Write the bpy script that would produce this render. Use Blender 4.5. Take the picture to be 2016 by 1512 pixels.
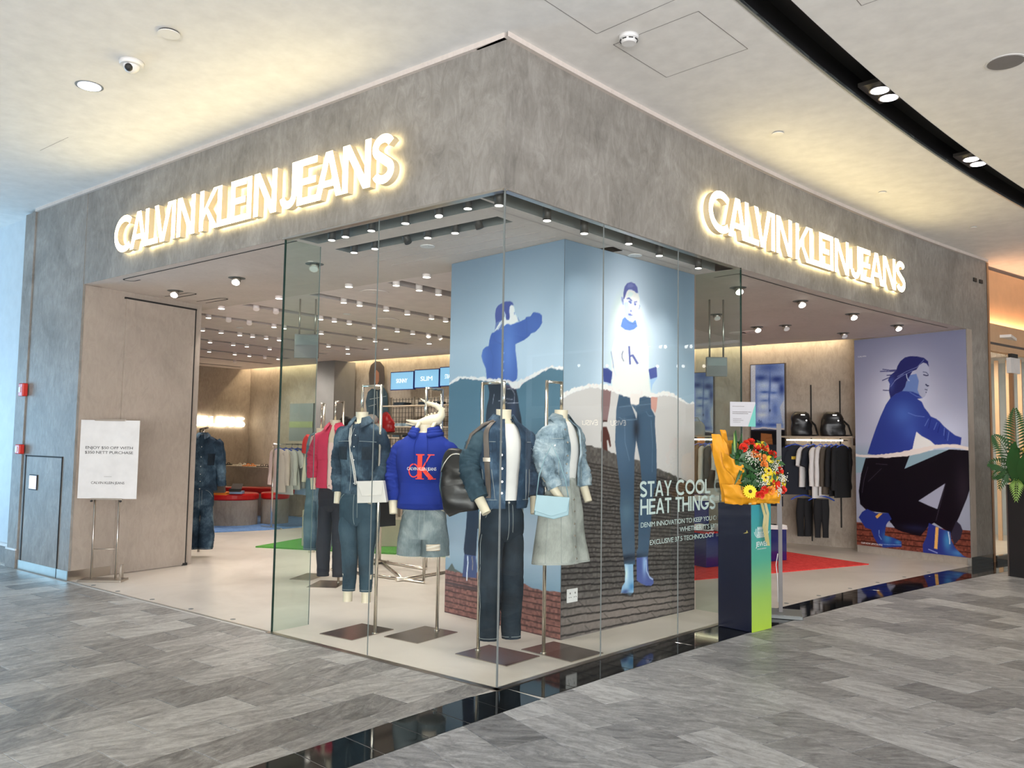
import bpy, bmesh, math, random
import numpy as np
from mathutils import Vector, Matrix, noise
for o in list(bpy.data.objects): bpy.data.objects.remove(o)
S = bpy.context.scene
COL = S.collection
PI = math.pi
rnd = random.Random(7)
# ---------------------------------------------------------------- camera
O = Vector((3.2999008, -4.0696936, 1.5))
FW = Vector((-0.61819288, 0.78276796, 0.07149744)); RT = Vector((0.78537559, 0.61882124, 0.01566712)); UP = Vector((0.03198042, -0.06583765, 0.99731773))
cd = bpy.data.cameras.new('camera'); cam = bpy.data.objects.new('camera', cd); COL.objects.link(cam)
cam.matrix_world = Matrix(((RT.x, UP.x, -FW.x, O.x), (RT.y, UP.y, -FW.y, O.y), (RT.z, UP.z, -FW.z, O.z), (0, 0, 0, 1)))
cd.sensor_width = 36; cd.lens = 1640 / 2016 * 36; cd.clip_start = 0.05; cd.clip_end = 200
S.camera = cam
# ---------------------------------------------------------------- view, world, big lights
S.view_settings.view_transform = 'Standard'; S.view_settings.look = 'None'; S.view_settings.gamma = 1; S.view_settings.use_curve_mapping = False
S.view_settings.exposure = 0.28
S.cycles.max_bounces = 10; S.cycles.transparent_max_bounces = 24; S.cycles.diffuse_bounces = 4; S.cycles.glossy_bounces = 4
S.cycles.sample_clamp_indirect = 6
W = bpy.data.worlds.new('mall_air'); S.world = W; W.use_nodes = True
W.node_tree.nodes['Background'].inputs[0].default_value = (0.80, 0.86, 0.95, 1); W.node_tree.nodes['Background'].inputs[1].default_value = 0.8

def aim(o, target):
    d = Vector(target) - o.location
    o.rotation_euler = d.to_track_quat('-Z', 'Y').to_euler()
def area(name, loc, target, sx, sy, power, col):
    l = bpy.data.lights.new(name, 'AREA'); l.shape = 'RECTANGLE'; l.size = sx; l.size_y = sy; l.energy = power; l.color = col
    o = bpy.data.objects.new(name, l); COL.objects.link(o); o.location = loc; aim(o, target); return o
def spot(name, loc, target, power, col=(1, .91, .82), ang=70, blend=.8, rad=.035):
    l = bpy.data.lights.new(name, 'SPOT'); l.energy = power; l.color = col; l.spot_size = math.radians(ang); l.spot_blend = blend; l.shadow_soft_size = rad
    o = bpy.data.objects.new(name, l); COL.objects.link(o); o.location = loc; aim(o, target); return o
area('atrium_side_fill', (12, -9, 1.0), (0, 1, 4.8), 13, 2.6, 1350, (.96, .97, 1.0))  # added fill out of view, tilted up to brighten ceiling and front
area('corridor_side_fill', (5.5, -12, 1.0), (-4, 0, 4.8), 9, 2.4, 620, (1, .93, .86))  # second added fill behind the camera, also tilted up at the ceiling
area('blue_light_wall', (-12.2, -3.0, 1.3), (-7.4, 0, 1.0), 3.4, 2.4, 230, (.30, .66, 1.0))

# ---------------------------------------------------------------- photo points on real planes (floor, ceiling, walls)
def ray(x, y): return FW * 1640 + RT * (x - 1008) - UP * (y - 756)
def atz(x, y, z=0.0):
    d = ray(x, y); return O + d * ((z - O.z) / d.z)
def aty(x, y, Y):
    d = ray(x, y); return O + d * ((Y - O.y) / d.y)
def atpl(x, y, p0, n):
    d = ray(x, y); return O + d * ((Vector(p0) - O).dot(n) / d.dot(n))
def XB(Y): return .055 * Y + .0108 * Y * Y           # line of the curved shop front
def XT(Y): return math.atan(.055 + .0216 * Y)          # its tangent from +Y
def PB(Y, off=0.0, z=0.0):                             # point off the curved front (off > 0: towards the mall)
    a = XT(Y); return Vector((XB(Y) + off * math.cos(a), Y - off * math.sin(a), z))

# ---------------------------------------------------------------- materials
MATS = {}
def nt(name):
    m = bpy.data.materials.new(name); m.use_nodes = True
    N = m.node_tree.nodes; L = m.node_tree.links
    return m, N, L, N['Principled BSDF']
def ramp(N, L, fac, stops):
    r = N.new('ShaderNodeValToRGB'); L.new(fac, r.inputs[0])
    e = r.color_ramp.elements
    while len(e) > 1: e.remove(e[-1])
    e[0].position = stops[0][0]; e[0].color = (*stops[0][1], 1)
    for p, c in stops[1:]:
        q = e.new(p); q.color = (*c, 1)
    return r.outputs[0]
def texco(N, L, scale=(1, 1, 1), kind='Object', rot=(0, 0, 0)):
    if kind == 'World':
        t = N.new('ShaderNodeNewGeometry'); s = t.outputs['Position']
    else:
        t = N.new('ShaderNodeTexCoord'); s = t.outputs[kind]
    m = N.new('ShaderNodeMapping'); m.inputs['Scale'].default_value = scale; m.inputs['Rotation'].default_value = rot
    L.new(s, m.inputs[0]); return m.outputs[0]
def noi(N, L, vec, sc, det=4, rough=.6, dist=0.0):
    n = N.new('ShaderNodeTexNoise'); n.inputs['Scale'].default_value = sc; n.inputs['Detail'].default_value = det
    n.inputs['Roughness'].default_value = rough; n.inputs['Distortion'].default_value = dist
    L.new(vec, n.inputs['Vector']); return n.outputs['Fac']
def bump(N, L, b, h, st=.2, d=.01):
    q = N.new('ShaderNodeBump'); q.inputs['Strength'].default_value = st; q.inputs['Distance'].default_value = d
    L.new(h, q.inputs['Height']); L.new(q.outputs[0], b.inputs['Normal'])
def plain(name, col, rough=.6, metal=0, spec=.5, bmp=0, bsc=60, coat=0):
    if name in MATS: return MATS[name]
    m, N, L, b = nt(name)
    b.inputs['Roughness'].default_value = rough; b.inputs['Metallic'].default_value = metal
    b.inputs['Specular IOR Level'].default_value = spec
    b.inputs['Coat Weight'].default_value = coat
    v = texco(N, L); f = noi(N, L, v, 6, 3)
    c0 = tuple(c * .94 for c in col); c1 = tuple(min(1, c * 1.05) for c in col)
    L.new(ramp(N, L, f, [(.3, c0), (.7, c1)]), b.inputs['Base Color'])
    if bmp: bump(N, L, b, noi(N, L, v, bsc, 3), bmp, .004)
    MATS[name] = m; return m
def emit(name, col, st, base=(.8, .8, .8)):
    if name in MATS: return MATS[name]
    m, N, L, b = nt(name)
    b.inputs['Base Color'].default_value = (*base, 1); b.inputs['Emission Color'].default_value = (*col, 1); b.inputs['Emission Strength'].default_value = st
    MATS[name] = m; return m
def plaster(name, dark, mid, light, sc=1.6, rough=.55):
    m, N, L, b = nt(name)
    v = texco(N, L, (1, 1, 1), 'World')
    a = noi(N, L, v, sc, 7, .62, .8)
    v2 = texco(N, L, (2.2, 2.2, .9), 'World'); c = noi(N, L, v2, 5.5, 6, .7, 1.6)
    mx = N.new('ShaderNodeMath'); mx.operation = 'MULTIPLY_ADD'; mx.inputs[1].default_value = .45; L.new(c, mx.inputs[0])
    m2 = N.new('ShaderNodeMath'); m2.operation = 'MULTIPLY'; m2.inputs[1].default_value = .55; L.new(a, m2.inputs[0]); L.new(m2.outputs[0], mx.inputs[2])
    base = ramp(N, L, mx.outputs[0], [(.34, dark), (.5, mid), (.68, light)])
    sp = noi(N, L, texco(N, L, (9, 9, 5), 'World'), 3.2, 6, .75, .5)   # trowel pits
    pit = ramp(N, L, sp, [(.62, (1, 1, 1)), (.72, (.80, .79, .77))])
    mm = N.new('ShaderNodeMix'); mm.data_type = 'RGBA'; mm.blend_type = 'MULTIPLY'; mm.inputs[0].default_value = .8
    L.new(base, mm.inputs[6]); L.new(pit, mm.inputs[7]); L.new(mm.outputs[2], b.inputs['Base Color'])
    b.inputs['Roughness'].default_value = rough; b.inputs['Specular IOR Level'].default_value = .35
    bump(N, L, b, mx.outputs[0], .4, .012)
    MATS[name] = m; return m
def glass(name, tint, refl=1.0):
    m = bpy.data.materials.new(name); m.use_nodes = True; N = m.node_tree.nodes; L = m.node_tree.links
    N.remove(N['Principled BSDF']); out = N['Material Output']
    t = N.new('ShaderNodeBsdfTransparent'); t.inputs[0].default_value = (*tint, 1)
    g = N.new('ShaderNodeBsdfGlossy'); g.inputs['Roughness'].default_value = 0.0; g.inputs[0].default_value = (1, 1, 1, 1)
    f = N.new('ShaderNodeFresnel'); f.inputs[0].default_value = 1.45
    k = N.new('ShaderNodeMath'); k.operation = 'MULTIPLY'; k.inputs[1].default_value = refl; L.new(f.outputs[0], k.inputs[0])
    ge = N.new('ShaderNodeNewGeometry'); iv = N.new('ShaderNodeMath'); iv.operation = 'SUBTRACT'; iv.inputs[0].default_value = 1.0; L.new(ge.outputs['Backfacing'], iv.inputs[1])
    k3 = N.new('ShaderNodeMath'); k3.operation = 'MULTIPLY'; L.new(k.outputs[0], k3.inputs[0]); L.new(iv.outputs[0], k3.inputs[1]); k = k3
    x = N.new('ShaderNodeMixShader'); L.new(k.outputs[0], x.inputs[0]); L.new(t.outputs[0], x.inputs[1]); L.new(g.outputs[0], x.inputs[2])
    L.new(x.outputs[0], out.inputs[0]); MATS[name] = m; return m
def stone(name, rotz, c0, c1, c2, rough=.38):
    m, N, L, b = nt(name)
    g = N.new('ShaderNodeNewGeometry'); oi = N.new('ShaderNodeObjectInfo')
    ad = N.new('ShaderNodeMath'); ad.operation = 'ADD'; L.new(g.outputs['Random Per Island'], ad.inputs[0]); L.new(oi.outputs['Random'], ad.inputs[1])
    fr = N.new('ShaderNodeMath'); fr.operation = 'FRACT'; L.new(ad.outputs[0], fr.inputs[0])
    cx = N.new('ShaderNodeCombineXYZ'); k = N.new('ShaderNodeMath'); k.operation = 'MULTIPLY'; k.inputs[1].default_value = 57.0; L.new(fr.outputs[0], k.inputs[0])
    L.new(k.outputs[0], cx.inputs[0]); L.new(k.outputs[0], cx.inputs[2])
    rx = N.new('ShaderNodeVectorRotate'); rx.rotation_type = 'Z_AXIS'; L.new(g.outputs['Position'], rx.inputs['Vector'])
    k2 = N.new('ShaderNodeMath'); k2.operation = 'MULTIPLY_ADD'; k2.inputs[1].default_value = .9; k2.inputs[2].default_value = rotz - .45; L.new(fr.outputs[0], k2.inputs[0]); L.new(k2.outputs[0], rx.inputs['Angle'])
    va = N.new('ShaderNodeVectorMath'); va.operation = 'ADD'; L.new(rx.outputs[0], va.inputs[0]); L.new(cx.outputs[0], va.inputs[1])
    mp = N.new('ShaderNodeMapping'); mp.inputs['Scale'].default_value = (1.9, 6.2, 1.9); L.new(va.outputs[0], mp.inputs[0])
    a = noi(N, L, mp.outputs[0], 1.5, 10, .74, 1.9)
    b2 = noi(N, L, va.outputs[0], 26, 8, .8, .8)
    s = N.new('ShaderNodeMath'); s.operation = 'MULTIPLY_ADD'; s.inputs[1].default_value = .34; L.new(b2, s.inputs[0])
    s2 = N.new('ShaderNodeMath'); s2.operation = 'MULTIPLY'; s2.inputs[1].default_value = .66; L.new(a, s2.inputs[0]); L.new(s2.outputs[0], s.inputs[2])
    sh = N.new('ShaderNodeMath'); sh.operation = 'MULTIPLY_ADD'; sh.inputs[1].default_value = .17; sh.inputs[2].default_value = 0; L.new(fr.outputs[0], sh.inputs[0]); L.new(s.outputs[0], sh.inputs[2])
    col = ramp(N, L, sh.outputs[0], [(.43, c0), (.57, c1), (.72, c2)])
    L.new(col, b.inputs['Base Color'])
    rr = N.new('ShaderNodeMath'); rr.operation = 'MULTIPLY_ADD'; rr.inputs[1].default_value = .25; rr.inputs[2].default_value = rough - .1; L.new(b2, rr.inputs[0]); L.new(rr.outputs[0], b.inputs['Roughness'])
    b.inputs['Specular IOR Level'].default_value = .5
    bump(N, L, b, s.outputs[0], .55, .008)
    MATS[name] = m; return m
def denim(name, dark, mid, light, rough=.8, sc=3.5):
    m, N, L, b = nt(name)
    v = texco(N, L, (1, 1, 1))
    a = noi(N, L, v, sc, 3, .55, .3); w = noi(N, L, texco(N, L, (1, 1, .22)), 150, 2, .8)
    s = N.new('ShaderNodeMath'); s.operation = 'MULTIPLY_ADD'; s.inputs[1].default_value = .22; L.new(w, s.inputs[0])
    s2 = N.new('ShaderNodeMath'); s2.operation = 'MULTIPLY'; s2.inputs[1].default_value = .78; L.new(a, s2.inputs[0]); L.new(s2.outputs[0], s.inputs[2])
    L.new(ramp(N, L, s.outputs[0], [(.34, dark), (.5, mid), (.68, light)]), b.inputs['Base Color'])
    b.inputs['Roughness'].default_value = rough; b.inputs['Specular IOR Level'].default_value = .25
    bump(N, L, b, w, .10, .0012)
    MATS[name] = m; return m
def gradz(name, stops, rough=.35, z0=0, z1=1):
    m, N, L, b = nt(name)
    g = N.new('ShaderNodeNewGeometry'); sx = N.new('ShaderNodeSeparateXYZ'); L.new(g.outputs['Position'], sx.inputs[0])
    mr = N.new('ShaderNodeMapRange'); mr.inputs[1].default_value = z0; mr.inputs[2].default_value = z1; L.new(sx.outputs[2], mr.inputs[0])
    L.new(ramp(N, L, mr.outputs[0], stops), b.inputs['Base Color']); b.inputs['Roughness'].default_value = rough
    MATS[name] = m; return m

plaster('facade_plaster', (.175, .165, .15), (.265, .25, .228), (.385, .37, .345))
plaster('portal_plaster', (.33, .285, .24), (.40, .345, .295), (.46, .40, .345), 1.1)
plaster('soffit_plaster', (.58, .52, .48), (.65, .585, .54), (.71, .645, .60), .8, .7)
plaster('inner_plaster', (.30, .255, .205), (.42, .36, .30), (.52, .455, .385), 1.3)
plain('ceiling_white', (.80, .79, .77), .9)
plain('inner_ceiling_white', (.80, .72, .70), .9)
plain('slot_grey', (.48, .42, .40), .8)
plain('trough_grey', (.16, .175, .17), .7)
plain('light_trough_black', (.006, .006, .007), .45)
plain('dark_gap', (.02, .02, .02), .8)
plain('steel', (.55, .51, .46), .28, 1)
plain('base_steel', (.52, .47, .43), .24, 1)
plain('chrome', (.75, .70, .62), .15, 1)
plain('white_plastic', (.74, .74, .74), .4)
plain('mannequin_cream', (.72, .64, .49), .45)
plain('black_leather', (.010, .010, .011), .36, 0, .5, .25, 40)
plain('black_cloth', (.012, .012, .014), .85)
plain('navy_cloth', (.011, .014, .025), .8)
plain('white_cloth', (.80, .78, .76), .85)
plain('cream_cloth', (.78, .74, .66), .85)
plain('pink_cloth', (.85, .68, .63), .85)
plain('grey_cloth', (.32, .33, .34), .85)
plain('olive_cloth', (.10, .08, .06), .85)
plain('lightblue_cloth', (.35, .50, .68), .85)
plain('red_cloth', (.70, .03, .03), .7)
plain('red_gloss', (.65, .01, .015), .25)
plain('rose_cloth', (.58, .028, .09), .75)
plain('hoodie_blue', (.010, .030, .25), .85, 0, .3, .12, 220)
plain('print_red', (.85, .05, .03), .6)
plain('print_white', (.85, .85, .85), .6)
plain('print_black', (.02, .02, .02), .6)
plain('print_yellow', (.9, .6, .05), .6)
plain('hanger_blue', (.03, .10, .62), .35)
plain('grille_black', (.03, .028, .025), .5)
plain('shelf_beige', (.46, .38, .29), .5)
plain('block_beige', (.44, .40, .30), .5)
plain('frame_brown', (.10, .08, .07), .5)
plain('gloss_black_tile', (.008, .009, .010), .05, 0, .6)
plain('grout_dark', (.10, .10, .10), .8)
plain('grout_light', (.60, .58, .55), .8)
plain('glass_edge', (.01, .03, .022), .15)
plain('seam_grey', (.18, .20, .20), .3)
plain('fire_red', (.60, .03, .02), .35)
plain('wood_trim', (.36, .19, .09), .4)
plain('wood_panel', (.62, .40, .23), .45)
plain('leaf_green', (.018, .085, .018), .45)
plain('leaf_light', (.25, .42, .10), .45)
plain('petal_yellow', (.92, .72, .03), .6)
plain('petal_red', (.75, .04, .02), .6)
plain('petal_orange', (.85, .30, .06), .6)
plain('flower_centre', (.08, .035, .01), .8)
plain('card_paper', (.50, .50, .53), .7)
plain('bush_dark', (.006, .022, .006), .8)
plain('gypsophila', (.82, .82, .72), .8)
plain('wrap_orange', (.74, .32, .012), .55, 0, .4, .3, 14)
plain('ribbon_gold', (.33, .28, .08), .4)
plain('red_counter', (.72, .012, .012), .35)
plain('rug_blue', (.13, .28, .62), .95, 0, .1, .8, 30)
plain('table_navy', (.008, .015, .16), .12, 0, .6, 0, 60, .6)
plain('stand_navy', (.004, .007, .022), .25)
plain('bag_white', (.62, .60, .57), .4, 0, .5, .1, 60)
plain('bag_blue', (.26, .42, .49), .35)
plain('teal_card', (.10, .42, .36), .5)
plain('planter_black', (.015, .016, .018), .35)
plain('orange_cloth', (.88, .25, .02), .7)
plain('tan_hand', (.45, .2, .12), .6)
emit('letter_glow', (1.0, .80, .38), 10.0)
emit('letter_side_glow', (1.0, .72, .35), .10, (.6, .5, .33))
emit('small_letter_glow', (1.0, .86, .62), 5.0)
emit('lamp_disc', (1, .95, .86), 7)
emit('cool_lamp_disc', (.80, .82, 1.0), 5)
emit('rail_light', (1, .84, .6), 6)
emit('screen_blue', (.27, .58, .85), .75, (.05, .1, .15))
emit('screen_text', (.85, .92, 1), .9)
emit('panel_screen', (.55, .50, .68), .8)
emit('cove_glow', (1, .50, .22), 1.2)
denim('denim_dark', (.004, .008, .014), (.010, .019, .030), (.028, .045, .065))
denim('denim_shirt', (.007, .016, .030), (.022, .046, .075), (.12, .19, .25), .8, 5)
denim('denim_jacket', (.010, .022, .045), (.03, .06, .105), (.11, .18, .27), .8, 6)
denim('denim_pale', (.07, .12, .16), (.24, .33, .40), (.52, .61, .66), .8, 8)
denim('denim_grey', (.20, .215, .20), (.33, .35, .325), (.48, .50, .47), .8, 5)
denim('denim_shorts', (.07, .10, .115), (.16, .205, .22), (.32, .37, .38), .8, 6)
denim('denim_teal', (.014, .030, .045), (.030, .062, .088), (.062, .105, .138), .8, 3)
denim('denim_overall', (.045, .09, .125), (.09, .16, .21), (.19, .27, .33), .8, 4)
glass('shop_glass', (.975, .99, .98), .9)
glass('fin_glass', (.87, .93, .90), .9)
stone('slate_left', 1.57, (.135, .132, .125), (.31, .30, .285), (.58, .57, .54))
stone('slate_right', -.36, (.14, .144, .15), (.32, .325, .335), (.60, .61, .62))
plain('text_pale', (.50, .64, .60), .6)
plain('label_grey', (.20, .19, .19), .6)
plain('stitch', (.42, .46, .45), .7)
plain('stitch_tan', (.40, .26, .12), .7)
# pale poured shop floor
m, N, L, b = nt('shop_floor'); v = texco(N, L, (1, 1, 1), 'World')
L.new(ramp(N, L, noi(N, L, v, .9, 5, .6, .8), [(.35, (.62, .57, .51)), (.6, (.74, .69, .63))]), b.inputs['Base Color']); b.inputs['Roughness'].default_value = .32; MATS['shop_floor'] = m
def carpet(name, a, c, sc=40):
    m, N, L, b = nt(name); v = texco(N, L, (1, 1, 1), 'World'); f = noi(N, L, v, sc, 4, .8, .4)
    L.new(ramp(N, L, f, [(.35, a), (.65, c)]), b.inputs['Base Color']); b.inputs['Roughness'].default_value = .95; bump(N, L, b, f, .9, .01); MATS[name] = m
carpet('carpet_red', (.62, .02, .02), (.85, .07, .06), 14); carpet('turf_green', (.05, .22, .03), (.15, .46, .08), 60); carpet('carpet_blue', (.12, .25, .56), (.22, .40, .74), 16)
# painted wall at the far left
plain('pale_wall', (.55, .62, .66), .55)

# ---------------------------------------------------------------- mesh collector
class MB:
    def __init__(s): s.v = []; s.f = []; s.sm = []; s.mi = []
    def add(s, vs, fs, smooth=False, mi=0):
        n = len(s.v); s.v += [Vector(p) for p in vs]
        for f in fs: s.f.append(tuple(i + n for i in f)); s.sm.append(smooth); s.mi.append(mi)
        return s
    def box(s, a, b, mi=0):
        x0, y0, z0 = a; x1, y1, z1 = b
        vs = [(x0, y0, z0), (x1, y0, z0), (x1, y1, z0), (x0, y1, z0), (x0, y0, z1), (x1, y0, z1), (x1, y1, z1), (x0, y1, z1)]
        return s.add(vs, [(3, 2, 1, 0), (4, 5, 6, 7), (0, 1, 5, 4), (1, 2, 6, 5), (2, 3, 7, 6), (3, 0, 4, 7)], False, mi)
    def obox(s, c, size, rz=0, mi=0):                      # box centred at c (base centre z) turned about z
        hx, hy = size[0] / 2, size[1] / 2; cs, sn = math.cos(rz), math.sin(rz); vs = []
        for z in (c[2], c[2] + size[2]):
            for x, y in ((-hx, -hy), (hx, -hy), (hx, hy), (-hx, hy)):
                vs.append((c[0] + x * cs - y * sn, c[1] + x * sn + y * cs, z))
        return s.add(vs, [(3, 2, 1, 0), (4, 5, 6, 7), (0, 1, 5, 4), (1, 2, 6, 5), (2, 3, 7, 6), (3, 0, 4, 7)], False, mi)
    def prism(s, poly, vec, mi=0, smooth=False):            # closed polygon pushed along vec
        n = len(poly); vs = [Vector(p) for p in poly] + [Vector(p) + Vector(vec) for p in poly]
        return s.add(vs, [tuple(range(n))[::-1], tuple(range(n, 2 * n))] + [(i, (i + 1) % n, n + (i + 1) % n, n + i) for i in range(n)], smooth, mi)
    def cyl(s, p0, p1, r0, r1=None, seg=12, mi=0, caps=True):
        if r1 is None: r1 = r0
        p0 = Vector(p0); p1 = Vector(p1); t = (p1 - p0).normalized()
        e = t.orthogonal().normalized(); g = t.cross(e); vs = []
        for p, r in ((p0, r0), (p1, r1)):
            for i in range(seg):
                a = 2 * PI * i / seg; vs.append(p + e * (r * math.cos(a)) + g * (r * math.sin(a)))
        s.add(vs, [(i, (i + 1) % seg, seg + (i + 1) % seg, seg + i) for i in range(seg)], True, mi)
        if caps:
            n = len(s.v) - 2 * seg
            s.f.append(tuple(range(n + seg - 1, n - 1, -1))); s.sm.append(False); s.mi.append(mi)
            s.f.append(tuple(range(n + seg, n + 2 * seg))); s.sm.append(False); s.mi.append(mi)
        return s
    def tube(s, path, r, seg=6, mi=0, closed=False):
        P = [Vector(p) for p in path]; n = len(P); vs = []; up = None
        rr = r if isinstance(r, (list, tuple)) else [r] * n
        for i in range(n):
            t = (P[min(i + 1, n - 1)] - P[max(i - 1, 0)]).normalized()
            if up is None: up = t.orthogonal().normalized()
            up = (up - t * up.dot(t)); up = up.normalized() if up.length > 1e-6 else t.orthogonal().normalized()
            g = t.cross(up)
            for k in range(seg):
                a = 2 * PI * k / seg; vs.append(P[i] + up * (rr[i] * math.cos(a)) + g * (rr[i] * math.sin(a)))
        fs = [(i * seg + k, i * seg + (k + 1) % seg, (i + 1) * seg + (k + 1) % seg, (i + 1) * seg + k) for i in range(n - 1) for k in range(seg)]
        fs += [tuple(range(seg))[::-1], tuple(range((n - 1) * seg, n * seg))]
        return s.add(vs, fs, True, mi)
    def ball(s, c, r, seg=10, rings=6, sc=(1, 1, 1), mi=0):
        c = Vector(c); vs = [c + Vector((0, 0, -r * sc[2]))]
        for j in range(1, rings):
            b = -PI / 2 + PI * j / rings
            for i in range(seg):
                a = 2 * PI * i / seg; vs.append(c + Vector((r * sc[0] * math.cos(b) * math.cos(a), r * sc[1] * math.cos(b) * math.sin(a), r * sc[2] * math.sin(b))))
        vs.append(c + Vector((0, 0, r * sc[2]))); last = len(vs) - 1; fs = []
        for i in range(seg):
            fs.append((0, 1 + (i + 1) % seg, 1 + i)); fs.append((last, last - seg + i, last - seg + (i + 1) % seg))
            for j in range(rings - 2):
                a = 1 + j * seg + i; b = 1 + j * seg + (i + 1) % seg; fs.append((a, b, b + seg, a + seg))
        return s.add(vs, fs, True, mi)
    def grid(s, pts, smooth=True, mi=0, closed=False):      # pts[row][col]
        R = len(pts); C = len(pts[0]); vs = [p for r in pts for p in r]; fs = []
        for i in range(R - 1):
            for j in range(C if closed else C - 1):
                k = (j + 1) % C; fs.append((i * C + j, i * C + k, (i + 1) * C + k, (i + 1) * C + j))
        return s.add(vs, fs, smooth, mi)
    def slab(s, pts, n, th):                               # sheet with thickness: pts[row][col], moved by n*th
        n = Vector(n); R = len(pts); C = len(pts[0])
        a = [[Vector(p) for p in r] for r in pts]; b = [[p + n * th for p in r] for r in a]
        s.grid(a); s.grid(b)
        rim = a[0] + [r[-1] for r in a[1:]] + a[-1][::-1][1:] + [r[0] for r in a[::-1][1:-1]]
        rb = b[0] + [r[-1] for r in b[1:]] + b[-1][::-1][1:] + [r[0] for r in b[::-1][1:-1]]
        s.grid([rim, rb], False, 0, True); return s
    def mesh(s, name, mats, M=None):
        me = bpy.data.meshes.new(name)
        vs = [M @ p for p in s.v] if M is not None else s.v
        me.from_pydata([tuple(p) for p in vs], [], s.f)
        for m in (mats if isinstance(mats, (list, tuple)) else [mats]): me.materials.append(MATS[m] if isinstance(m, str) else m)
        me.polygons.foreach_set('use_smooth', s.sm); me.polygons.foreach_set('material_index', s.mi); me.update(); return me
def rootM(o):
    return Matrix.Translation(o.location) @ Matrix.Rotation(o.rotation_euler.z, 4, 'Z')
ROOT = {}
def props(o, label=None, cat=None, group=None, kind=None):
    if label: o['label'] = label
    if cat: o['category'] = cat
    if group: o['group'] = group
    if kind: o['kind'] = kind
def thing(name, label, cat, loc=(0, 0, 0), rz=0, group=None, kind=None):
    o = bpy.data.objects.new(name, None); COL.objects.link(o); o.location = loc; o.rotation_euler = (0, 0, rz); o.empty_display_size = .1
    props(o, label, cat, group, kind); ROOT[o.name] = rootM(o); return o
def part(name, mb, mats, parent, world=False, label=None, kind=None, bevel=0, sub=0):
    """mesh part; geometry is in the thing's own frame, or in world coordinates when world=True"""
    R = ROOT[parent.name]; me = mb.mesh(name, mats, R.inverted() if world else None)
    o = bpy.data.objects.new(name, me); COL.objects.link(o); o.parent = parent; ROOT[o.name] = R
    props(o, label, None, None, kind); mods(o, bevel, sub); return o
def mods(o, bevel, sub):
    if bevel: b = o.modifiers.new('bevel', 'BEVEL'); b.width = bevel; b.segments = 2; b.limit_method = 'ANGLE'
    if sub: b = o.modifiers.new('sub', 'SUBSURF'); b.levels = sub; b.render_levels = sub
def single(name, mb, mats, label=None, cat=None, group=None, kind=None, bevel=0):
    """one-mesh top-level object in world coordinates, origin at its base centre"""
    lo = Vector((min(p.x for p in mb.v), min(p.y for p in mb.v), min(p.z for p in mb.v))); hi = Vector((max(p.x for p in mb.v), max(p.y for p in mb.v), max(p.z for p in mb.v)))
    c = Vector(((lo.x + hi.x) / 2, (lo.y + hi.y) / 2, lo.z)); me = mb.mesh(name, mats, Matrix.Translation(-c))
    o = bpy.data.objects.new(name, me); COL.objects.link(o); o.location = c; props(o, label, cat, group, kind); ROOT[o.name] = Matrix.Translation(c); mods(o, bevel, 0); return o
def children(o): return [c for c in bpy.data.objects if c.parent == o]
def copy_tree(o, kids=None):
    def rec(a, par):
        c = a.copy(); COL.objects.link(c)
        if par is not None: c.parent = par
        for ch in KIDS.get(a.name, []): rec(ch, c)
        return c
    return rec(o, None)
KIDS = {}
def index_kids():
    KIDS.clear()
    for q in bpy.data.objects:
        if q.parent: KIDS.setdefault(q.parent.name, []).append(q)
def text_mesh(txt, size=1.0, sx=1.0, spacing=1.0, align='LEFT', depth=0.0, bold=0.0):
    """flat lettering as (verts, faces) in x/y, cap height about .72*size"""
    cu = bpy.data.curves.new('t', 'FONT'); cu.body = txt; cu.size = size; cu.space_character = spacing; cu.align_x = align; cu.resolution_u = 3; cu.fill_mode = 'FRONT'; cu.offset = bold
    ob = bpy.data.objects.new('t', cu); COL.objects.link(ob); dg = bpy.context.evaluated_depsgraph_get(); dg.update()
    me = bpy.data.meshes.new_from_object(ob.evaluated_get(dg)); vs = [(v.co.x * sx, v.co.y) for v in me.vertices]; fs = [tuple(p.vertices) for p in me.polygons]
    bpy.data.objects.remove(ob); bpy.data.curves.remove(cu); bpy.data.meshes.remove(me); return vs, fs
def put_text(mb, txt, fn, height, width=None, align='LEFT', mi=0):
    """lettering of a given cap height (and width) laid onto fn(x, y) -> point"""
    vs, fs = text_mesh(txt, 1.0, 1.0, .93)
    if not vs: return
    y1 = max(v[1] for v in vs); x0 = min(v[0] for v in vs); x1 = max(v[0] for v in vs); y1 = .73
    ky = height / y1; kx = (width / (x1 - x0)) if width else ky
    sh = 0 if align == 'LEFT' else (-(x1 - x0) * kx / 2 if align == 'CENTER' else -(x1 - x0) * kx)
    mb.add([fn((x - x0) * kx + sh, y * ky) for x, y in vs], fs, False, mi)
# ================================================================ floors
def clip(poly, px, py, nx, ny):
    """keep the side of the line through (px,py) that (nx,ny) points to"""
    out = []
    for i in range(len(poly)):
        a = poly[i]; b = poly[(i + 1) % len(poly)]
        da = (a[0] - px) * nx + (a[1] - py) * ny; db = (b[0] - px) * nx + (b[1] - py) * ny
        if da >= 0: out.append(a)
        if (da >= 0) != (db >= 0):
            t = da / (da - db); out.append((a[0] + (b[0] - a[0]) * t, a[1] + (b[1] - a[1]) * t))
    return out
def parea(p): return abs(sum(p[i][0] * p[(i + 1) % len(p)][1] - p[(i + 1) % len(p)][0] * p[i][1] for i in range(len(p)))) / 2 if len(p) > 2 else 0
def seen(x, y, margin=330):
    v = Vector((x, y, 0)) - O; d = v.dot(FW)
    if d < .3: return False, 99
    px = 1008 + 1640 * v.dot(RT) / d; py = 756 - 1640 * v.dot(UP) / d
    return (-margin < px < 2016 + margin and py < 1512 + margin * 2), d
def XO(Y): return .335 + .06 * Y + .0125 * Y * Y          # outer edge of the black tile band
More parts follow.
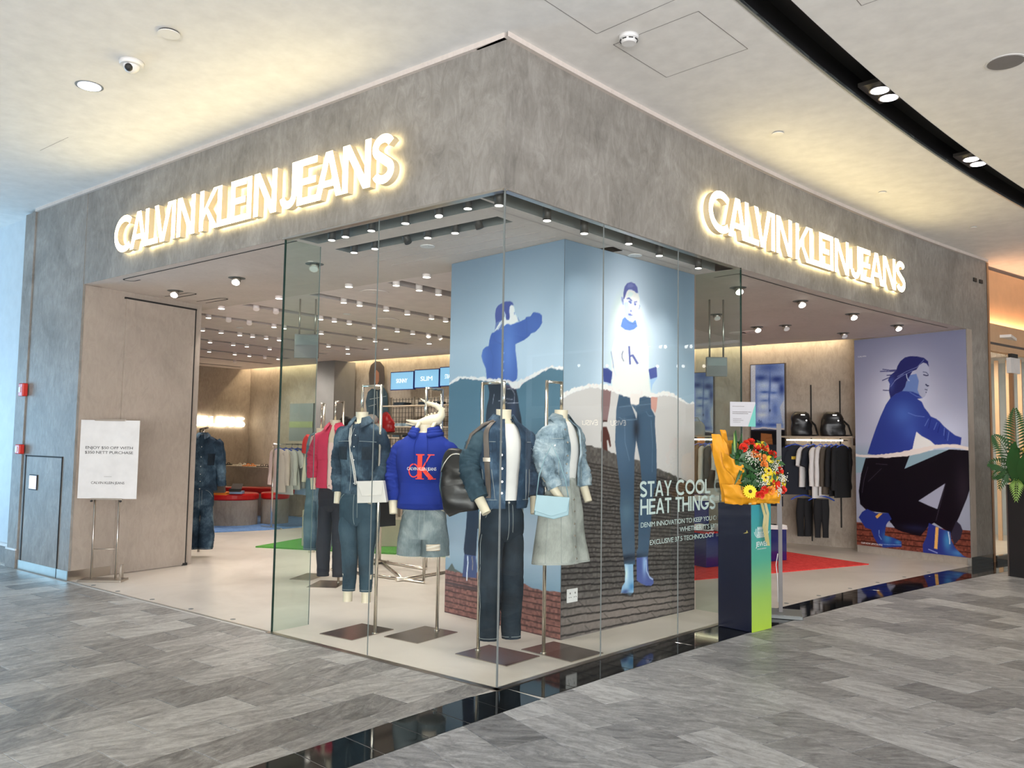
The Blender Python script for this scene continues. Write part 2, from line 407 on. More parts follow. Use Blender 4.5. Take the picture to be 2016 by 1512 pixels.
def XI(Y): return .04 * Y if Y < 0 else (XB(Y) + (.045 if Y < 3.1 else .0))
fl = single('floor', MB().box((-15, -13.5, -.06), (17, 15, -.004)), 'grout_light', kind='structure')
def tile_set(tiles, name, mat, parent, most):
    tiles.sort(key=lambda t: t[1])
    far = MB(); cache = {}
    for k, (poly, d, full, key) in enumerate(tiles):
        cx = sum(p[0] for p in poly) / len(poly); cy = sum(p[1] for p in poly) / len(poly); n = len(poly)
        a = [(p[0] + (cx - p[0]) / max(1e-6, math.hypot(cx - p[0], cy - p[1])) * .0040, p[1] + (cy - p[1]) / max(1e-6, math.hypot(cx - p[0], cy - p[1])) * .0040) for p in poly]
        c = [(p[0] + (cx - p[0]) / max(1e-6, math.hypot(cx - p[0], cy - p[1])) * .0054, p[1] + (cy - p[1]) / max(1e-6, math.hypot(cx - p[0], cy - p[1])) * .0054) for p in poly]
        def body(ox, oy):
            m = MB(); vs = [(x - ox, y - oy, -.006) for x, y in a] + [(x - ox, y - oy, -.0012) for x, y in a] + [(x - ox, y - oy, 0) for x, y in c]
            m.add(vs, [(i, (i + 1) % n, n + (i + 1) % n, n + i) for i in range(n)] + [(n + i, n + (i + 1) % n, 2 * n + (i + 1) % n, 2 * n + i) for i in range(n)] + [tuple(range(2 * n, 3 * n))]); return m
        if k < most:
            if full and key in cache: me = cache[key]
            else:
                me = body(cx, cy).mesh(name, mat)
                if full: cache[key] = me
            o = bpy.data.objects.new(name, me); COL.objects.link(o); o.parent = parent
            o.location = (cx - parent.location.x, cy - parent.location.y, rnd.uniform(-.0004, .0003) - parent.location.z)
        else:
            m = body(0, 0); far.add(m.v, m.f)
    if far.v:
        me = far.mesh('far_' + name + 's', mat, Matrix.Translation(-parent.location)); o = bpy.data.objects.new('far_' + name + 's', me); COL.objects.link(o); o.parent = parent; o['kind'] = 'stuff'
T = []
for i in range(-1, 32):                                       # left field: 0.3 x 0.6, half bond, long way in Y
    x1 = -.195 - .3 * i; x0 = x1 - .3
    ph = -1.46 if (i % 2 == 1) else -1.16
    for j in range(-12, 4):
        y0 = ph + .6 * j - .6; y1 = y0 + .6
        if y1 < -5.5 or y0 > 0: continue
        p = [(x0, y0), (x1, y0), (x1, y1), (x0, y1)]
        q = clip(p, 0, -.045, 0, -1); q = clip(q, 0, 0, -.9992, .04)
        if parea(q) < .002: continue
        ok, d = seen((x0 + x1) / 2, (y0 + y1) / 2)
        if ok: T.append((q, d, parea(q) > .1799, 'L'))
tile_set(T, 'tile', 'slate_left', fl, 190)
T = []; dl = (math.cos(math.radians(-20.5)), math.sin(math.radians(-20.5))); dn = (-dl[1], dl[0])
for i in range(-16, 40):
    t0 = .1 + .3 * i; ph = .272 if i % 2 == 0 else .569
    for j in range(-6, 14):
        s0 = ph + .6 * j - .6
        p = [(dl[0] * s + dn[0] * t, dl[1] * s + dn[1] * t) for s, t in ((s0, t0), (s0 + .6, t0), (s0 + .6, t0 + .3), (s0, t0 + .3))]
        cx = sum(a[0] for a in p) / 4; cy = sum(a[1] for a in p) / 4
        if cx > 5 or cy > 9.2: continue
        tx, ty = 1.0, -(.06 + .025 * cy); ln = math.hypot(tx, ty)
        q = clip(p, XO(cy), cy, tx / ln, ty / ln)
        if parea(q) < .002: continue
        ok, d = seen(cx, cy)
        if ok: T.append((q, d, parea(q) > .1799, 'R'))
tile_set(T, 'tile', 'slate_right', fl, 108)
band = single('trim_1', MB().grid([[(XI(y), y, -.003), (XO(y), y, -.003)] for y in np.arange(-2.3, 9.6, .3)]), 'grout_light', kind='structure')
T = []
for k in range(40):
    y0 = -2.36 + .3 * k; y1 = y0 + .3
    sh = .0 if y0 < -.2 else .02
    if y0 > 9.3: break
    xs = [XI(y0), XO(y0)]
    cut = XO(y0) - .30 if y0 > 2.6 else None
    if cut: segs = [(lambda y: XI(y), lambda y: XO(y) - .30), (lambda y: XO(y) - .30, lambda y: XO(y))]
    else: segs = [(XI, XO)]
    for a, b in segs:
        sk = -.03 if y0 < 0 else .0
        p = [(a(y0), y0), (b(y0), y0 + sk), (b(y1), y1 + sk), (a(y1), y1)]
        if parea(p) > .004 and seen(p[0][0], p[0][1], 400)[0]: T.append((p, y0, False, 'B'))
tile_set(T, 'tile', 'gloss_black_tile', band, 300)
# pale shop floor, one poured slab that follows the curved front
pts = [(-14.5, 0), (0, 0)] + [(XB(y), y) for y in np.arange(.25, 8.4, .25)] + [(XB(8.3), 8.3), (-.3, 10), (-14.5, 10)]
pts[0:2] = [(-14.5, 0), (0, 0)]
shop = MB().prism([(x, y, -.02) for x, y in pts], (0, 0, .0215)); single('floor', shop, 'shop_floor', kind='structure')
sill = MB(); sill.box((-2.29, -.045, -.01), (.045, 0, .004)); sill.box((-5.78, -.012, -.01), (-2.29, 0, .003))
sill.grid([[(XB(y), y, -.01), (XB(y), y, .004), (XB(y) + .045, y, .004), (XB(y) + .045, y, -.01)] for y in np.arange(-.045, 3.15, .1)], False)
single('trim_2', sill, 'steel', kind='structure')
for k, (x, y) in enumerate([(-5.64, .05), (-5.32, .05), (-4.82, .05), (-4.19, .06), (-3.53, .06), (-2.89, .06)] + [(XB(q) - .06, q) for q in (4.02, 4.67, 5.35, 5.99, 6.65, 7.29)]):
    m = MB(); m.cyl((x, y, .0012), (x, y, .0045), .022, seg=14); m.box((x - .009, y - .003, .0045), (x + .009, y + .003, .0055))
    side = 'left' if k < 6 else 'curved right'
    single('floor_socket', m, 'seam_grey', '%s small metal shutter bolt socket in the pale floor, counted from the %s' % (['first', 'second', 'third', 'fourth', 'fifth', 'sixth'][k % 6], 'left column' if k < 6 else 'curved glass edge'), 'floor socket', 'shutter bolt sockets, %s entrance' % side)

# ================================================================ shop front
ZT, ZF = 3.13, 4.12
m = MB(); m.box((-5.85, 0, ZT + .001), (.0, .06, ZF))
single('wall_front', m, 'facade_plaster', kind='structure')
m = MB(); ys = list(np.arange(0, 9.05, .15)); rows = []
for y in ys:
    a = PB(y); b = PB(y, -.055)
    rows.append([(a.x, a.y, ZT + .001), (a.x, a.y, ZF), (b.x, b.y, ZF), (b.x, b.y, ZT + .001)])
m.grid(rows, False, 0, True); single('wall_right', m, 'facade_plaster', kind='structure')
m = MB(); m.prism([(-7.03, 0, 0), (-5.78, 0, 0), (-5.955, 1.5, 0), (-7.03, 1.5, 0)], (0, 0, ZT)); m.box((-7.03, 0, ZT), (-5.78, .2, ZF)); single('wall_left', m, 'portal_plaster', kind='structure')
m = MB(); m.box((-7.03, -.004, .10), (-5.776, .02, ZF)); single('wall_left', m, 'facade_plaster', kind='structure')
m = MB(); m.box((-7.03, -.012, 0), (-5.775, .0, .10)); m.prism([(-5.782, -.012, 0), (-5.768, -.012, 0), (-5.822, .46, 0), (-5.836, .46, 0)], (0, 0, .10)); single('baseboard_left', m, 'steel', kind='structure')
# flush access door in the column
m = MB(); m.box((-6.97, -.009, .0), (-6.945, -.003, 1.285)); m.box((-6.97, -.009, 1.27), (-6.03, -.003, 1.285)); m.box((-6.04, -.014, 0), (-6.03, -.003, 1.285)); single('trim_3', m, 'dark_gap', kind='structure')
# sliding shutter panel on the portal's side wall
t = thing('door_1', None, None, (-5.85, .5, 0)); t['kind'] = 'structure'
def sw(y, o): return (-5.78 - .1167 * y + o, y)        # point on the slanted side wall, o = proud of it
def swp(y0, y1, o0, o1, z0, z1): return MB().prism([(*sw(y0, o0), z0), (*sw(y0, o1), z0), (*sw(y1, o1), z0), (*sw(y1, o0), z0)], (0, 0, z1 - z0))
part('panel', swp(.50, 1.40, -.01, .02, .012, 3.05), 'portal_plaster', t, True)
part('gap', swp(.48, 1.42, -.005, .022, 3.05, 3.07), 'dark_gap', t, True); part('gap', swp(1.40, 1.415, -.005, .022, 0, 3.07), 'dark_gap', t, True)
part('latch', swp(1.37, 1.43, .0, .03, 0, .03), 'dark_gap', t, True)
# track loop grooves in the portal soffit
m = MB(); zz = ZT - .003
def loop(path, w=.008):
    for a, b in zip(path, path[1:]):
        d = (Vector(b) - Vector(a)).normalized(); n = Vector((-d.y, d.x, 0)) * w
        m.add([Vector(a) - n, Vector(b) - n, Vector(b) + n, Vector(a) + n], [(0, 1, 2, 3)])
def arcp(c, r, a0, a1, n=8): return [(c[0] + r * math.cos(math.radians(a0 + (a1 - a0) * i / n)), c[1] + r * math.sin(math.radians(a0 + (a1 - a0) * i / n)), zz) for i in range(n + 1)]
loop([(-2.26, .10, zz), (-5.1, .10, zz)] + arcp((-5.1, .16), .06, 270, 90) + [(-5.0, .22, zz)])
loop([(-5.74, .9, zz)] + [(-5.3, .92, zz)] + arcp((-5.3, .97), .05, -90, 90) + [(-5.74, 1.02, zz)])
loop([(-5.74, 1.3, zz)] + [(-5.3, 1.32, zz)] + arcp((-5.3, 1.37), .05, -90, 90) + [(-5.74, 1.42, zz)])
loop([tuple(PB(y, -.13, zz)) for y in np.arange(3.3, 8.2, .2)]); loop([(-.1, 3.35, zz), tuple(PB(3.3, -.13, zz))])
single('trim_4', m, 'dark_gap', kind='structure')
# right column of the curved front
m = MB(); rows = []
for y in np.arange(8.34, 8.99, .16):
    a = PB(y); b = PB(y, -.05); rows.append([(a.x, a.y, 0), (a.x, a.y, ZF), (b.x, b.y, ZF), (b.x, b.y, 0)])
m.grid(rows, False, 0, True); m.add(rows[0], [(0, 1, 2, 3)]); m.add(rows[-1], [(3, 2, 1, 0)])
single('wall_right', m, 'facade_plaster', kind='structure')
m = MB(); m.grid([[tuple(PB(y, .006, 0)), tuple(PB(y, .006, .11))] for y in np.arange(8.34, 8.99, .16)], False); single('baseboard_right', m, 'gloss_black_tile', kind='structure')
m = MB(); m.grid([[tuple(PB(y, .012, z)) for z in (0, ZF)] for y in (8.975, 9.03)], False); m.grid([[tuple(PB(8.99, o, z)) for z in (0, ZF)] for o in (-.3, .012)], False); single('trim_5', m, 'wood_trim', kind='structure')
# small sensor plate high on that column
m = MB(); a = PB(8.62, .0, 3.80); m.obox((a.x, a.y, a.z), (.03, .09, .05), -XT(8.6)); a = PB(8.80, .0, 3.80); m.obox((a.x, a.y, a.z), (.03, .09, .05), -XT(8.6))
single('sensor_plate', m, 'print_black', 'pair of tiny dark square sensors high on the right end column', 'sensor')
# pale trim between front and mall ceiling
m = MB(); m.box((-7.03, -.03, ZF), (-.0, .25, ZF + .035))
m.grid([[tuple(PB(y, .035, ZF)), tuple(PB(y, .035, ZF + .035))] for y in np.arange(-.03, 9.0, .15)], False)
m.grid([[tuple(PB(y, .035, ZF)), tuple(PB(y, -.25, ZF))] for y in np.arange(-.03, 9.0, .15)], False)
single('trim_6', m, 'soffit_plaster', kind='structure')
# ---------------------------------------------------------------- mall ceiling with the curved light trough
ZC = ZF + .035
def CO(Y, off): return XB(Y) + off                     # lines of constant offset in X, as measured
ys = np.arange(-13, 14.1, .5)
def curve_y(y): return max(y, -2.6)
m = MB(); m.grid([[(-16, y, ZC), (CO(curve_y(y), 1.34), y, ZC)] for y in ys], False)
m.grid([[(CO(curve_y(y), 1.572), y, ZC), (16, y, ZC)] for y in ys], False)
single('ceiling', m, 'ceiling_white', kind='structure')
m = MB(); ysf = np.arange(-13, 14.1, .25)
m.grid([[(CO(curve_y(y), 1.34), y, ZC - .002), (CO(curve_y(y), 1.34), y, ZC + .16), (CO(curve_y(y), 1.572), y, ZC + .16), (CO(curve_y(y), 1.572), y, ZC - .002)] for y in ysf], False)
single('trim_7', m, 'light_trough_black', kind='structure')
m = MB(); m.grid([[(CO(curve_y(y), 1.325), y, ZC - .004), (CO(curve_y(y), 1.34), y, ZC - .004), (CO(curve_y(y), 1.34), y, ZC + .02)] for y in ysf], False)
single('trim_8', m, 'seam_grey', kind='structure')
# trough fittings: twin spots
for (xa, ya), lab in (((1.69, 2.45), 'nearer'), ((1.96, 4.5), 'farther')):
    a = -XT(ya); t = thing('twin_downlight', '%s twin spotlight module in the black curved ceiling trough' % lab, 'ceiling light', (xa, ya, ZC + .02), a)
    hw = .115
    part('tray', MB().box((-hw, -.21, .02), (hw, .21, .05)), 'grille_black', t)
    for s in (-.09, .09):
        rg = MB(); rg.cyl((0, s, .0), (0, s, .03), .072, seg=24, caps=False); rg.cyl((0, s, .0), (0, s, .002), .076, .072, 24); part('bezel', rg, 'steel', t)
        part('lamp', MB().cyl((0, s, -.003), (0, s, .005), .064, seg=24), 'cool_lamp_disc', t)
# recessed downlight, dome camera, sensors
def atc(x, y): return atz(x, y, ZC)
p = atc(176, 169); t = thing('recessed_downlight', 'round recessed downlight with cool lamp in the left ceiling', 'ceiling light', tuple(p))
part('bezel', MB().cyl((0, 0, -.004), (0, 0, .0), .098, seg=32), 'seam_grey', t); part('lamp', MB().cyl((0, 0, -.008), (0, 0, -.002), .08, seg=32), 'cool_lamp_disc', t)
spot('downlight', (p.x, p.y, ZC - .05), (p.x, p.y, 0), 25, (.9, .93, 1), 90)
p = atc(259, 122); t = thing('dome_camera', 'white dome security camera on the left ceiling', 'security camera', tuple(p))
part('mount', MB().cyl((0, 0, -.03), (0, 0, 0), .075, .085, 24), 'white_plastic', t); part('dome', MB().ball((0, 0, -.03), .055, 16, 8, (1, 1, .95)), 'white_plastic', t); part('lens', MB().ball((.025, -.03, -.055), .028, 12, 6), 'print_black', t)
p = atc(333, 64); t = thing('sprinkler_cover', 'shallow white disc with a dark gap on the left ceiling', 'ceiling disc', tuple(p))
part('disc', MB().cyl((0, 0, -.014), (0, 0, -.008), .07, seg=28), 'white_plastic', t); part('gap', MB().cyl((0, 0, -.008), (0, 0, 0), .066, seg=28), 'print_black', t)
p = atc(1238, 71); t = thing('smoke_detector', 'white round smoke detector beside a ceiling access panel', 'smoke detector', tuple(p))
part('base', MB().cyl((0, 0, -.025), (0, 0, 0), .062, .066, 28), 'white_plastic', t); part('cap', MB().cyl((0, 0, -.052), (0, 0, -.025), .045, .058, 28), 'white_plastic', t)
sl = MB()
for k in range(8):
    a = k * PI / 4; sl.obox((.0555 * math.cos(a), .0555 * math.sin(a), -.036), (.004, .028, .006), a)
part('slot', sl, 'dark_gap', t)
for (x, y), r, lb in (((1531, 262), .05, 'small white disc on the ceiling above the start of the right sign'), ((1737, 378), .04, 'small white disc on the ceiling above the middle of the right sign'), ((1916, 447), .04, 'small white disc on the ceiling above the right end column')):
    p = atc(x, y); t = thing('sprinkler_cover', lb, 'ceiling disc', tuple(p)); part('disc', MB().cyl((0, 0, -.012), (0, 0, -.006), r, seg=24), 'white_plastic', t); part('gap', MB().cyl((0, 0, -.006), (0, 0, 0), r * .92, seg=24), 'seam_grey', t)
p = atc(1980, 122); t = thing('ceiling_speaker', 'large grey round loudspeaker flush in the right ceiling', 'speaker', tuple(p))
part('rim', MB().cyl((0, 0, -.004), (0, 0, 0), .125, seg=36), 'white_plastic', t); part('grille', MB().cyl((0, 0, -.006), (0, 0, -.003), .112, seg=36), 'label_grey', t)
# access panels: hairline joints
def outline(pts, w=.0022, close=True):
    mm = MB(); P = [Vector(p) for p in pts]
    for a, b in zip(P, P[1:] + (P[:1] if close else [])):
        d = (b - a).normalized(); n = Vector((-d.y, d.x, 0)) * w; z = Vector((0, 0, -.0012)); mm.add([a - n + z, b - n + z, b + n + z, a + n + z], [(0, 1, 2, 3)])
    return mm
for pts in ([(.44, -.25), (.47, .34), (1.12, .26), (1.09, -.33)], [(.48, .53), (.53, 1.18), (1.17, 1.11), (1.12, .47)], [(1.9, .4), (1.93, .99), (2.5, .92), (2.47, .33)]):
    single('trim_9', outline([(x, y, ZC) for x, y in pts]), 'label_grey', kind='structure')
single('trim_9', outline([(-4.88, -.86, ZC), (-4.3, -.86, ZC)], .002, False), 'label_grey', kind='structure')
# ---------------------------------------------------------------- far left: pilaster and blue-lit wall
m = MB(); m.box((-7.30, -.02, 0), (-7.04, .3, ZF)); single('wall_left', m, 'facade_plaster', kind='structure')
m = MB(); m.box((-14, .10, .22), (-7.30, .4, ZC)); single('wall_left', m, 'pale_wall', kind='structure')
m = MB(); m.box((-14, .06, 0), (-7.31, .1, .20)); m.box((-7.31, -.03, 0), (-7.04, -.02, .2)); single('baseboard_left', m, 'facade_plaster', kind='structure')
m = MB(); m.box((-14, .04, .20), (-7.31, .11, .23)); m.box((-7.31, -.035, .2), (-7.04, -.02, .22)); single('trim_10', m, 'white_plastic', kind='structure')
# fire alarm boxes and a wall switch screen
for z, lb, hh in ((2.03, 'upper red fire alarm sounder on the left column edge', .075), (1.35, 'lower red fire alarm box on the left column edge', .055)):
    t = thing('fire_alarm', lb, 'fire alarm', (-7.02, -.02, z)); part('case', MB().box((-.07, -.06, -hh), (.05, .0, hh)), 'fire_red', t, bevel=.012); part('front', MB().box((-.045, -.066, -.03), (.0, -.058, .03)), 'white_plastic', t)
t = thing('switch_screen', 'small violet lit glass switch panel on the left column', 'switch panel', (-6.72, -.004, .90))
part('frame', MB().box((-.10, -.012, 0), (.10, 0, .17)), 'print_black', t, bevel=.003); part('screen', MB().box((-.088, -.015, .012), (.088, -.011, .158)), 'panel_screen', t)

# ================================================================ glazing
def pane(x0, y0, x1, y1, name, mat='shop_glass', z0=.004, z1=ZT - .004, th=.012):
    d = Vector((x1 - x0, y1 - y0, 0)).normalized(); n = Vector((-d.y, d.x, 0)) * th
    g = 0.003; a = Vector((x0, y0, z0)) + d * g; b = Vector((x1, y1, z0)) - d * g
    t = thing(name, None, None, (x0, y0, 0), kind='structure')
    part('pane', MB().prism([a, b, b + n, a + n], (0, 0, z1 - z0)), mat, t, True)
    return t
ws = []
for k, (a, b) in enumerate([((0, 0), (-1.175, 0)), ((-1.175, 0), (-2.27, 0))]):
    ws.append(pane(b[0], b[1] + .0, a[0], a[1] + .0, 'window_%d' % (k + 1)))
for k, (a, b) in enumerate([(0.0, 1.08), (1.08, 2.09), (2.09, 3.09)]):
    ws.append(pane(XB(a), a, XB(b), b, 'window_%d' % (k + 3)))
ws.append(pane(-2.27, .35, -2.27, .0, 'window_6', 'fin_glass')); ws.append(pane(-.19, 3.13, XB(3.09), 3.09, 'window_7', 'fin_glass'))
def joint(x, y, w, mat, t): part('seal', MB().box((x - w, y - w, .004), (x + w, y + w, ZT)), mat, t, True)
joint(0, 0.006, .0045, 'seam_grey', ws[0]); joint(-1.175, .006, .0028, 'seam_grey', ws[0]); joint(-2.272, -.0, .006, 'glass_edge', ws[1]); joint(-2.27, .352, .0025, 'seam_grey', ws[5])
joint(XB(1.08), 1.08, .0032, 'seam_grey', ws[2]); joint(XB(2.09), 2.09, .0035, 'seam_grey', ws[3]); joint(XB(3.09) + .004, 3.095, .006, 'glass_edge', ws[4])
# head channel of the glazing
m = MB(); m.box((-2.29, -.02, ZT - .014), (0, .03, ZT)); m.grid([[(XB(y) + .02, y, ZT - .014), (XB(y) - .03, y, ZT - .014), (XB(y) - .03, y, ZT)] for y in np.arange(0, 3.15, .1)], False)
single('trim_11', m, 'steel', kind='structure')
# ================================================================ inner ceiling with recessed slots
def holed(rect, holes, z, name, mat, slotmat, depth=.22, kind='structure'):
    xs = sorted({rect[0], rect[2], *[h[0] for h in holes], *[h[2] for h in holes]}); ysx = sorted({rect[1], rect[3], *[h[1] for h in holes], *[h[3] for h in holes]})
    m = MB()
    for i in range(len(xs) - 1):
        for j in range(len(ysx) - 1):
            cx = (xs[i] + xs[i + 1]) / 2; cy = (ysx[j] + ysx[j + 1]) / 2
            if any(h[0] < cx < h[2] and h[1] < cy < h[3] for h in holes): continue
            m.add([(xs[i], ysx[j], z), (xs[i + 1], ysx[j], z), (xs[i + 1], ysx[j + 1], z), (xs[i], ysx[j + 1], z)], [(0, 3, 2, 1)])
    o = single(name, m, mat, kind=kind)
    for h in holes:
        q = MB(); a, b, c, d = h; q.add([(a, b, z), (c, b, z), (c, d, z), (a, d, z), (a, b, z + depth), (c, b, z + depth), (c, d, z + depth), (a, d, z + depth)], [(0, 1, 5, 4), (1, 2, 6, 5), (2, 3, 7, 6), (3, 0, 4, 7), (4, 5, 6, 7)])
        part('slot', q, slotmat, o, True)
    return o
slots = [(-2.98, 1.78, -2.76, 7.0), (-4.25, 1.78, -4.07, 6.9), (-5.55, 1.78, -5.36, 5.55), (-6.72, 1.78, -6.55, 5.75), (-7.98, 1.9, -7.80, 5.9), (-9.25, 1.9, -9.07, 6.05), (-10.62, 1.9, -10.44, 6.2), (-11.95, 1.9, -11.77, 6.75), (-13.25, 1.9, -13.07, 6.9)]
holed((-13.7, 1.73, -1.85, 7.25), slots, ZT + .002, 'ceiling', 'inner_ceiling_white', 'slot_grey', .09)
holed((-3.9, 7.25, -1.85, 8.75), [], ZT + .002, 'ceiling', 'inner_ceiling_white', 'slot_grey')
tr = [(-2.2, .075, -.27, .27), (-2.24, .48, -.45, .66)]
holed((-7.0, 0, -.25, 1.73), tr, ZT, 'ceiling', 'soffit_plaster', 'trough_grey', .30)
m = MB(); q = MB()
ysb = [0, .03] + list(np.arange(.1, 8.71, .2))
for a, b in zip(ysb, ysb[1:]):
    xl = -.25 if a < 1.73 else -1.85
    def L4(f, g, mm=m): mm.add([(f(a), a, ZT), (g(a), a, ZT), (g(b), b, ZT), (f(b), b, ZT)], [(0, 3, 2, 1)])
    if .03 <= a < 3.0:
        L4(lambda y: xl, lambda y: XB(y) - .25); L4(lambda y: XB(y) - .06, lambda y: XB(y) + .001)
        q.grid([[(XB(y) - .25, y, ZT), (XB(y) - .25, y, ZT + .3), (XB(y) - .06, y, ZT + .3), (XB(y) - .06, y, ZT)] for y in (a, b)], False)
    else: L4(lambda y: xl, lambda y: XB(y) + .001)
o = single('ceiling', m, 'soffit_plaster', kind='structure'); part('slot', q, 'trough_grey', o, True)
m = MB()
for y in (.80, 1.0, 1.2): m.box((-2.3, y, ZT - .002), (-.45, y + .008, ZT + .001))
for o_ in (.36,): m.grid([[(XB(y) - o_, y, ZT - .002), (XB(y) - o_ - .01, y, ZT - .002)] for y in np.arange(.3, 3.1, .2)], False)
single('trim_12', m, 'slot_grey', kind='structure')
# upper closure above the cove gaps
single('ceiling', MB().box((-15, .3, 3.62), (-.2, 10.2, 3.66)), 'inner_ceiling_white', kind='structure')
# inner walls
m = MB(); m.box((-13.85, 1.75, 0), (-13.7, 7.5, 3.6)); m.box((-13.7, 7.5, 0), (-3.9, 7.65, 3.6)); m.box((-3.95, 7.45, 0), (-3.8, 9.2, 3.6)); m.box((-13.7, 1.5, 0), (-7.0, 1.6, 3.6))
single('wall_back', m, 'inner_plaster', kind='structure')
m = MB(); m.box((-3.9, 9.15, 0), (-.2, 9.3, 3.6)); single('wall_back', m, 'inner_plaster', kind='structure')
m = MB(); m.box((-10.5, 6.9, 0), (-9.95, 7.45, 3.13)); single('wall_pillar', m, 'label_grey', kind='structure')
m = MB(); m.prism([(-.36, 8.82, 0), (1.215, 8.35, 0), (1.25, 8.50, 0), (-.2, 9.3, 0), (-.38, 9.2, 0)], (0, 0, ZT)); single('wall_right', m, 'portal_plaster', kind='structure')
# vertical panel joints on the right back wall
m = MB()
for px in (1596, 1653): p = aty(px, 760, 9.14); m.box((p.x - .01, 9.142, .3 if px > 1600 else .06), (p.x + .01, 9.15, 2.55 if px > 1600 else 2.5))
single('trim_13', m, 'dark_gap', kind='structure')
# ================================================================ illuminated signs
def strk(path, t):
    """outline of a stroked centre line with flat ends, mitred"""
    P = [Vector((p[0], p[1])) for p in path]; L = []; R = []
    for i, p in enumerate(P):
        d0 = (P[i] - P[i - 1]).normalized() if i else (P[1] - P[0]).normalized(); d1 = (P[i + 1] - P[i]).normalized() if i < len(P) - 1 else d0
        d = (d0 + d1).normalized(); n = Vector((-d.y, d.x)); k = t / 2 / max(.4, n.dot(Vector((-d0.y, d0.x))))
        L.append(p + n * k); R.append(p - n * k)
    return [tuple(q) for q in L] + [tuple(q) for q in reversed(R)]
def ell(cx, cy, rx, ry, a0, a1, n=20): return [(cx + rx * math.cos(math.radians(a0 + (a1 - a0) * i / n)), cy + ry * math.sin(math.radians(a0 + (a1 - a0) * i / n))) for i in range(n + 1)]
TT = .064
def glyph(ch, w, h, t=TT):
    if ch == 'I': return [[(0, 0), (0, h), (w, h), (w, 0)]]
    if ch == 'L': return [[(0, 0), (0, h), (t, h), (t, t * .85), (w, t * .85), (w, 0)]]
    if ch == 'E': a = t * .85; return [[(0, 0), (0, h), (w, h), (w, h - a), (t, h - a), (t, h / 2 + a / 2), (w * .95, h / 2 + a / 2), (w * .95, h / 2 - a / 2), (t, h / 2 - a / 2), (t, a), (w, a), (w, 0)]]
    if ch == 'N': s = t * 1.2; return [[(0, 0), (0, h), (s, h), (w - t, h * .27), (w - t, h), (w, h), (w, 0), (w - s, 0), (t, h * .73), (t, 0)]]
    if ch == 'V': s = t * 1.1; return [[(0, h), (s, h), (w / 2, h * .2), (w - s, h), (w, h), (w / 2 + s * .55, 0), (w / 2 - s * .55, 0)]]
    if ch == 'A':
        s = t * 1.1; k = lambda z: (w / 2 - s * .55) * z / h; m_ = lambda z: s + (w / 2 - s) * z / (h * .8)
        z0, z1 = h * .24, h * .24 + t * .8
        return [[(0, 0), (w / 2 - s * .55, h), (w / 2 + s * .55, h), (w, 0), (w - s, 0), (w / 2, h * .8), (s, 0)], [(m_(z0), z0), (m_(z1), z1), (w - m_(z1), z1), (w - m_(z0), z0)]]
    if ch == 'K': s = t * 1.25; return [[(0, 0), (0, h), (t, h), (t, h * .50), (w - s * 1.02, h), (w - .01, h), (w * .44, h * .55), (w, 0), (w - s, 0), (w * .36, h * .43), (t, h * .26), (t, 0)]]
    if ch == 'C': return [strk(ell(w * .56, h / 2, w * .56 - t / 2, h / 2 - t / 2 + .004, 48, 312, 30), t)]
    if ch == 'J': return [strk([(w - t / 2, h), (w - t / 2, h * .3)] + ell(w / 2 - .002, h * .29, w / 2 - t / 2, h * .29 - t / 2 + .003, 0, -172, 14)[1:], t)]
    if ch == 'S':
        p = ell(w * .5, h * .735, w * .5 - t / 2, h * .265 - t / 2 + .002, 22, 235, 16) + [(w * .5, h * .50)] + ell(w * .5, h * .265, w * .5 - t / 2, h * .265 - t / 2 + .002, 60, -160, 18)
        return [strk(p, t)]
def glyph2(ch, w, h, t):
    if ch == 'T': a = t * .9; return [[(0, h), (w, h), (w, h - a), (w / 2 + t / 2, h - a), (w / 2 + t / 2, 0), (w / 2 - t / 2, 0), (w / 2 - t / 2, h - a), (0, h - a)]]
    if ch == 'Y': s = t * 1.15; return [[(0, h), (s, h), (w / 2, h * .57), (w - s, h), (w, h), (w / 2 + t / 2, h * .42), (w / 2 + t / 2, 0), (w / 2 - t / 2, 0), (w / 2 - t / 2, h * .42)]]
    if ch == 'O': e = ell(w / 2, h / 2, w / 2 - t / 2, h / 2 - t / 2, -3, 183, 14); f = ell(w / 2, h / 2, w / 2 - t / 2, h / 2 - t / 2, 177, 363, 14); return [strk(e, t), strk(f, t)]
    if ch == 'H': a = t * .9; return [[(0, 0), (0, h), (t, h), (t, h / 2 + a / 2), (w - t, h / 2 + a / 2), (w - t, h), (w, h), (w, 0), (w - t, 0), (w - t, h / 2 - a / 2), (t, h / 2 - a / 2), (t, 0)]]
    if ch == 'G': return [strk(ell(w / 2, h / 2, w / 2 - t / 2, h / 2 - t / 2, 45, 350, 24), t), [(w * .55, h * .5), (w, h * .5), (w, h * .5 - t * .9), (w * .55, h * .5 - t * .9)]]
    if ch == 'U': return [strk([(t / 2, h), (t / 2, h * .32)] + ell(w / 2, h * .32, w / 2 - t / 2, h * .32 - t / 2, 180, 360, 14)[1:] + [(w - t / 2, h)], t)]
    if ch in 'PR':
        r = [[(0, 0), (0, h), (t, h), (t, 0)], strk([(t, h - t / 2)] + ell(w - h * .28 - t * .1, h * .72, h * .28 - t * .4, h * .28 - t / 2, 90, -90, 12) + [(t, h * .44 + t / 2)], t)]
        if ch == 'R': r.append([(w * .45, h * .46), (w * .45 + t * 1.1, h * .46), (w, 0), (w - t * 1.15, 0)])
        return r
    return glyph(ch, w, h, t)
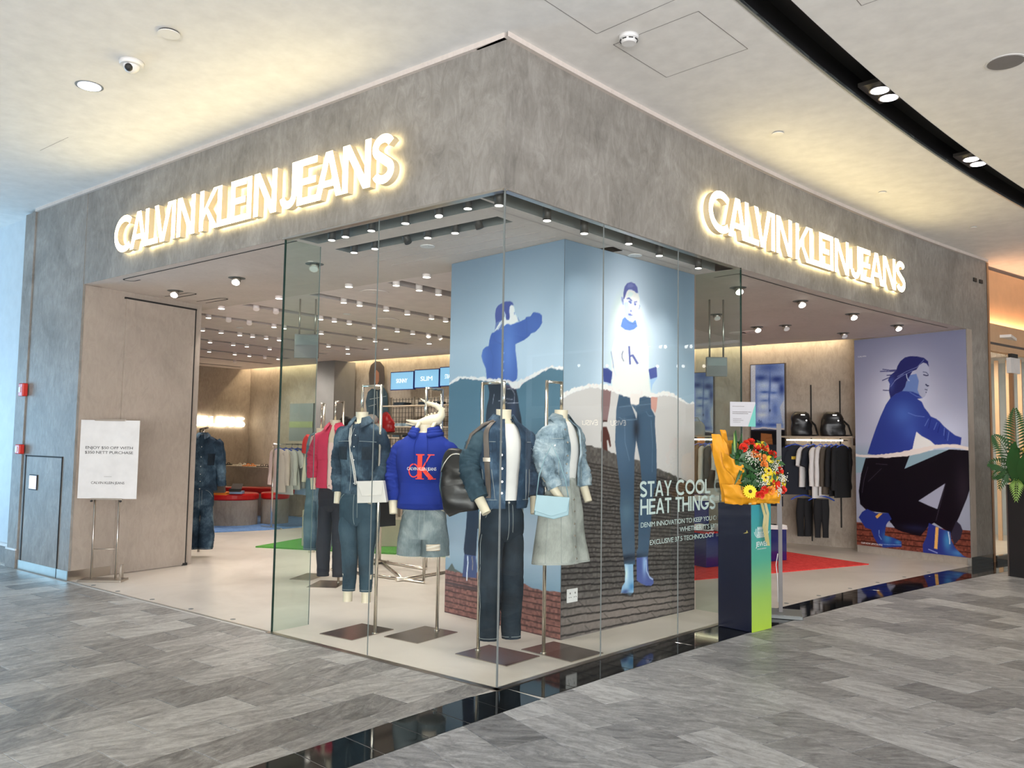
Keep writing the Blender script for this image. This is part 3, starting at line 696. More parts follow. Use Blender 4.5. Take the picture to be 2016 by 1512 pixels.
def slogan(mb, txt, fn, h, width):
    WD = dict(I=.20, L=.56, E=.60, N=.78, V=.76, A=.80, K=.76, C=.90, J=.5, S=.66, T=.64, Y=.76, O=.98, H=.74, G=.92, U=.72, P=.64, R=.68); sp = .055
    tot = sum(WD.get(c, .30) + sp for c in txt) - sp; k = width / tot; x = 0; t = h * .185
    for c in txt:
        w = WD.get(c, .30) * k
        if c != ' ':
            for pl in glyph2(c, w if c != 'I' else t, h, t):
                mb.add([fn(x + a, b) for a, b in pl], [tuple(range(len(pl)))])
        x += w + sp * k
WORD = [('C', 0, .36), ('A', .318, .63), ('L', .60, .845), ('V', .765, 1.075), ('I', 1.078, 1.142), ('N', 1.172, 1.47), ('K', 1.545, 1.84), ('L', 1.825, 2.035), ('E', 2.025, 2.25), ('I', 2.262, 2.326), ('N', 2.36, 2.67), ('J', 2.715, 2.93), ('E', 2.935, 3.175), ('A', 3.155, 3.475), ('N', 3.475, 3.785), ('S', 3.80, 4.03)]
def sign(fn, label, scale=1.0, h=.362, depth=.055, gap=.03, mats=('letter_glow', 'letter_side_glow'), loc=(0, 0, 0), seg=False):
    t = thing('illuminated_sign', label, 'sign', loc)
    for ch, a, b in WORD:
        m = MB()
        for pl in glyph(ch, (b - a), h):
            n = len(pl); f = [fn((a + x) * scale, y * scale, gap + depth) for x, y in pl]; k = [fn((a + x) * scale, y * scale, gap) for x, y in pl]
            m.add(f + k, [tuple(range(n))], False, 0); m.f += [tuple(len(m.v) - 2 * n + q for q in (i, n + i, n + (i + 1) % n, (i + 1) % n)) for i in range(n)]; m.sm += [False] * n; m.mi += [1] * n
            m.f.append(tuple(len(m.v) - 1 - q for q in range(n))); m.sm.append(False); m.mi.append(0)
        part('letter', m, list(mats), t, True)
    return t
sign(lambda x, z, o: Vector((-4.968 + x, -o, 3.335 + z)), 'glowing white shop name letters on the left flat front', loc=(-2.95, 0, 3.33))
sign(lambda x, z, o: PB(2.425 + x * 1.008, o, 3.352 + z), 'glowing white shop name letters on the curved right front', loc=tuple(PB(4.45, 0, 3.35)))
# real light thrown back onto the wall by the letters' rear halo
def sgl(a, b, w):
    d = (Vector(b) - Vector(a)); l = bpy.data.lights.new('sign_halo', 'AREA'); l.shape = 'RECTANGLE'; l.size = d.length; l.size_y = .32; l.energy = w; l.color = (1, .74, .33)
    return l, d
# ================================================================ pillar with printed faces
PL = {}
A0 = Vector((-1.80, 1.475, 0)); A1 = Vector((-.425, 1.295, 0)); A2 = Vector((-.20, 3.13, 0)); A3 = A0 + (A2 - A1)
m = MB(); m.prism([A0 + Vector((.004, .004, 0)), A1 + Vector((-.004, .006, 0)), A2 + Vector((-.006, 0, 0)), A3], (0, 0, ZT)); single('wall_pillar', m, 'label_grey', kind='structure')
class Canvas:
    """flat print painted as a fine colour grid on a thin board; x right, y up, in metres; photo points mapped through the board's own plane"""
    def __init__(s, p0, p1, z0, z1, res, n):
        s.p0 = Vector((p0[0], p0[1], z0)); s.u = (Vector((p1[0], p1[1], z0)) - s.p0); s.w = s.u.length; s.u.normalize(); s.h = z1 - z0; s.n = Vector(n).normalized()
        s.nx = int(s.w / res) + 1; s.ny = int(s.h / res) + 1; s.a = np.zeros((s.ny, s.nx, 3))
        s.X, s.Y = np.meshgrid(np.linspace(0, s.w, s.nx), np.linspace(0, s.h, s.ny)); s.rs = res
    def pt(s, x, y):
        q = atpl(x, y, s.p0, s.n) - s.p0; return q.dot(s.u), q.z
    def P(s, pts): return [s.pt(*p) for p in pts]
    def back(s, stops):                                 # vertical gradient
        ys = [a for a, _ in stops]; 
        for k in range(3): s.a[:, :, k] = np.interp(s.Y / s.h, ys, [c[k] for _, c in stops])
    def glow(s, x, y, rx, ry, col, k=1.0):  # soft pool of lamp light painted into the print
        cx, cy = s.pt(x, y); m = np.exp(-(((s.X - cx) / rx) ** 2 + ((s.Y - cy) / ry) ** 2)) * k; s.a += (np.array(col) - s.a) * m[..., None]
    def mask(s, P, soft=0):
        P = [tuple(p) for p in P]; acc = np.zeros(s.X.shape)
        x0 = min(p[0] for p in P); x1 = max(p[0] for p in P); y0 = min(p[1] for p in P); y1 = max(p[1] for p in P)
        i0 = max(0, int(x0 / s.w * (s.nx - 1)) - 1); i1 = min(s.nx, int(x1 / s.w * (s.nx - 1)) + 3); j0 = max(0, int(y0 / s.h * (s.ny - 1)) - 1); j1 = min(s.ny, int(y1 / s.h * (s.ny - 1)) + 3)
        if i1 <= i0 or j1 <= j0: return None
        gx = s.X[j0:j1, i0:i1]; gy = s.Y[j0:j1, i0:i1]; out = np.zeros(gx.shape)
        for dx in (-.3, 0, .3):
            for dy in (-.3, 0, .3):
                x = gx + dx * s.rs; y = gy + dy * s.rs; ins = np.zeros(gx.shape, bool)
                for i in range(len(P)):
                    xa, ya = P[i]; xb, yb = P[(i + 1) % len(P)]
                    if ya == yb: continue
                    c = ((ya > y) != (yb > y)) & (x < (xb - xa) * (y - ya) / (yb - ya) + xa); ins ^= c
                out += ins
        return (slice(j0, j1), slice(i0, i1)), out / 9
    def fill(s, P, col, k=1.0, px=True, tex=0, seed=0):
        r = s.mask(s.P(P) if px else P)
        if r is None: return
        sl, m = r; c = np.array(col, float)
        if tex:
            rs = np.random.RandomState(seed + 5); g = rs.rand(m.shape[0] // 3 + 2, m.shape[1] // 3 + 2); g = np.kron(g, np.ones((3, 3)))[:m.shape[0], :m.shape[1]]
            c = c * (1 + tex * (g[..., None] - .5) * 2)
        s.a[sl] += (c - s.a[sl]) * (m * k)[..., None]
    def line(s, P, wd, col, k=1.0, px=True):
        Q = s.P(P) if px else P
        if len(Q) > 1: s.fill(strk(Q, wd), col, k, False)
    def shade(s, P, pts, px=True):
        """inside polygon P add soft lights: pts = (x, y, rx, ry, colour, strength) in photo points"""
        r = s.mask(s.P(P) if px else P)
        if r is None: return
        sl, m = r
        for x, y, rx, ry, c, k in pts:
            cx, cy = s.pt(x, y); g = np.exp(-(((s.X[sl] - cx) / rx) ** 2 + ((s.Y[sl] - cy) / ry) ** 2)) * k * m; s.a[sl] += (np.array(c) - s.a[sl]) * g[..., None]
    def rough(s, P, amp, step=.02, seed=1):
        """subdivide an edge given in metres into a torn one"""
        r = random.Random(seed); out = []
        for a, b in zip(P, P[1:]):
            n = max(1, int(math.hypot(b[0] - a[0], b[1] - a[1]) / step))
            for i in range(n): out.append((a[0] + (b[0] - a[0]) * i / n, a[1] + (b[1] - a[1]) * i / n + r.uniform(-amp, amp)))
        out.append(P[-1]); return out
    def build(s, name, parent, rough=.35, off=.002, th=.004, gain=1.0, sat=1.0):
        me = bpy.data.meshes.new(name); nx, ny = s.nx, s.ny
        b = s.p0 + s.n * off; u = s.u
        co = np.zeros((ny, nx, 3)); 
        for k in range(3): co[..., k] = b[k] + s.X * u[k] + (s.Y if k == 2 else 0)
        co -= np.array(ROOT[parent.name].translation)
        idx = np.arange(nx * ny).reshape(ny, nx); q = np.stack([idx[:-1, :-1], idx[:-1, 1:], idx[1:, 1:], idx[1:, :-1]], -1).reshape(-1, 4)
        me.vertices.add(nx * ny); me.vertices.foreach_set('co', co.reshape(-1)); nq = len(q)
        me.loops.add(nq * 4); me.loops.foreach_set('vertex_index', q.reshape(-1)); me.polygons.add(nq); me.polygons.foreach_set('loop_start', np.arange(0, nq * 4, 4)); me.polygons.foreach_set('loop_total', np.full(nq, 4))
        me.update(calc_edges=True)
        ca = me.color_attributes.new('print', 'FLOAT_COLOR', 'POINT'); c4 = np.ones((ny, nx, 4)); lin = np.clip(s.a, 0, 1) ** 2.2; lum = lin.mean(2, keepdims=True); lin = np.clip((lum + (lin - lum) * sat) * gain, 0, .92); c4[..., :3] = lin; ca.data.foreach_set('color', c4.reshape(-1))
        nm = 'print_%d' % rough.__hash__() if False else 'printed_board_%.2f' % rough
        if nm not in MATS:
            mm, N, L, bb = nt(nm); at = N.new('ShaderNodeAttribute'); at.attribute_name = 'print'; L.new(at.outputs['Color'], bb.inputs['Base Color']); bb.inputs['Roughness'].default_value = rough; bb.inputs['Specular IOR Level'].default_value = .25; MATS[nm] = mm
        me.materials.append(MATS[nm]); o = bpy.data.objects.new(name, me); COL.objects.link(o); o.parent = parent; ROOT[o.name] = ROOT[parent.name]; return o
def H(s): return tuple(int(s[i:i + 2], 16) / 255 for i in (0, 2, 4))
# printed words on the curved panes
def Bf(y0, z0): return lambda x, y: PB(y0 + x, .004, z0 + y)
m = MB(); LG = MB()
slogan(LG, 'STAY COOL OR', Bf(1.555, 1.108), .120, 1.33); slogan(LG, 'HEAT THINGS UP', Bf(1.563, .972), .120, 1.36)
put_text(m, 'DENIM INNOVATION TO KEEP YOU COMFORTABLE', Bf(1.57, .878), .040, 1.50); put_text(m, "WHETHER IT'S HOT OR COLD", Bf(2.11, .812), .040, .95)
put_text(m, 'EXCLUSIVE 37.5 TECHNOLOGY  #MYCALVINS', Bf(1.692, .738), .040, 1.38)
q9 = m
t = thing('window_lettering', 'pale green slogan lettering printed on the curved shop window', 'lettering', tuple(PB(2.2, 0, .74))); part('large_slogan', LG, 'text_pale', t, True); part('small_lines', q9, 'text_pale', t, True)

# ---------------------------------------------------------------- pillar print, left face
def sc(pts, ox, oy, k): return [(ox + x / k, oy + y / k) for x, y in pts]
pil = thing('pillar_print', 'tall blue campaign prints wrapped round the square display pillar', 'poster', (-.425, 1.295, 0))
c = Canvas(A0, A1, .0, ZT - .002, .0075, (A0 - A1).cross(Vector((0, 0, 1))) * -1 if False else Vector((-.13, -.99, 0)))
D = lambda p: sc(p, 870, 560, 6.3)
c.back([(0, H('728392')), (.40, H('7a92a5')), (.52, H('7f9fb4')), (.75, H('8aa3b6')), (1, H('5a7083'))])
c.glow(1030, 700, .50, .55, H('a9c0d4'), .75)  # spotlight pool painted into the background colours
low = [(100, 1240), (170, 1205), (230, 1165), (330, 1175), (430, 1185), (520, 1195), (700, 1215), (820, 1225), (860, 1270), (930, 1300), (965, 1285), (1000, 1230), (1060, 1190), (1150, 1155), (1210, 1120), (1270, 1075), (1360, 1040), (1480, 1060)]
top = [(100, 1215), (160, 1160), (220, 1150), (290, 1135), (400, 1155), (520, 1150), (560, 1168), (700, 1170), (880, 1205), (940, 1195), (1050, 1150), (1130, 1110), (1210, 1065), (1280, 1040), (1370, 1010), (1480, 1020)]
L = c.rough(c.P(D(low)), .007, .02, 3); U = c.rough(c.P(D(top)), .009, .018, 4)
c.fill([(0, 0)] + [(-.02, L[0][1])] + L + [(c.w + .1, L[-1][1]), (c.w + .1, 0)], H('3f6579'), 1, False)
c.shade([(0, 0), (0, 1.9), (c.w, 1.9), (c.w, 0)], [(905, 950, .9, .45, H('5f8299'), .5), (1050, 1060, .8, .42, H('93a5b8'), .9), (890, 1060, .7, .35, H('8297aa'), .9)], False)
jac = [(655, 592), (740, 550), (800, 495), (830, 488), (850, 505), (960, 465), (1035, 430), (1045, 405), (1100, 398), (1130, 350), (1160, 345), (1215, 358), (1242, 385), (1245, 475), (1215, 530), (1160, 590), (1110, 605), (1080, 645), (1020, 690), (940, 728), (912, 740), (915, 830), (930, 950), (940, 1080), (935, 1165), (905, 1205), (840, 1210), (560, 1180), (545, 1040), (510, 960), (492, 890), (510, 810), (545, 775), (582, 765), (590, 700), (605, 640), (620, 605)]
c.fill(D([(840, 270), (885, 255), (902, 300), (905, 350), (930, 400), (950, 450), (870, 500), (820, 495), (745, 520), (740, 440)]), H('c3d5e6'))
c.fill(D([(655, 592), (668, 480), (740, 440), (760, 520), (700, 592)]), H('53699f')); 
for i in range(7): c.line(D([(660 + i * 9, 575 - i * 16), (690 + i * 8, 545 - i * 14), (705 + i * 8, 560 - i * 15)]), .008, H('c6d4e6'))
c.fill(D([(670, 480), (660, 380), (672, 300), (700, 260), (740, 235), (790, 212), (850, 208), (880, 225), (893, 265), (860, 250), (842, 280), (838, 340), (845, 400), (835, 440), (800, 440), (790, 400), (775, 420), (745, 440), (700, 462)]), H('39498f'))
c.fill(D([(748, 350), (775, 335), (795, 380), (790, 425), (765, 420)]), H('b7c9e2')); c.line(D([(770, 350), (780, 385), (770, 410)]), .008, H('5068a5'))
c.line(D([(898, 345), (905, 375)]), .008, H('5570a8')); c.line(D([(945, 410), (950, 440), (965, 455)]), .010, H('5f78ae'))
c.fill(D(jac), H('294d9c')); c.shade(D(jac), [(930, 700, .16, .22, H('4d7fd0'), .9), (1000, 690, .12, .3, H('4c7ccc'), .7), (1050, 640, .12, .1, H('3a64b0'), .6), (940, 600, .10, .08, H('2f509a'), .5)])
for q in ([(760, 560), (765, 720), (760, 880), (770, 1050), (765, 1170)], [(1045, 420), (1060, 520), (1050, 660)], [(640, 620), (660, 700), (740, 740)], [(600, 780), (640, 900), (630, 1040)]): c.line(D(q), .006, H('2d4c94'), .8)
for yy in (700, 850, 960, 1065): c.line(D([(750, yy - 18), (770, yy), (755, yy + 20)]), .006, H('8fb0e6'), .9)
butt = [(560, 1215), (575, 1260), (590, 1340), (583, 1420), (560, 1512), (548, 1620), (540, 1900), (500, 2300), (460, 2700), (300, 3030), (470, 3030), (700, 2700), (740, 3000), (860, 3000), (900, 2500), (1010, 1900), (985, 1650), (957, 1512), (945, 1400), (925, 1310), (860, 1270), (700, 1215)]
c.fill(D(butt), H('23262f')); c.shade(D(butt), [(975, 830, .10, .16, H('3b404c'), .7), (1010, 810, .05, .12, H('2f3a55'), .8)])
for q in ([(800, 1290), (870, 1300)], [(800, 1420), (880, 1425)], [(650, 1360), (640, 1420), (632, 1480)], [(860, 1280), (905, 1360), (900, 1480)], [(700, 1440), (820, 1470), (950, 1470)]): c.line(D(q), .005, H('a7a9b4'), .8)
c.line(D([(740, 1265), (790, 1255), (870, 1275), (920, 1300)]), .022, H('4a4058'), .9)
roofL = [(0, .375), (.28, .37), (.31, .40), (.5, .40), (.8, .385), (1.0, .375), (1.05, .36), (1.2, .35), (c.w + .1, .375)]
c.fill([(-.1, 0)] + [(-.1, .375)] + c.rough(roofL, .004, .03, 8) + [(c.w + .1, 0)], H('6d443c'), 1, False, .16, 2)
c.fill([(.02, .37), (.09, .44), (.13, .395), (.19, .38), (.23, .37)], H('3c4238'), .8, False)
for k in range(8):
    z = .335 - k * .047; c.line(c.rough([(0, z), (c.w / 2, z - .004), (c.w, z - .002)], .003, .04, 20 + k), .009, H('2a1a18'), .9, False)
    for j in range(3): x = ((k * .37 + j * .49) % 1.38); c.line([(x, z), (x + .05, z - .045)], .004, H('4a2c27'), .8, False)
c.fill([(0, .275), (.52, .275), (.50, .245), (0, .25)], H('33282a'), .75, False)
D5 = lambda p: sc(p, 870, 1040, 6.3)
c.fill(D5([(318, -250), (300, 0), (272, 260), (282, 330), (425, 350), (445, 0), (455, -250)]), H('151c30')); c.fill(D5([(280, 320), (422, 345), (438, 480), (430, 620), (255, 600), (270, 460)]), H('2b3a66'))
c.line(D5([(320, 340), (325, 430), (312, 560), (310, 650)]), .012, H('b8c8ee')); c.line(D5([(375, 350), (385, 430), (380, 520)]), .008, H('b59a6a'), .7); c.fill(D5([(690, 430), (745, 430), (750, 640), (700, 680)]), H('3c7fc0'))
c.fill([(-.02, U[0][1])] + U + [(c.w + .05, U[-1][1]), (c.w + .05, L[-1][1])] + L[::-1] + [(-.02, L[0][1])], H('dcc9c8'), 1, False, .05, 9)
c.build('left_print', pil, gain=1.55, sat=.78)
# ---------------------------------------------------------------- pillar print, right face
c = Canvas(A1, A2, .0, ZT - .002, .0075, Vector((.993, -.119, 0)))
B1 = lambda p: sc(p, 1160, 530, 6.873); B2 = lambda p: sc(p, 1160, 740, 6.873); B3 = lambda p: sc(p, 1160, 950, 5.4)
c.back([(0, H('a3a09e')), (.38, H('a8a5a5')), (.5, H('84a9bd')), (.62, H('7f9cb2')), (.8, H('6f889d')), (1, H('526a7e'))])
c.glow(1235, 640, .42, .62, H('d3e2f6'), .95); c.glow(1240, 760, .5, .35, H('c6dcf2'), .8)  # spot wash around the head and chest, painted into the print
tU = [(-400, 260), (-200, 160), (0, 110), (90, 105), (200, 110), (300, 140), (400, 190), (480, 200), (560, 190), (700, 195), (800, 225), (900, 235), (1040, 205), (1130, 240), (1250, 320), (1330, 365), (1440, 350)]
tL = [(-400, 320), (-200, 220), (0, 160), (100, 165), (290, 205), (420, 262), (540, 290), (660, 300), (740, 270), (830, 290), (1000, 265), (1140, 290), (1300, 375), (1440, 380)]
U = c.rough(c.P(B2(tU)), .008, .018, 5); L = c.rough(c.P(B2(tL)), .006, .018, 6)
c.fill([(-.1, 0), (-.1, L[0][1])] + L + [(c.w + .1, L[-1][1]), (c.w + .1, 0)], H('b5b1b1'), 1, False)
shirt = B1([(300, 1090), (330, 960), (420, 850), (540, 832), (650, 850), (760, 930), (800, 1090), (800, 1512)]) + B2([(830, 260), (700, 260), (420, 260), (310, 190), (300, 0)]); c.fill(shirt, H('d2e1f6'), .75)
c.line(B1([(290, 1110), (315, 1250), (325, 1340)]), .008, H('5d77a8')); c.line(B1([(325, 1340), (345, 1400), (360, 1450)]), .006, H('a9bede'))
c.fill(B1([(470, 400), (500, 300), (530, 265), (570, 270), (630, 315), (658, 330), (676, 400), (670, 500), (645, 600), (612, 675), (585, 718), (540, 700), (500, 660), (470, 590), (458, 480)]), H('cfdff4'))
c.fill(B1([(470, 450), (520, 440), (540, 520), (535, 600), (560, 640), (540, 690), (500, 650), (472, 590)]), H('8ea8dc'), .7); c.fill(B1([(540, 300), (600, 330), (560, 380), (510, 370)]), H('a9c0e6'), .5)
c.fill(B1([(455, 400), (458, 320), (473, 240), (508, 190), (560, 174), (612, 195), (646, 245), (656, 322), (628, 322), (608, 300), (570, 280), (530, 275), (502, 305), (488, 350), (478, 380), (468, 405)]), H('50599f')); c.fill(B1([(520, 200), (570, 195), (600, 230), (560, 250), (510, 250)]), H('6e78b4'), .6)
c.fill(B1([(428, 375), (452, 378), (463, 420), (466, 490), (448, 482), (430, 425)]), H('8c9cce')); c.line(B1([(440, 395), (448, 440)]), .008, H('5564a4')); c.line(B1([(668, 485), (680, 500), (664, 545)]), .008, H('7080b8'))
c.fill(B1([(500, 395), (535, 380), (580, 425), (576, 438), (535, 408), (505, 408)]), H('424c98')); c.fill(B1([(520, 425), (560, 428), (572, 455), (560, 475), (530, 450)]), H('4c5aa6')); c.fill(B1([(598, 440), (640, 432), (642, 448), (602, 456)]), H('424c98')); c.fill(B1([(598, 462), (632, 462), (628, 492), (605, 488)]), H('434f9c'))
c.fill(B1([(545, 552), (566, 548), (572, 580), (552, 582)]), H('4f60a8')); c.line(B1([(572, 430), (578, 500), (570, 550)]), .008, H('a8bce4')); c.fill(B1([(518, 602), (550, 598), (592, 628), (560, 632), (525, 622)]), H('4a58a2')); c.fill(B1([(535, 650), (575, 640), (570, 662)]), H('8497cc'), .8)
c.fill(B1([(446, 675), (480, 645), (505, 675), (545, 705), (585, 718), (612, 688), (625, 690), (646, 775), (600, 815), (540, 832), (480, 820), (420, 775)]), H('4a78c6')); c.line(B1([(480, 660), (520, 720), (590, 740), (630, 730)]), .006, H('38609f'), .7)
c.fill(B1([(522, 1040), (546, 1040), (559, 1290), (537, 1290)]), H('4a569e')); c.fill(B1([(565, 1165), (592, 1152), (665, 1278), (638, 1288)]), H('4a569e')); c.fill(B1([(548, 1170), (575, 1150), (580, 1175), (556, 1190)]), H('4a569e')); c.line(B1([(455, 1105), (438, 1150), (440, 1200), (465, 1248)]), .010, H('56617f'))
c.fill(B1([(180, 1338), (250, 1340), (308, 1388), (300, 1512)]) + B2([(300, 10), (288, 110), (190, 80), (186, 0)]), H('2c3f86')); c.fill(B2([(190, 78), (290, 105), (284, 190), (240, 150)]), H('a4bde2'))
c.fill(B1([(795, 1355), (905, 1318), (914, 1475), (820, 1512)]) + B2([(815, 25)]), H('3a4b94')); c.fill(B1([(815, 1490), (914, 1460)]) + B2([(912, 30), (850, 120), (832, 215), (822, 100)]), H('86aee0'))
c.fill(B2([(165, 165), (292, 200), (275, 400), (240, 620), (172, 620), (158, 400)]), H('7a5c5e')); c.fill(B2([(170, 600), (238, 600), (240, 625), (170, 625)]), H('3c2422'))
c.fill(B2([(168, 690), (232, 690), (270, 800), (292, 950), (275, 968), (250, 870), (234, 868), (244, 1000), (272, 1088), (246, 1105), (190, 1030), (158, 880), (158, 760)]), H('4c2420')); c.fill(B2([(828, 280), (918, 290), (906, 440), (886, 505), (850, 452), (818, 440)]), H('bd8478'))
slope = c.rough(c.P(B2([(-400, 850), (0, 940), (160, 985), (360, 1060), (600, 1130), (680, 1140), (910, 1250), (1080, 1320), (1260, 1400), (1440, 1490)])), .006, .03, 7)
rp = [(-.1, 0), (-.1, slope[0][1])] + slope + [(c.w + .1, 0)]; save = c.a.copy()
c.fill(rp, H('4f4b49'), 1, False, .14, 4); c.shade([(0, 0), (0, .5), (c.w, .5), (c.w, 0)], [(1250, 1200, 1.5, .16, H('7d716b'), .75)], False)
yl = [1253, 1233, 1215, 1199, 1182, 1167, 1154, 1142, 1130, 1119, 1108, 1098, 1088, 1078, 1068, 1058, 1048, 1039, 1030, 1021, 1012, 1003, 995, 987, 979, 971, 963, 955, 947, 939, 931, 923, 915, 907, 899]
yr = [1200, 1190, 1179, 1168, 1157, 1146, 1137, 1127, 1118, 1109, 1101, 1093, 1086, 1079, 1072, 1065, 1058, 1051, 1045, 1038, 1032, 1026, 1020, 1014, 1008, 1002, 996, 991, 986, 981, 976, 971, 966, 961, 956]
def inslope(P): return [q for q in P if q[1] < np.interp(q[0], [s[0] for s in slope], [s[1] for s in slope]) - .005]
for k, (a, b) in enumerate(zip(yl, yr)):
    pa, pb = c.pt(1103, a), c.pt(1367, b); ln = c.rough([pa, pb], .004, .05, 40 + k); ln = inslope(ln)
    if len(ln) > 1: c.line(ln, .012 if k < 12 else .009, H('1c1a1b'), .9, False)
    if k < 13:
        for j in range(5):
            f = (k * .13 + j * .24) % 1.15 - .05; q0 = (pa[0] + (pb[0] - pa[0]) * f, pa[1] + (pb[1] - pa[1]) * f); h = .05
            c.line([q0, (q0[0] - .07, q0[1] + h)], .005, H('2a2626'), .8, False)
Lg = B2([(400, 240), (362, 450), (345, 900), (368, 1100), (390, 1300), (415, 1512)]) + B3([(330, 60), (322, 280), (345, 660), (368, 872), (482, 872), (478, 600), (470, 200), (474, 0)]) + B2([(605, 1100), (630, 870), (640, 600), (560, 380), (545, 290)])
Rg = B2([(640, 500), (630, 870), (680, 1130), (702, 1400), (700, 1512)]) + B3([(540, 60), (522, 350), (515, 700), (498, 730), (503, 805), (618, 795), (628, 700), (650, 480), (665, 200), (690, 60)]) + B2([(900, 1512), (906, 1250), (905, 1000), (882, 650), (886, 545), (830, 440), (826, 290), (680, 275), (662, 385), (560, 382)])
for g in (Lg, Rg): c.fill(g, H('33506b')); c.shade(g, [(1225, 880, .12, .2, H('41607e'), .6), (1232, 1010, .10, .12, H('57778a'), .6), (1275, 870, .06, .25, H('3a5673'), .5), (1252, 845, .045, .10, H('1a1e28'), .8), (1235, 1080, .15, .18, H('41566a'), .6), (1225, 1100, .3, .03, H('151c2a'), .8)])
for q in ([(470, 560), (480, 900), (540, 1150)], [(620, 400), (620, 560)], [(760, 480), (800, 540), (850, 545)], [(400, 560), (460, 600), (640, 590)], [(830, 600), (850, 900), (845, 1300)], [(400, 420), (640, 400), (830, 380)]): c.line(B2(q), .007, H('6f8ba4'), .5)
c.fill(B2([(545, 275), (672, 275), (660, 385), (625, 392), (555, 380)]), H('d8c5c2'))
bo = B3([(370, 868), (462, 868), (468, 1080), (466, 1165), (432, 1205), (400, 1185), (334, 1172), (345, 1105), (374, 1060), (380, 960)]); c.fill(bo, H('6f9fc4')); c.shade(bo, [(1232, 1130, .03, .08, H('b7d6ea'), .9), (1243, 1155, .04, .03, H('1f70ac'), .9), (1230, 1165, .05, .02, H('24346e'), .8)])
bo = B3([(498, 800), (616, 790), (622, 900), (628, 985), (676, 1022), (680, 1070), (655, 1096), (600, 1096), (545, 1070), (500, 1040)]); c.fill(bo, H('3c4f92')); c.shade(bo, [(1268, 1110, .03, .10, H('7fa8d8'), .9)]); c.line(B3([(600, 820), (606, 940), (640, 1010), (672, 1030)]), .008, H('a9c2e6'))
c.fill(B3([(340, 1175), (470, 1170), (460, 1215), (380, 1212)]), H('221f20'), .6)
c.fill([(-.05, U[0][1])] + U + [(c.w + .05, U[-1][1]), (c.w + .05, L[-1][1])] + L[::-1] + [(-.05, L[0][1])], H('dfd3d3'), 1, False, .05, 9); c.fill(B2([(545, 240), (680, 240), (668, 380), (640, 392), (560, 382)]), H('dccac7'))
c.build('right_print', pil, gain=1.42, sat=.80)
# white socket outlet on the pillar
p = atpl(1125, 1172, A1, (.993, -.119, 0)); t = thing('wall_socket', 'white double socket plate low on the dark shingle print', 'wall socket', tuple(p), math.atan2(A2.y - A1.y, A2.x - A1.x))
part('plate', MB().box((-.062, -.012, -.052), (.062, -.003, .052)), 'white_plastic', t, bevel=.003)
q = MB()
for sx in (-.03, .03):
    q.box((sx - .003, -.014, .012), (sx + .003, -.0115, .026)); q.box((sx - .013, -.014, -.015), (sx - .008, -.0115, -.009)); q.box((sx + .008, -.014, -.015), (sx + .013, -.0115, -.009))
part('pin_hole', q, 'print_black', t)
# ---------------------------------------------------------------- crouching figure print on the right side wall
M0 = Vector((-.36, 8.80, 0)); M1 = Vector((1.205, 8.34, 0)); mn = Vector((-.334, -.943, 0))
t = thing('wall_print', 'large print of a crouching person in blue jacket and boots, right wall', 'poster', (.4, 8.5, .1))
c = Canvas(M0, M1, .10, ZT - .01, .0075, mn)
E_ = lambda p: sc(p, 1660, 600, 2.7); G = lambda p: sc(p, 1700, 680, 6.873); Fb = lambda p: sc(p, 1690, 940, 8.4)
c.back([(0, H('8f93a6')), (.35, H('9aa0b2')), (.42, H('8aa3b4')), (.5, H('a9aec4')), (.8, H('8386a0')), (1, H('767a94'))])
c.glow(1775, 790, .5, .6, H('dde0f2'), .95); c.glow(1850, 860, .35, .3, H('cdd2ea'), .6)  # wall-wash brightness painted behind the crouching figure
jk = [(50, 1465), (100, 1300), (160, 1120), (220, 960), (290, 800), (350, 710), (420, 655), (500, 615), (640, 625), (720, 660), (772, 710), (700, 722), (760, 760), (795, 840), (850, 910), (880, 960), (950, 990), (1000, 1030), (1050, 1090), (1120, 1150), (1200, 1215), (1284, 1245), (1272, 1350), (940, 1350), (870, 1285), (760, 1225), (690, 1165), (660, 1290), (635, 1420), (450, 1480), (200, 1500)]
c.fill(G([(690, 1160), (870, 1285), (960, 1350), (900, 1420), (630, 1440)]), H('e2e5f2'))
c.fill(G([(730, 255), (780, 228), (825, 240), (852, 290), (862, 380), (872, 440), (852, 520), (858, 560), (838, 600), (826, 640), (802, 690), (765, 715), (700, 640), (690, 500), (700, 400), (680, 320)]), H('a9aec6')); c.fill(G([(600, 400), (690, 380), (722, 480), (705, 600), (745, 700), (500, 630), (535, 560)]), H('6a83bd'))
hair = G([(350, 715), (330, 620), (342, 520), (318, 470), (350, 400), (425, 340), (440, 280), (480, 210), (540, 160), (610, 142), (700, 145), (790, 165), (842, 210), (855, 288), (822, 242), (780, 228), (730, 262), (690, 325), (640, 345), (608, 400), (560, 490), (540, 560), (500, 625), (420, 655)]); c.fill(hair, H('2c2f66')); c.shade(hair, [(1752, 752, .05, .12, H('4a5ba6'), .7)])
for q in ([(240, 475), (320, 440), (400, 415)], [(212, 350), (300, 350), (440, 345)], [(245, 322), (340, 335), (440, 330)], [(250, 605), (330, 610)], [(300, 405), (380, 395), (470, 380)]): c.line(G(q), .012, H('33366a'))
for q in ([(440, 420), (560, 350), (700, 290), (790, 190)], [(400, 480), (520, 400), (640, 340)], [(350, 560), (420, 460), (520, 380)]): c.line(G(q), .007, H('8f9cd0'), .8)
c.line(G([(560, 385), (565, 430), (580, 465), (602, 478)]), .012, H('b9c6e6')); c.line(G([(780, 392), (820, 405), (850, 400)]), .014, H('23254f')); c.line(G([(775, 355), (820, 362), (848, 392)]), .008, H('2a2d5a')); c.line(G([(810, 522), (835, 545), (855, 542)]), .016, H('1d1f48')); c.line(G([(800, 590), (836, 602)]), .009, H('22244e')); c.line(G([(815, 625), (820, 640)]), .009, H('22244e'))
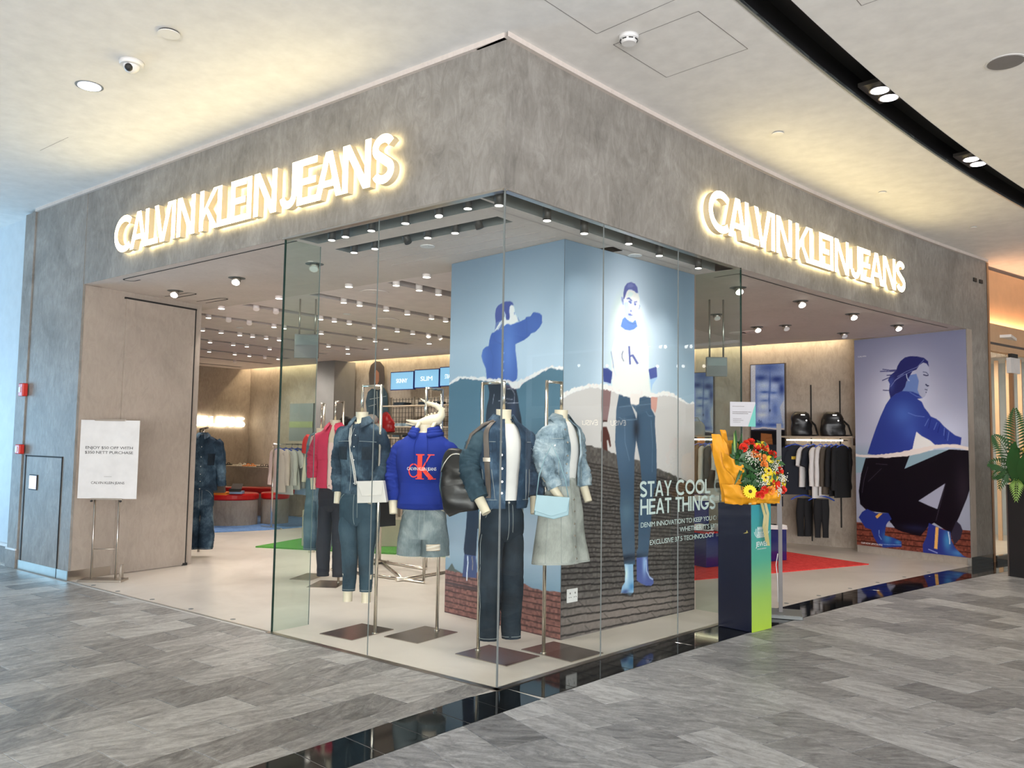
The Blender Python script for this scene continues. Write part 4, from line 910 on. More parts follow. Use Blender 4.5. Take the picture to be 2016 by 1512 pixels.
c.fill(G(jk), H('32418f')); c.shade(G(jk), [(1775, 815, .2, .2, H('4a66b8'), .95), (1790, 850, .12, .14, H('4660b4'), .6), (1840, 850, .12, .08, H('2a3682'), .5)])
for q in ([(580, 910), (680, 950), (800, 965)], [(850, 990), (800, 1090)], [(960, 1040), (920, 1140)], [(1060, 1110), (1050, 1220)], [(1120, 1160), (1100, 1290)], [(600, 630), (700, 690), (770, 708)]): c.line(G(q), .008, H('7f97da'), .7)
for q in ([(880, 980), (850, 1120)], [(1000, 1060), (970, 1180)], [(1080, 1140), (1070, 1270)]): c.line(G(q), .010, H('1f2a6c'), .8)
c.fill(E_([(0, 812), (340, 806), (318, 872), (0, 900)]), H('86a2b0')); c.fill(E_([(345, 800), (480, 770), (560, 770), (320, 872)]), H('86a2b0'))
c.fill([(-.1, 0), (-.1, .33), (.3, .33), (c.w + .1, .36), (c.w + .1, 0)], H('6b3a30'), 1, False, .18, 3)
for k, z in enumerate((.30, .22, .14, .06)): c.line(c.rough([(0, z), (.8, z + .01), (c.w, z + .01)], .004, .05, 60 + k), .012, H('2a1512'), .9, False)
jn = E_([(118, 815), (95, 900), (83, 990), (90, 1060), (125, 1095), (200, 1105), (232, 1108), (250, 1180), (300, 1205), (400, 1232), (440, 1180), (470, 1160), (560, 1218), (600, 1130), (640, 1030), (662, 960), (657, 775), (550, 768), (318, 872), (345, 800)]); c.fill(jn, H('15111a')); c.shade(jn, [(1890, 960, .1, .35, H('2c2630'), .8), (1800, 1040, .2, .05, H('252a4a'), .6)])
c.fill(Fb([(1390, 100), (1265, 525), (1130, 470), (960, 388)]), H('9a9db2')); c.fill(Fb([(1570, 720), (1640, 790), (1672, 880), (1640, 1010), (1540, 1115), (1480, 940)]), H('2e2b3a')); c.fill(Fb([(450, 760), (520, 750), (585, 835), (440, 820)]), H('9a9db2'))
for q in ([(130, 860), (110, 930), (100, 1000)], [(170, 845), (230, 850)], [(200, 870), (130, 940)], [(530, 950), (480, 1150)]): c.line(E_(q), .008, H('4a4552'), .8)
b1 = Fb([(5, 660), (60, 570), (140, 520), (280, 590), (480, 590), (532, 690), (470, 740), (440, 790), (420, 960), (560, 1000), (690, 1060), (692, 1150), (400, 1162), (320, 1120), (250, 1000), (200, 860), (110, 830)]); c.fill(b1, H('28357c')); c.shade(b1, [(1745, 1060, .07, .09, H('3a77a8'), .9), (1765, 1068, .05, .03, H('3f86b4'), .8)]); c.fill(Fb([(270, 645), (330, 592), (390, 596), (300, 682)]), H('d09a4c')); c.line(Fb([(330, 1100), (420, 1110), (690, 1120)]), .007, H('7f9acb')); c.line(Fb([(330, 870), (330, 960), (370, 1030)]), .007, H('8fb0d8'))
b2 = Fb([(1128, 755), (1220, 800), (1340, 860), (1472, 900), (1490, 1050), (1560, 1180), (1680, 1300), (1862, 1395), (1862, 1425), (1300, 1350), (1036, 1292), (1032, 1110), (1092, 980)]); c.fill(b2, H('2b3377')); c.shade(b2, [(1860, 1065, .06, .14, H('3f80b4'), .95), (1880, 1090, .10, .05, H('4a84b8'), .8)]); c.fill(Fb([(1238, 820), (1286, 830), (1266, 1192), (1214, 1180)]), H('d8a25a')); c.line(Fb([(1120, 1190), (1270, 1255)]), .012, H('8b93c8')); c.line(Fb([(1440, 900), (1465, 1050), (1465, 1110)]), .012, H('c8d6ea'))
tu = c.rough(c.P(E_([(50, 790), (130, 800), (200, 795), (280, 785), (330, 775), (400, 760), (470, 745), (540, 740), (600, 745), (670, 762)])), .006, .03, 12); tl = c.rough(c.P(E_([(50, 806), (150, 812), (230, 813), (330, 806), (400, 790), (470, 766), (540, 756), (600, 763), (670, 778)])), .004, .03, 13)
c.fill(tu + tl[::-1], H('ecd4d0'), 1, False)
c.build('print', t, gain=1.25)
q = MB()
def Mf(x0, z0): return lambda x, y: M0 + (M1 - M0).normalized() * (x0 + x) + mn * .004 + Vector((0, 0, z0 + y))
put_text(q, 'OUR NOW. #MYCALVINS', Mf(.07, .125), .026, .33); put_text(q, 'CALVIN', Mf(.06, 2.86), .02, .13); part('lettering', q, 'print_white', t, True)
# ---------------------------------------------------------------- framed torso prints on the right back wall
def torso_print(x0, x1, ytop, ybot, lab):
    a = aty(x0, ytop, 9.10); b = aty(x1, ytop - 6, 9.10); z1 = a.z; z0 = aty(x0, ybot, 9.10).z
    t = thing('framed_print', lab, 'poster', ((a.x + b.x) / 2, 9.12, z0))
    c = Canvas((a.x, 9.10), (b.x, 9.10), z0, z1, .009, (0, -1, 0)); w, h = c.w, c.h
    c.back([(0, H('15131a')), (.30, H('15131a')), (.34, H('9fb6e2')), (.5, H('a9c2ec')), (1, H('5f7ec4'))])
    body = [(.12 * w, .33 * h), (.16 * w, h), (1.0 * w, h), (.98 * w, .62 * h), (.86 * w, .55 * h), (.97 * w, .33 * h)]
    c.fill([(0, .33 * h), (0, h), (w, h), (w, .33 * h)], H('c6cfe0'), 1, False); c.fill(body, H('9db5e6'), 1, False)
    for (x, y, rx, ry, cc, k) in ((.55, .97, .45, .07, '33488c', .75), (.30, .86, .22, .035, '2f4488', .9), (.78, .84, .22, .04, '28387a', .9), (.92, .74, .10, .07, '2c3f86', .9), (.40, .78, .14, .03, 'c4d8f6', .9), (.70, .77, .10, .03, 'b4caf0', .9), (.58, .80, .02, .12, '3a55a6', .8), (.42, .71, .14, .012, '3e5cae', .9), (.68, .70, .12, .012, '3e5cae', .8), (.40, .665, .14, .02, 'cfe0fa', .9), (.68, .655, .11, .02, 'c0d4f6', .9), (.55, .60, .022, .14, '3150a4', .85), (.42, .62, .13, .010, '4664b6', .8), (.38, .56, .16, .04, 'd8e6fc', .95), (.72, .52, .10, .09, '5c78c4', .8), (.57, .515, .02, .014, '18244e', 1.0), (.35, .47, .22, .03, 'e0ebfd', .9), (.60, .43, .12, .05, '7d97d6', .7), (.24, .37, .16, .025, '3a55ac', .85), (.66, .365, .24, .02, '3450a6', .85), (.14, .66, .05, .25, '4a66b8', .6)):
        g = np.exp(-(((c.X / w - x) / rx) ** 2 + ((c.Y / h - y) / ry) ** 2)) * k * (c.Y > .34 * h) * (c.X > .13 * w); c.a += (np.array(H(cc)) - c.a) * g[..., None]
    rr = np.random.RandomState(3).rand(*c.X.shape); c.a *= (1 + .10 * (rr - .5) * (c.Y > .34 * h))[..., None]
    e = c.rough([(0, .325 * h), (.4 * w, .335 * h), (w, .32 * h)], .006, .03, 4); c.line(e, .02, H('e6dcdc'), 1, False)
    c.fill([(.28 * w, .10 * h), (.30 * w, .28 * h), (.62 * w, .27 * h), (.66 * w, .12 * h)], H('a5683f'), 1, False)
    for k in range(4): c.line([(.45 * w, (.12 + .035 * k) * h), (.64 * w, (.13 + .035 * k) * h)], .006, H('7d4526'), .9, False)
    c.line([(.22 * w, .40 * h), (.25 * w, .42 * h), (.27 * w, .39 * h), (.31 * w, .41 * h), (.33 * w, .38 * h)], .006, H('22306e'), 1, False)
    c.build('print', t); part('frame', MB().box((a.x - .012, 9.105, z0 - .01), (a.x, 9.15, z1 + .01)).box((b.x, 9.105, z0 - .01), (b.x + .012, 9.15, z1 + .01)).box((a.x, 9.105, z1), (b.x, 9.15, z1 + .012)), 'frame_brown', t, True)
torso_print(1478, 1544, 719, 905, 'tall blue torso print on the back wall beside the black backpacks')
torso_print(1360, 1404, 735, 905, 'blue torso print seen through the curved window pane beside the pillar')
# ================================================================ garments: lofted cloth with folds
def interp(keys, v):
    ks = [k[0] for k in keys]; out = []
    for c in range(1, len(keys[0])):
        ys = [k[c] for k in keys]
        # smooth (monotone cosine-free) catmull interpolation
        i = max(0, min(len(ks) - 2, next((q for q in range(len(ks) - 1) if v <= ks[q + 1]), len(ks) - 2)))
        t = (v - ks[i]) / (ks[i + 1] - ks[i]); y0 = ys[i]; y1 = ys[i + 1]
        m0 = (ys[i + 1] - ys[i - 1]) / (ks[i + 1] - ks[i - 1]) * (ks[i + 1] - ks[i]) if i > 0 else (y1 - y0)
        m1 = (ys[i + 2] - ys[i]) / (ks[i + 2] - ks[i]) * (ks[i + 1] - ks[i]) if i + 2 < len(ks) else (y1 - y0)
        t2 = t * t; t3 = t2 * t
        out.append(y0 * (2 * t3 - 3 * t2 + 1) + m0 * (t3 - 2 * t2 + t) + y1 * (-2 * t3 + 3 * t2) + m1 * (t3 - t2))
    return out
class Loft:
    """keys: (v, x, y, z, ra, rb) along the axis; u = 0 is the front (-Y), u = .25 the +X side"""
    def __init__(s, keys, fold=.004, fs=(9, 9, 3), seed=0, sq=1.0, front=(0, -1, 0), wr=0, wf=30):
        s.k = keys; s.fold = fold * 1.7; s.fs = fs; s.seed = seed; s.sq = sq; s.F = Vector(front); s.wr = wr * 1.25; s.wf = wf
    def frame(s, v):
        x, y, z, ra, rb = interp(s.k, v); e = 1e-3; a = interp(s.k, max(0, v - e)); b = interp(s.k, min(1, v + e))
        t = Vector((b[0] - a[0], b[1] - a[1], b[2] - a[2])).normalized(); e1 = t.cross(s.F)
        e1 = e1.normalized() if e1.length > 1e-4 else Vector((1, 0, 0)); 
        if e1.x < 0 and abs(t.z) > .3 and t.z < 0: e1 = -e1
        e2 = s.F - t * s.F.dot(t); e2 = e2.normalized() if e2.length > 1e-4 else Vector((0, -1, 0))
        return Vector((x, y, z)), e1, e2, ra, rb
    def pt(s, u, v, off=0.0):
        c, e1, e2, ra, rb = s.frame(v); a = 2 * PI * u; sn, cs = math.sin(a), math.cos(a); q = s.sq
        sx = math.copysign(abs(sn) ** q, sn); cx = math.copysign(abs(cs) ** q, cs)
        p = c + e1 * (ra * sx) + e2 * (rb * cx); n = (e1 * (sx / max(ra, .01)) + e2 * (cx / max(rb, .01))).normalized()
        d = 0
        if s.fold: d += s.fold * noise.noise(Vector((p.x * s.fs[0] + s.seed * 7.1, p.y * s.fs[1], p.z * s.fs[2])))* 1.6
        if s.wr:   # rumples across a sleeve or knee
            w = noise.noise(Vector((sn * 1.9 + s.seed * 3.3, cs * 1.9, v * s.wf * .62 + sn * 1.2))) + .6 * noise.noise(Vector((sn * 3 + 9, cs * 3, v * s.wf * 1.5 - cs * 2)))
            d += s.wr * (.9 - abs(w) * 3.0) * .75 * min(1, .25 + v * 1.3)
        return p + n * (d + off)
    def rows(s, nu, nv, u0=0, u1=1, v0=0, v1=1, off=0.0, closed=True):
        return [[s.pt(u0 + (u1 - u0) * i / (nu if closed else nu - 1), v0 + (v1 - v0) * j / (nv - 1), off) for i in range(nu)] for j in range(nv)]
    def add(s, mb, nu=36, nv=40, cap=True, mi=0):
        r = s.rows(nu, nv); mb.grid(r, True, mi, True)
        if cap:
            for row, flip in ((r[0], False), (r[-1], True)):
                c = sum(row, Vector()) / len(row); n = len(mb.v); mb.v += [c] + row; m = len(row)
                for i in range(m):
                    f = (n, n + 1 + (i + 1) % m, n + 1 + i); mb.f.append(f[::-1] if flip else f); mb.sm.append(True); mb.mi.append(mi)
        return mb
    def patch(s, mb, u0, u1, v0, v1, off=.004, nu=8, nv=8, mi=0):
        """piece of cloth lying on the garment, with edges turned down to it"""
        r = s.rows(nu, nv, u0, u1, v0, v1, off, False); r2 = s.rows(nu, nv, u0, u1, v0, v1, -.004, False); mb.grid(r, True, mi)
        rim = r[0] + [q[-1] for q in r[1:]] + r[-1][::-1][1:] + [q[0] for q in r[::-1][1:-1]]; rb = r2[0] + [q[-1] for q in r2[1:]] + r2[-1][::-1][1:] + [q[0] for q in r2[::-1][1:-1]]
        mb.grid([rim, rb], False, mi, True); return mb
    def seam(s, mb, pts, r=.0016, off=.002, mi=0):
        mb.tube([s.pt(u, v, off) for u, v in pts], r, 4, mi); return mb
    def open_rows(s, u0, u1, v0, v1, nu, nv, off=0, th=.006):
        return s.rows(nu, nv, u0, u1, v0, v1, off, False), s.rows(nu, nv, u0, u1, v0, v1, off - th, False)
    def shell(s, mb, u0, u1, v0=0, v1=1, nu=30, nv=40, th=.006, mi=0):
        """open-fronted garment body (jacket) with thickness"""
        a, b = s.open_rows(u0, u1, v0, v1, nu, nv, 0, th); mb.grid(a, True, mi); mb.grid([list(q) for q in b], True, mi)
        rim = a[0] + [q[-1] for q in a[1:]] + a[-1][::-1][1:] + [q[0] for q in a[::-1][1:-1]]; rb = b[0] + [q[-1] for q in b[1:]] + b[-1][::-1][1:] + [q[0] for q in b[::-1][1:-1]]
        mb.grid([rim, rb], False, mi, True); return mb
def line(a, b, n): return [(a[0] + (b[0] - a[0]) * i / n, a[1] + (b[1] - a[1]) * i / n) for i in range(n + 1)]
def figure_body(zn, sw, zs, arms, legs, fem=False):
    """headless mannequin: neck, chest and limbs as one mesh; zn = top of neck"""
    m = MB(); k = .9 if fem else 1.0
    Loft([(0, 0, 0, zs - .35, sw * .78, .10), (.45, 0, 0, zs - .12, sw * .86, .105), (.62, 0, .004, zs - .02, sw * .66, .085), (.74, 0, .004, zs + .04, .075 * k, .066 * k), (.86, 0, .002, zn - .05, .056 * k, .056 * k), (1, 0, 0, zn, .056 * k, .056 * k)], 0).add(m, 28, 26)
    for p in arms:
        a = p[0]; p = [(0, a[1] * .80, a[2], a[3] - .07, a[4] * .75, a[5] * .75)] + p[1:]; Loft(p, 0).add(m, 18, 16)
    for p in legs: Loft(p, 0).add(m, 18, 10)
    return m
def arm_keys(sx, pts, radii):
    n = len(pts); return [(i / (n - 1), pts[i][0] * sx, pts[i][1], pts[i][2], radii[i], radii[i]) for i in range(n)]
def stand(t, side, dx, dy, ztop, zneck, plate, px, py, prz=0):
    """plate on the floor, pole behind one side, bent over the neck: all in the thing's frame. (px,py) = pole foot"""
    part('base_plate', MB().obox((plate[0], plate[1], 0), (plate[2], plate[3], .008), plate[4]), 'base_steel', t, bevel=.001)
    pole = MB(); pole.cyl((px, py, .008), (px, py, ztop), .0135, seg=14); pole.cyl((px, py, .008), (px, py, .016), .022, seg=14); part('pole', pole, 'chrome', t)
    h = MB(); L = Vector((0, 0, ztop)) - Vector((px, py, ztop)); h.cyl((px, py, ztop - .008), (0, 0, ztop - .008), .011, seg=12); h.cyl((0, 0, ztop), (0, 0, zneck - .02), .011, seg=12); h.ball((px, py, ztop - .008), .0136, 10, 6); h.ball((0, 0, ztop - .008), .0115, 10, 6)
    part('hanging_hook', h, 'chrome', t)
def buttons(t, lf, pts, r=.008, mat='steel', name='button'):
    for u, v in pts:
        p = lf.pt(u, v, .004); q = lf.pt(u, v, .010); part(name, MB().cyl(p, q, r, r * .85, 10), mat, t)
def mannequin(label, px_neck, Y, yaw, foot_px):
    P = aty(px_neck[0], px_neck[1], Y); t = thing('mannequin', label, 'mannequin', (P.x, P.y, 0), math.radians(yaw)); return t, P.z
def loc(t, w):                                  # world point -> thing frame
    return ROOT[t.name].inverted() @ Vector(w)
def plate_for(t, pts):
    q = [atz(*p) for p in pts]; c = sum(q, Vector()) / 4; a = (q[1] - q[0] + q[2] - q[3]) / 2; b = (q[3] - q[0] + q[2] - q[1]) / 2
    lc = loc(t, c); return (lc.x, lc.y, a.length, b.length, math.atan2(a.y, a.x) - t.rotation_euler.z)
def pants(t, zt, zb, hw, hd, mat, leg_b=.058, knee=.075, spread=.085, crotch=None, wr=.0035, stitch='stitch', seed=1, flare=1.0, label=None, pocket=True):
    """trousers: hip piece and two legs in one mesh, stitched seams, pockets, fly, belt loops as parts"""
    zc = crotch or zt - .27; m = MB(); hip = Loft([(0, 0, .004, zc - .02, hw * .80, hd * .72), (.2, 0, .004, zc + .02, hw * .95, hd * .92), (.38, 0, .004, zc + .06, hw * 1.0, hd), (.7, 0, 0, zt - .09, hw * .97, hd * .95), (1, 0, 0, zt, hw * .86, hd * .84)], .003, (7, 7, 7), seed, .9, wr=.001)
    hip.add(m, 40, 18); legs = []
    for s in (-1, 1):
        k = [(0, s * hw * .42, .004, zc + .08, hw * .47, hd * .84), (.12, s * hw * .47, .004, zc - .03, hw * .525, hd * .90), (.24, s * (hw * .25 + spread * .5), .002, zc - .03 - (zc - zb) * .13, hw * .49, hd * .84), (.5, s * spread * 1.02, .0, (zc + zb) / 2 + .05, knee, knee * 1.06), (.78, s * spread * 1.02, .006, zb + (zc - zb) * .22, leg_b * 1.12 * flare, leg_b * 1.2 * flare), (1, s * spread * 1.02, .0, zb, leg_b * flare, leg_b * 1.1 * flare)]
        L = Loft(k, .0035, (8, 8, 4), seed + s, wr=wr, wf=16); L.add(m, 26, 46); legs.append(L)
    o = part('jeans', m, mat, t, label=label)
    st = MB()
    for L, s in zip(legs, (-1, 1)):
        sd = .25 if s > 0 else .75
        st.tube([L.pt(sd, v, .0012) for v in np.linspace(.02, .99, 24)], .0013, 4); st.tube([L.pt(u, .975, .0015) for u in np.linspace(0, 1, 20)], .0014, 4)
    st.tube([hip.pt(.0, v, .002) for v in np.linspace(.08, .98, 8)], .0014, 4); st.tube([hip.pt(.025, v, .002) for v in np.linspace(.35, .9, 8)], .0012, 4)
    for s in (1, -1):
        st.tube([hip.pt((s * (.07 + .12 * q)) % 1, .90 - .28 * q ** 1.6, .002) for q in np.linspace(0, 1, 8)], .0013, 4)
    part('seam', st, stitch, o, kind='stuff')
    wb = MB(); hip.patch(wb, 0, .999, .92, 1.0, .004, 40, 3); part('waistband', wb, mat, o)
    for u in (.10, .90, .30, .70):
        q = MB(); hip.patch(q, u - .007, u + .007, .88, .99, .008, 2, 4); part('belt_loop', q, mat, o)
    p = hip.pt(.0, .955, .005); part('button', MB().cyl(p, p + Vector((0, -.005, 0)), .008, seg=10), 'steel', o)
    if pocket:
        for u in (.42, .58): q = MB(); hip.patch(q, u - .05, u + .05, .25, .72, .003, 6, 5); part('back_pocket', q, mat, o)
    return hip, legs, o
def collar(t, x, y, z, r, mat, open_=.06, h=.05, tilt=.02, pts=.06, ry=None, name='collar'):
    """turned-down shirt collar around the neck, open at the front"""
    ry = ry or r; m = MB(); n = 26; a = []; b = []; c = []
    for i in range(n + 1):
        u = open_ + (1 - 2 * open_) * i / n; an = 2 * PI * u; sx, cy = math.sin(an), math.cos(an); e = max(0, 1 - min(u - open_, 1 - open_ - u) / .16)
        top = Vector((x + sx * r * .98, y - cy * ry * .98 , z + .012 + h * (.9 - .35 * e))); lo = Vector((x + sx * (r + .036 + .030 * e), y - cy * (ry + .034 + .050 * e), z + .010 - pts * e)); inn = Vector((x + sx * r * .95, y - cy * ry * .95, z - .01))
        a.append(inn); b.append(top); c.append(lo)
    m.grid([a, b, c], True); m.grid([[p + Vector((0, 0, -.004)) for p in a], [p + Vector((0, .0, -.006)) for p in b], [p + Vector((0, 0, -.004)) for p in c]], True)
    return part(name, m, mat, t)
HUM = dict()
# ---------------------------------------------------------------- 1: denim shirt, skinny jeans, white bag
def fem_arms(t, zs, lft, rgt):
    pass
def sleeve(t, keys, mat, seed, wr=.007, wf=26, cuff=True, name='sleeve', label=None):
    L = Loft(keys, .004, (12, 12, 12), seed, wr=wr, wf=wf); m = MB(); L.add(m, 24, 60, True); o = part(name, m, mat, t, label=label)
    if cuff: q = MB(); L.patch(q, 0, .999, .90, 1.0, .004, 24, 4); part('cuff', q, mat, o); 
    return L, o
t, zn = mannequin('mannequin in dark denim shirt and blue skinny jeans with a white bag', (713, 811), .45, 26, None); M1t = t
pf = loc(t, atz(738, 1249)); stand(t, 1, 0, 0, loc(t, aty(748, 757, .45)).z, zn, plate_for(t, [(629, 1249), (712, 1229), (776, 1240.5), (692, 1262)]), pf.x, pf.y)
zs = zn - .115
la = [(0, .155, .0, zs - .01, .05, .05), (.5, .185, .02, zs - .26, .042, .042), (.75, .175, -.045, zs - .40, .034, .034), (1, .13, -.13, zs - .60, .026, .028)]
ra = [(0, -.155, .0, zs - .01, .05, .05), (.5, -.19, .03, zs - .26, .042, .042), (.75, -.19, .02, zs - .42, .034, .034), (1, -.185, -.02, zs - .62, .026, .026)]
part('body', figure_body(zn, .19, zs, [la, ra], [[(0, s * .075, 0, .45, .05, .05), (.7, s * .078, 0, .29, .036, .04), (1, s * .078, 0, .232, .036, .042)] for s in (-1, 1)], True), 'mannequin_cream', t)
tor = Loft([(0, 0, -.0, zs - .545, .148, .112), (.08, 0, 0, zs - .52, .165, .125), (.35, 0, 0, zs - .36, .152, .118), (.62, 0, -.008, zs - .18, .172, .128), (.82, 0, 0, zs - .06, .172, .11), (.93, 0, .0, zs + .0, .125, .088), (1, 0, .0, zs + .04, .066, .06)], .006, (9, 9, 4), 3, .95, wr=.002, wf=9)
m = MB(); tor.add(m, 44, 50); sh = part('shirt', m, 'denim_shirt', t); collar(t, 0, 0, zs + .03, .062, 'denim_shirt', .055, .045, 0, .055)
for k, nm in ((la, 'sl'), (ra, 'sr')):
    kk = [(q[0], q[1], q[2], q[3], r, r) for q, r in zip(k, (.072, .066, .054, .047))]; kk = [(0, kk[0][1] * .70, 0, kk[0][3] - .035, .045, .055)] + [(.10, kk[0][1] * .97, 0, kk[0][3] - .06, .066, .07)] + [(.5, *kk[1][1:]), (.82, kk[2][1], kk[2][2], kk[2][3], .056, .056), (1, (kk[2][1] * .45 + kk[3][1] * .55), (kk[2][2] * .45 + kk[3][2] * .55), (kk[2][3] * .45 + kk[3][3] * .55), .046, .046)]
    sleeve(t, kk, 'denim_dark' if nm == 'x' else 'denim_shirt', 5 if nm == 'sl' else 8)
q = MB(); tor.patch(q, -.022, .022, .04, .94, .005, 4, 24); part('placket', q, 'denim_shirt', sh); buttons(sh, tor, [(0, v) for v in (.2, .35, .5, .64, .78)], .005, 'white_plastic')
for a, b in ((.055, .135), (.865, .945)): q = MB(); tor.patch(q, a, b, .50, .66, .006, 6, 8); pk = part('pocket', q, 'denim_dark', sh); q = MB(); tor.patch(q, a - .003, b + .003, .64, .69, .009, 6, 3); part('pocket_flap', q, 'denim_shirt', pk)
q = MB(); tor.seam(q, [(u, .70) for u in np.linspace(.03, .2, 8)]); tor.seam(q, [(u, .70) for u in np.linspace(.8, .97, 8)]); tor.seam(q, [(-.03, v) for v in np.linspace(.1, .9, 12)]); part('seam', q, 'stitch', sh, kind='stuff')
pants(t, zs - .50, .315, .163, .125, 'denim_teal', .048, .067, .068, None, .002, 'stitch', 4)
# white cross-body bag hanging at the front of this figure
def bag(name, label, cat, o, w, h, d, rz, mat, flap=None, tilt=0):
    t = thing(name, label, cat, o, rz); return t
b = loc(M1t, aty(726, 985, .26)); W0 = ROOT[M1t.name] @ Vector((.175, -.20, zs - .585)); t = thing('handbag', 'white cross-body bag hanging in front of the denim shirt mannequin', 'handbag', tuple(W0), math.radians(30))
m = MB(); a = [(-.105, 0, .155), (.105, 0, .165), (.135, 0, .0), (-.10, 0, -.012)]
for s in (1,): m.prism([(x, -.035, z) for x, y, z in a], (0, .06, 0))
part('pouch', m, 'bag_white', t, bevel=.006); q = MB(); q.prism([(-.107, -.041, .157), (.107, -.041, .167), (.098, -.043, .055), (-.06, -.043, .045)], (0, .005, 0)); part('flap', q, 'bag_white', t, bevel=.002); part('clasp', MB().box((.0, -.047, .05), (.03, -.042, .058)), 'steel', t)
wl = lambda p: tuple(ROOT[t.name].inverted() @ (ROOT[M1t.name] @ Vector(p)))
for o_, dz in ((0, 0), (.012, -.01)):
    part('strap', MB().tube([wl((-.055 + o_, .0, zs + .075)), wl((-.062 + o_, -.075, zs + .03)), wl((-.05 + o_, -.128, zs - .10)), wl((-.03 + o_, -.143, zs - .22)), wl((.0 + o_, -.14, zs - .36)), wl((.02 + o_, -.15, zs - .46)), (-.095, -.0, .15)], .0042, 6), 'bag_white', t)
# ---------------------------------------------------------------- 2: blue hoodie, ripped shorts, ornament at the neck
t, zn = mannequin('mannequin in bright blue printed hoodie and ripped light denim shorts', (838, 836), .68, 29, None); M2t = t
pf = loc(t, atz(860, 1243)); stand(t, 1, 0, 0, loc(t, aty(855, 762, .68)).z, zn, plate_for(t, [(756, 1255), (836, 1234), (902, 1246), (821.5, 1268)]), pf.x, pf.y)
zs = zn - .10
la = [(0, .20, 0, zs - .03, .06, .06), (.5, .255, .02, zs - .27, .05, .05), (.75, .25, .0, zs - .40, .04, .04), (1, .23, -.04, zs - .575, .031, .034)]
ra = [(0, -.20, 0, zs - .03, .06, .06), (.5, -.245, .02, zs - .27, .05, .05), (.75, -.25, -.01, zs - .40, .04, .04), (1, -.23, -.05, zs - .60, .031, .034)]
part('body', figure_body(zn, .22, zs, [la, ra], [[(0, s * .09, 0, 1.0, .08, .08), (1, s * .09, 0, .80, .07, .07)] for s in (-1, 1)]), 'mannequin_cream', t)
tor = Loft([(0, 0, 0, zs - .56, .178, .125), (.06, 0, 0, zs - .55, .20, .148), (.14, 0, 0, zs - .50, .206, .152), (.38, 0, 0, zs - .34, .195, .142), (.62, 0, -.006, zs - .18, .212, .145), (.82, 0, 0, zs - .055, .21, .122), (.93, 0, 0, zs + .005, .145, .098), (1, 0, 0, zs + .035, .085, .075)], .008, (7, 7, 5), 6, .95, wr=.002, wf=7)
m = MB(); tor.add(m, 48, 56); hd = part('hoodie', m, 'hoodie_blue', t)
for k, sd in ((la, 11), (ra, 14)):
    s = 1 if k is la else -1
    sleeve(t, [(0, s * .14, 0, zs - .065, .05, .06), (.1, s * .185, 0, zs - .095, .07, .078), (.5, k[1][1], .02, zs - .24, .076, .076), (.8, k[2][1] * .99, -.005, zs - .38, .07, .07), (1, k[3][1] * 1.04, -.025, zs - .50, .052, .052)], 'hoodie_blue', sd, .010, 22)
m = MB()   # hood lying round the neck
for i in range(3): m.tube([(math.sin(a) * (.098 + .012 * i), .012 - math.cos(a) * (.088 + .02 * i), zs + .055 - .022 * i + .028 * (1 - math.cos(a)) / 2) for a in np.linspace(.35, 2 * PI - .35, 24)], [.014] + [.022] * 22 + [.014], 10)
m.ball((0, .10, zs + .03), .07, 16, 8, (1.2, .8, .8)); part('hood', m, 'hoodie_blue', hd)
for s in (-1, 1):
    dc = MB(); dc.tube([(s * .035, -.088, zs + .035)] + [tuple(tor.pt(s * .038 * (1 - .1 * q), .93 - .40 * q, .006)) for q in np.linspace(0, 1, 8)], .0035, 6); part('drawstring', dc, 'hoodie_blue', hd)
q = MB(); tor.patch(q, -.13, .13, .12, .36, .008, 16, 10); part('front_pocket', q, 'hoodie_blue', hd); q = MB(); tor.patch(q, 0, .999, .0, .075, .004, 44, 4); part('hem_band', q, 'hoodie_blue', hd)
def on_front(lf, zc, hw, off=.004):        # (x, z) in metres on the front of a loft -> point
    zk = [(k[0], k[3]) for k in lf.k]; zk.sort(key=lambda a: a[1])
    def f(x, z):
        v = np.interp(zc + z, [a[1] for a in zk], [a[0] for a in zk]); ra = interp(lf.k, v)[3]; return lf.pt(math.asin(max(-.98, min(.98, x / ra))) / (2 * PI), v, off)
    return f
f = on_front(tor, zs - .315, .2, .008)
def place(mb, polys, fn, ox=0, oy=0, n=1, mi=0):
    for pl in polys: mb.add([fn(ox + x, oy + y) for x, y in pl], [tuple(range(len(pl)))], False, mi)
def bar(a, b, w):
    n = 6; r = []; d = Vector((b[0] - a[0], b[1] - a[1])).normalized(); nn = Vector((-d.y, d.x)) * w / 2
    return [[(a[0] + (b[0] - a[0]) * i / n - nn.x, a[1] + (b[1] - a[1]) * i / n - nn.y), (a[0] + (b[0] - a[0]) * i / n + nn.x, a[1] + (b[1] - a[1]) * i / n + nn.y), (a[0] + (b[0] - a[0]) * (i + 1) / n + nn.x, a[1] + (b[1] - a[1]) * (i + 1) / n + nn.y), (a[0] + (b[0] - a[0]) * (i + 1) / n - nn.x, a[1] + (b[1] - a[1]) * (i + 1) / n - nn.y)] for i in range(n)]
q = MB()
for a, b, w in (((.0, 0), (.0, .172), .034), ((-.03, .0), (.032, .0), .008), ((-.03, .172), (.032, .172), .008), ((.01, .066), (.075, .172), .010), ((.02, .085), (.088, .0), .030), ((.055, .172), (.105, .172), .007), ((.06, .0), (.118, .0), .008)): place(q, bar(a, b, w), f)
e = ell(-.045, .062, .036, .048, 35, 325, 22)
for a, b in zip(e, e[1:]): place(q, [strk([a, b], .009)], f)
part('monogram', q, 'print_red', hd)
q = MB(); fw = on_front(tor, zs - .315, .2, .0095); put_text(q, 'CALVIN KLEIN JEANS', lambda x, y: fw(-.095 + x, .066 + y), .024, .215); part('lettering', q, 'print_white', hd)
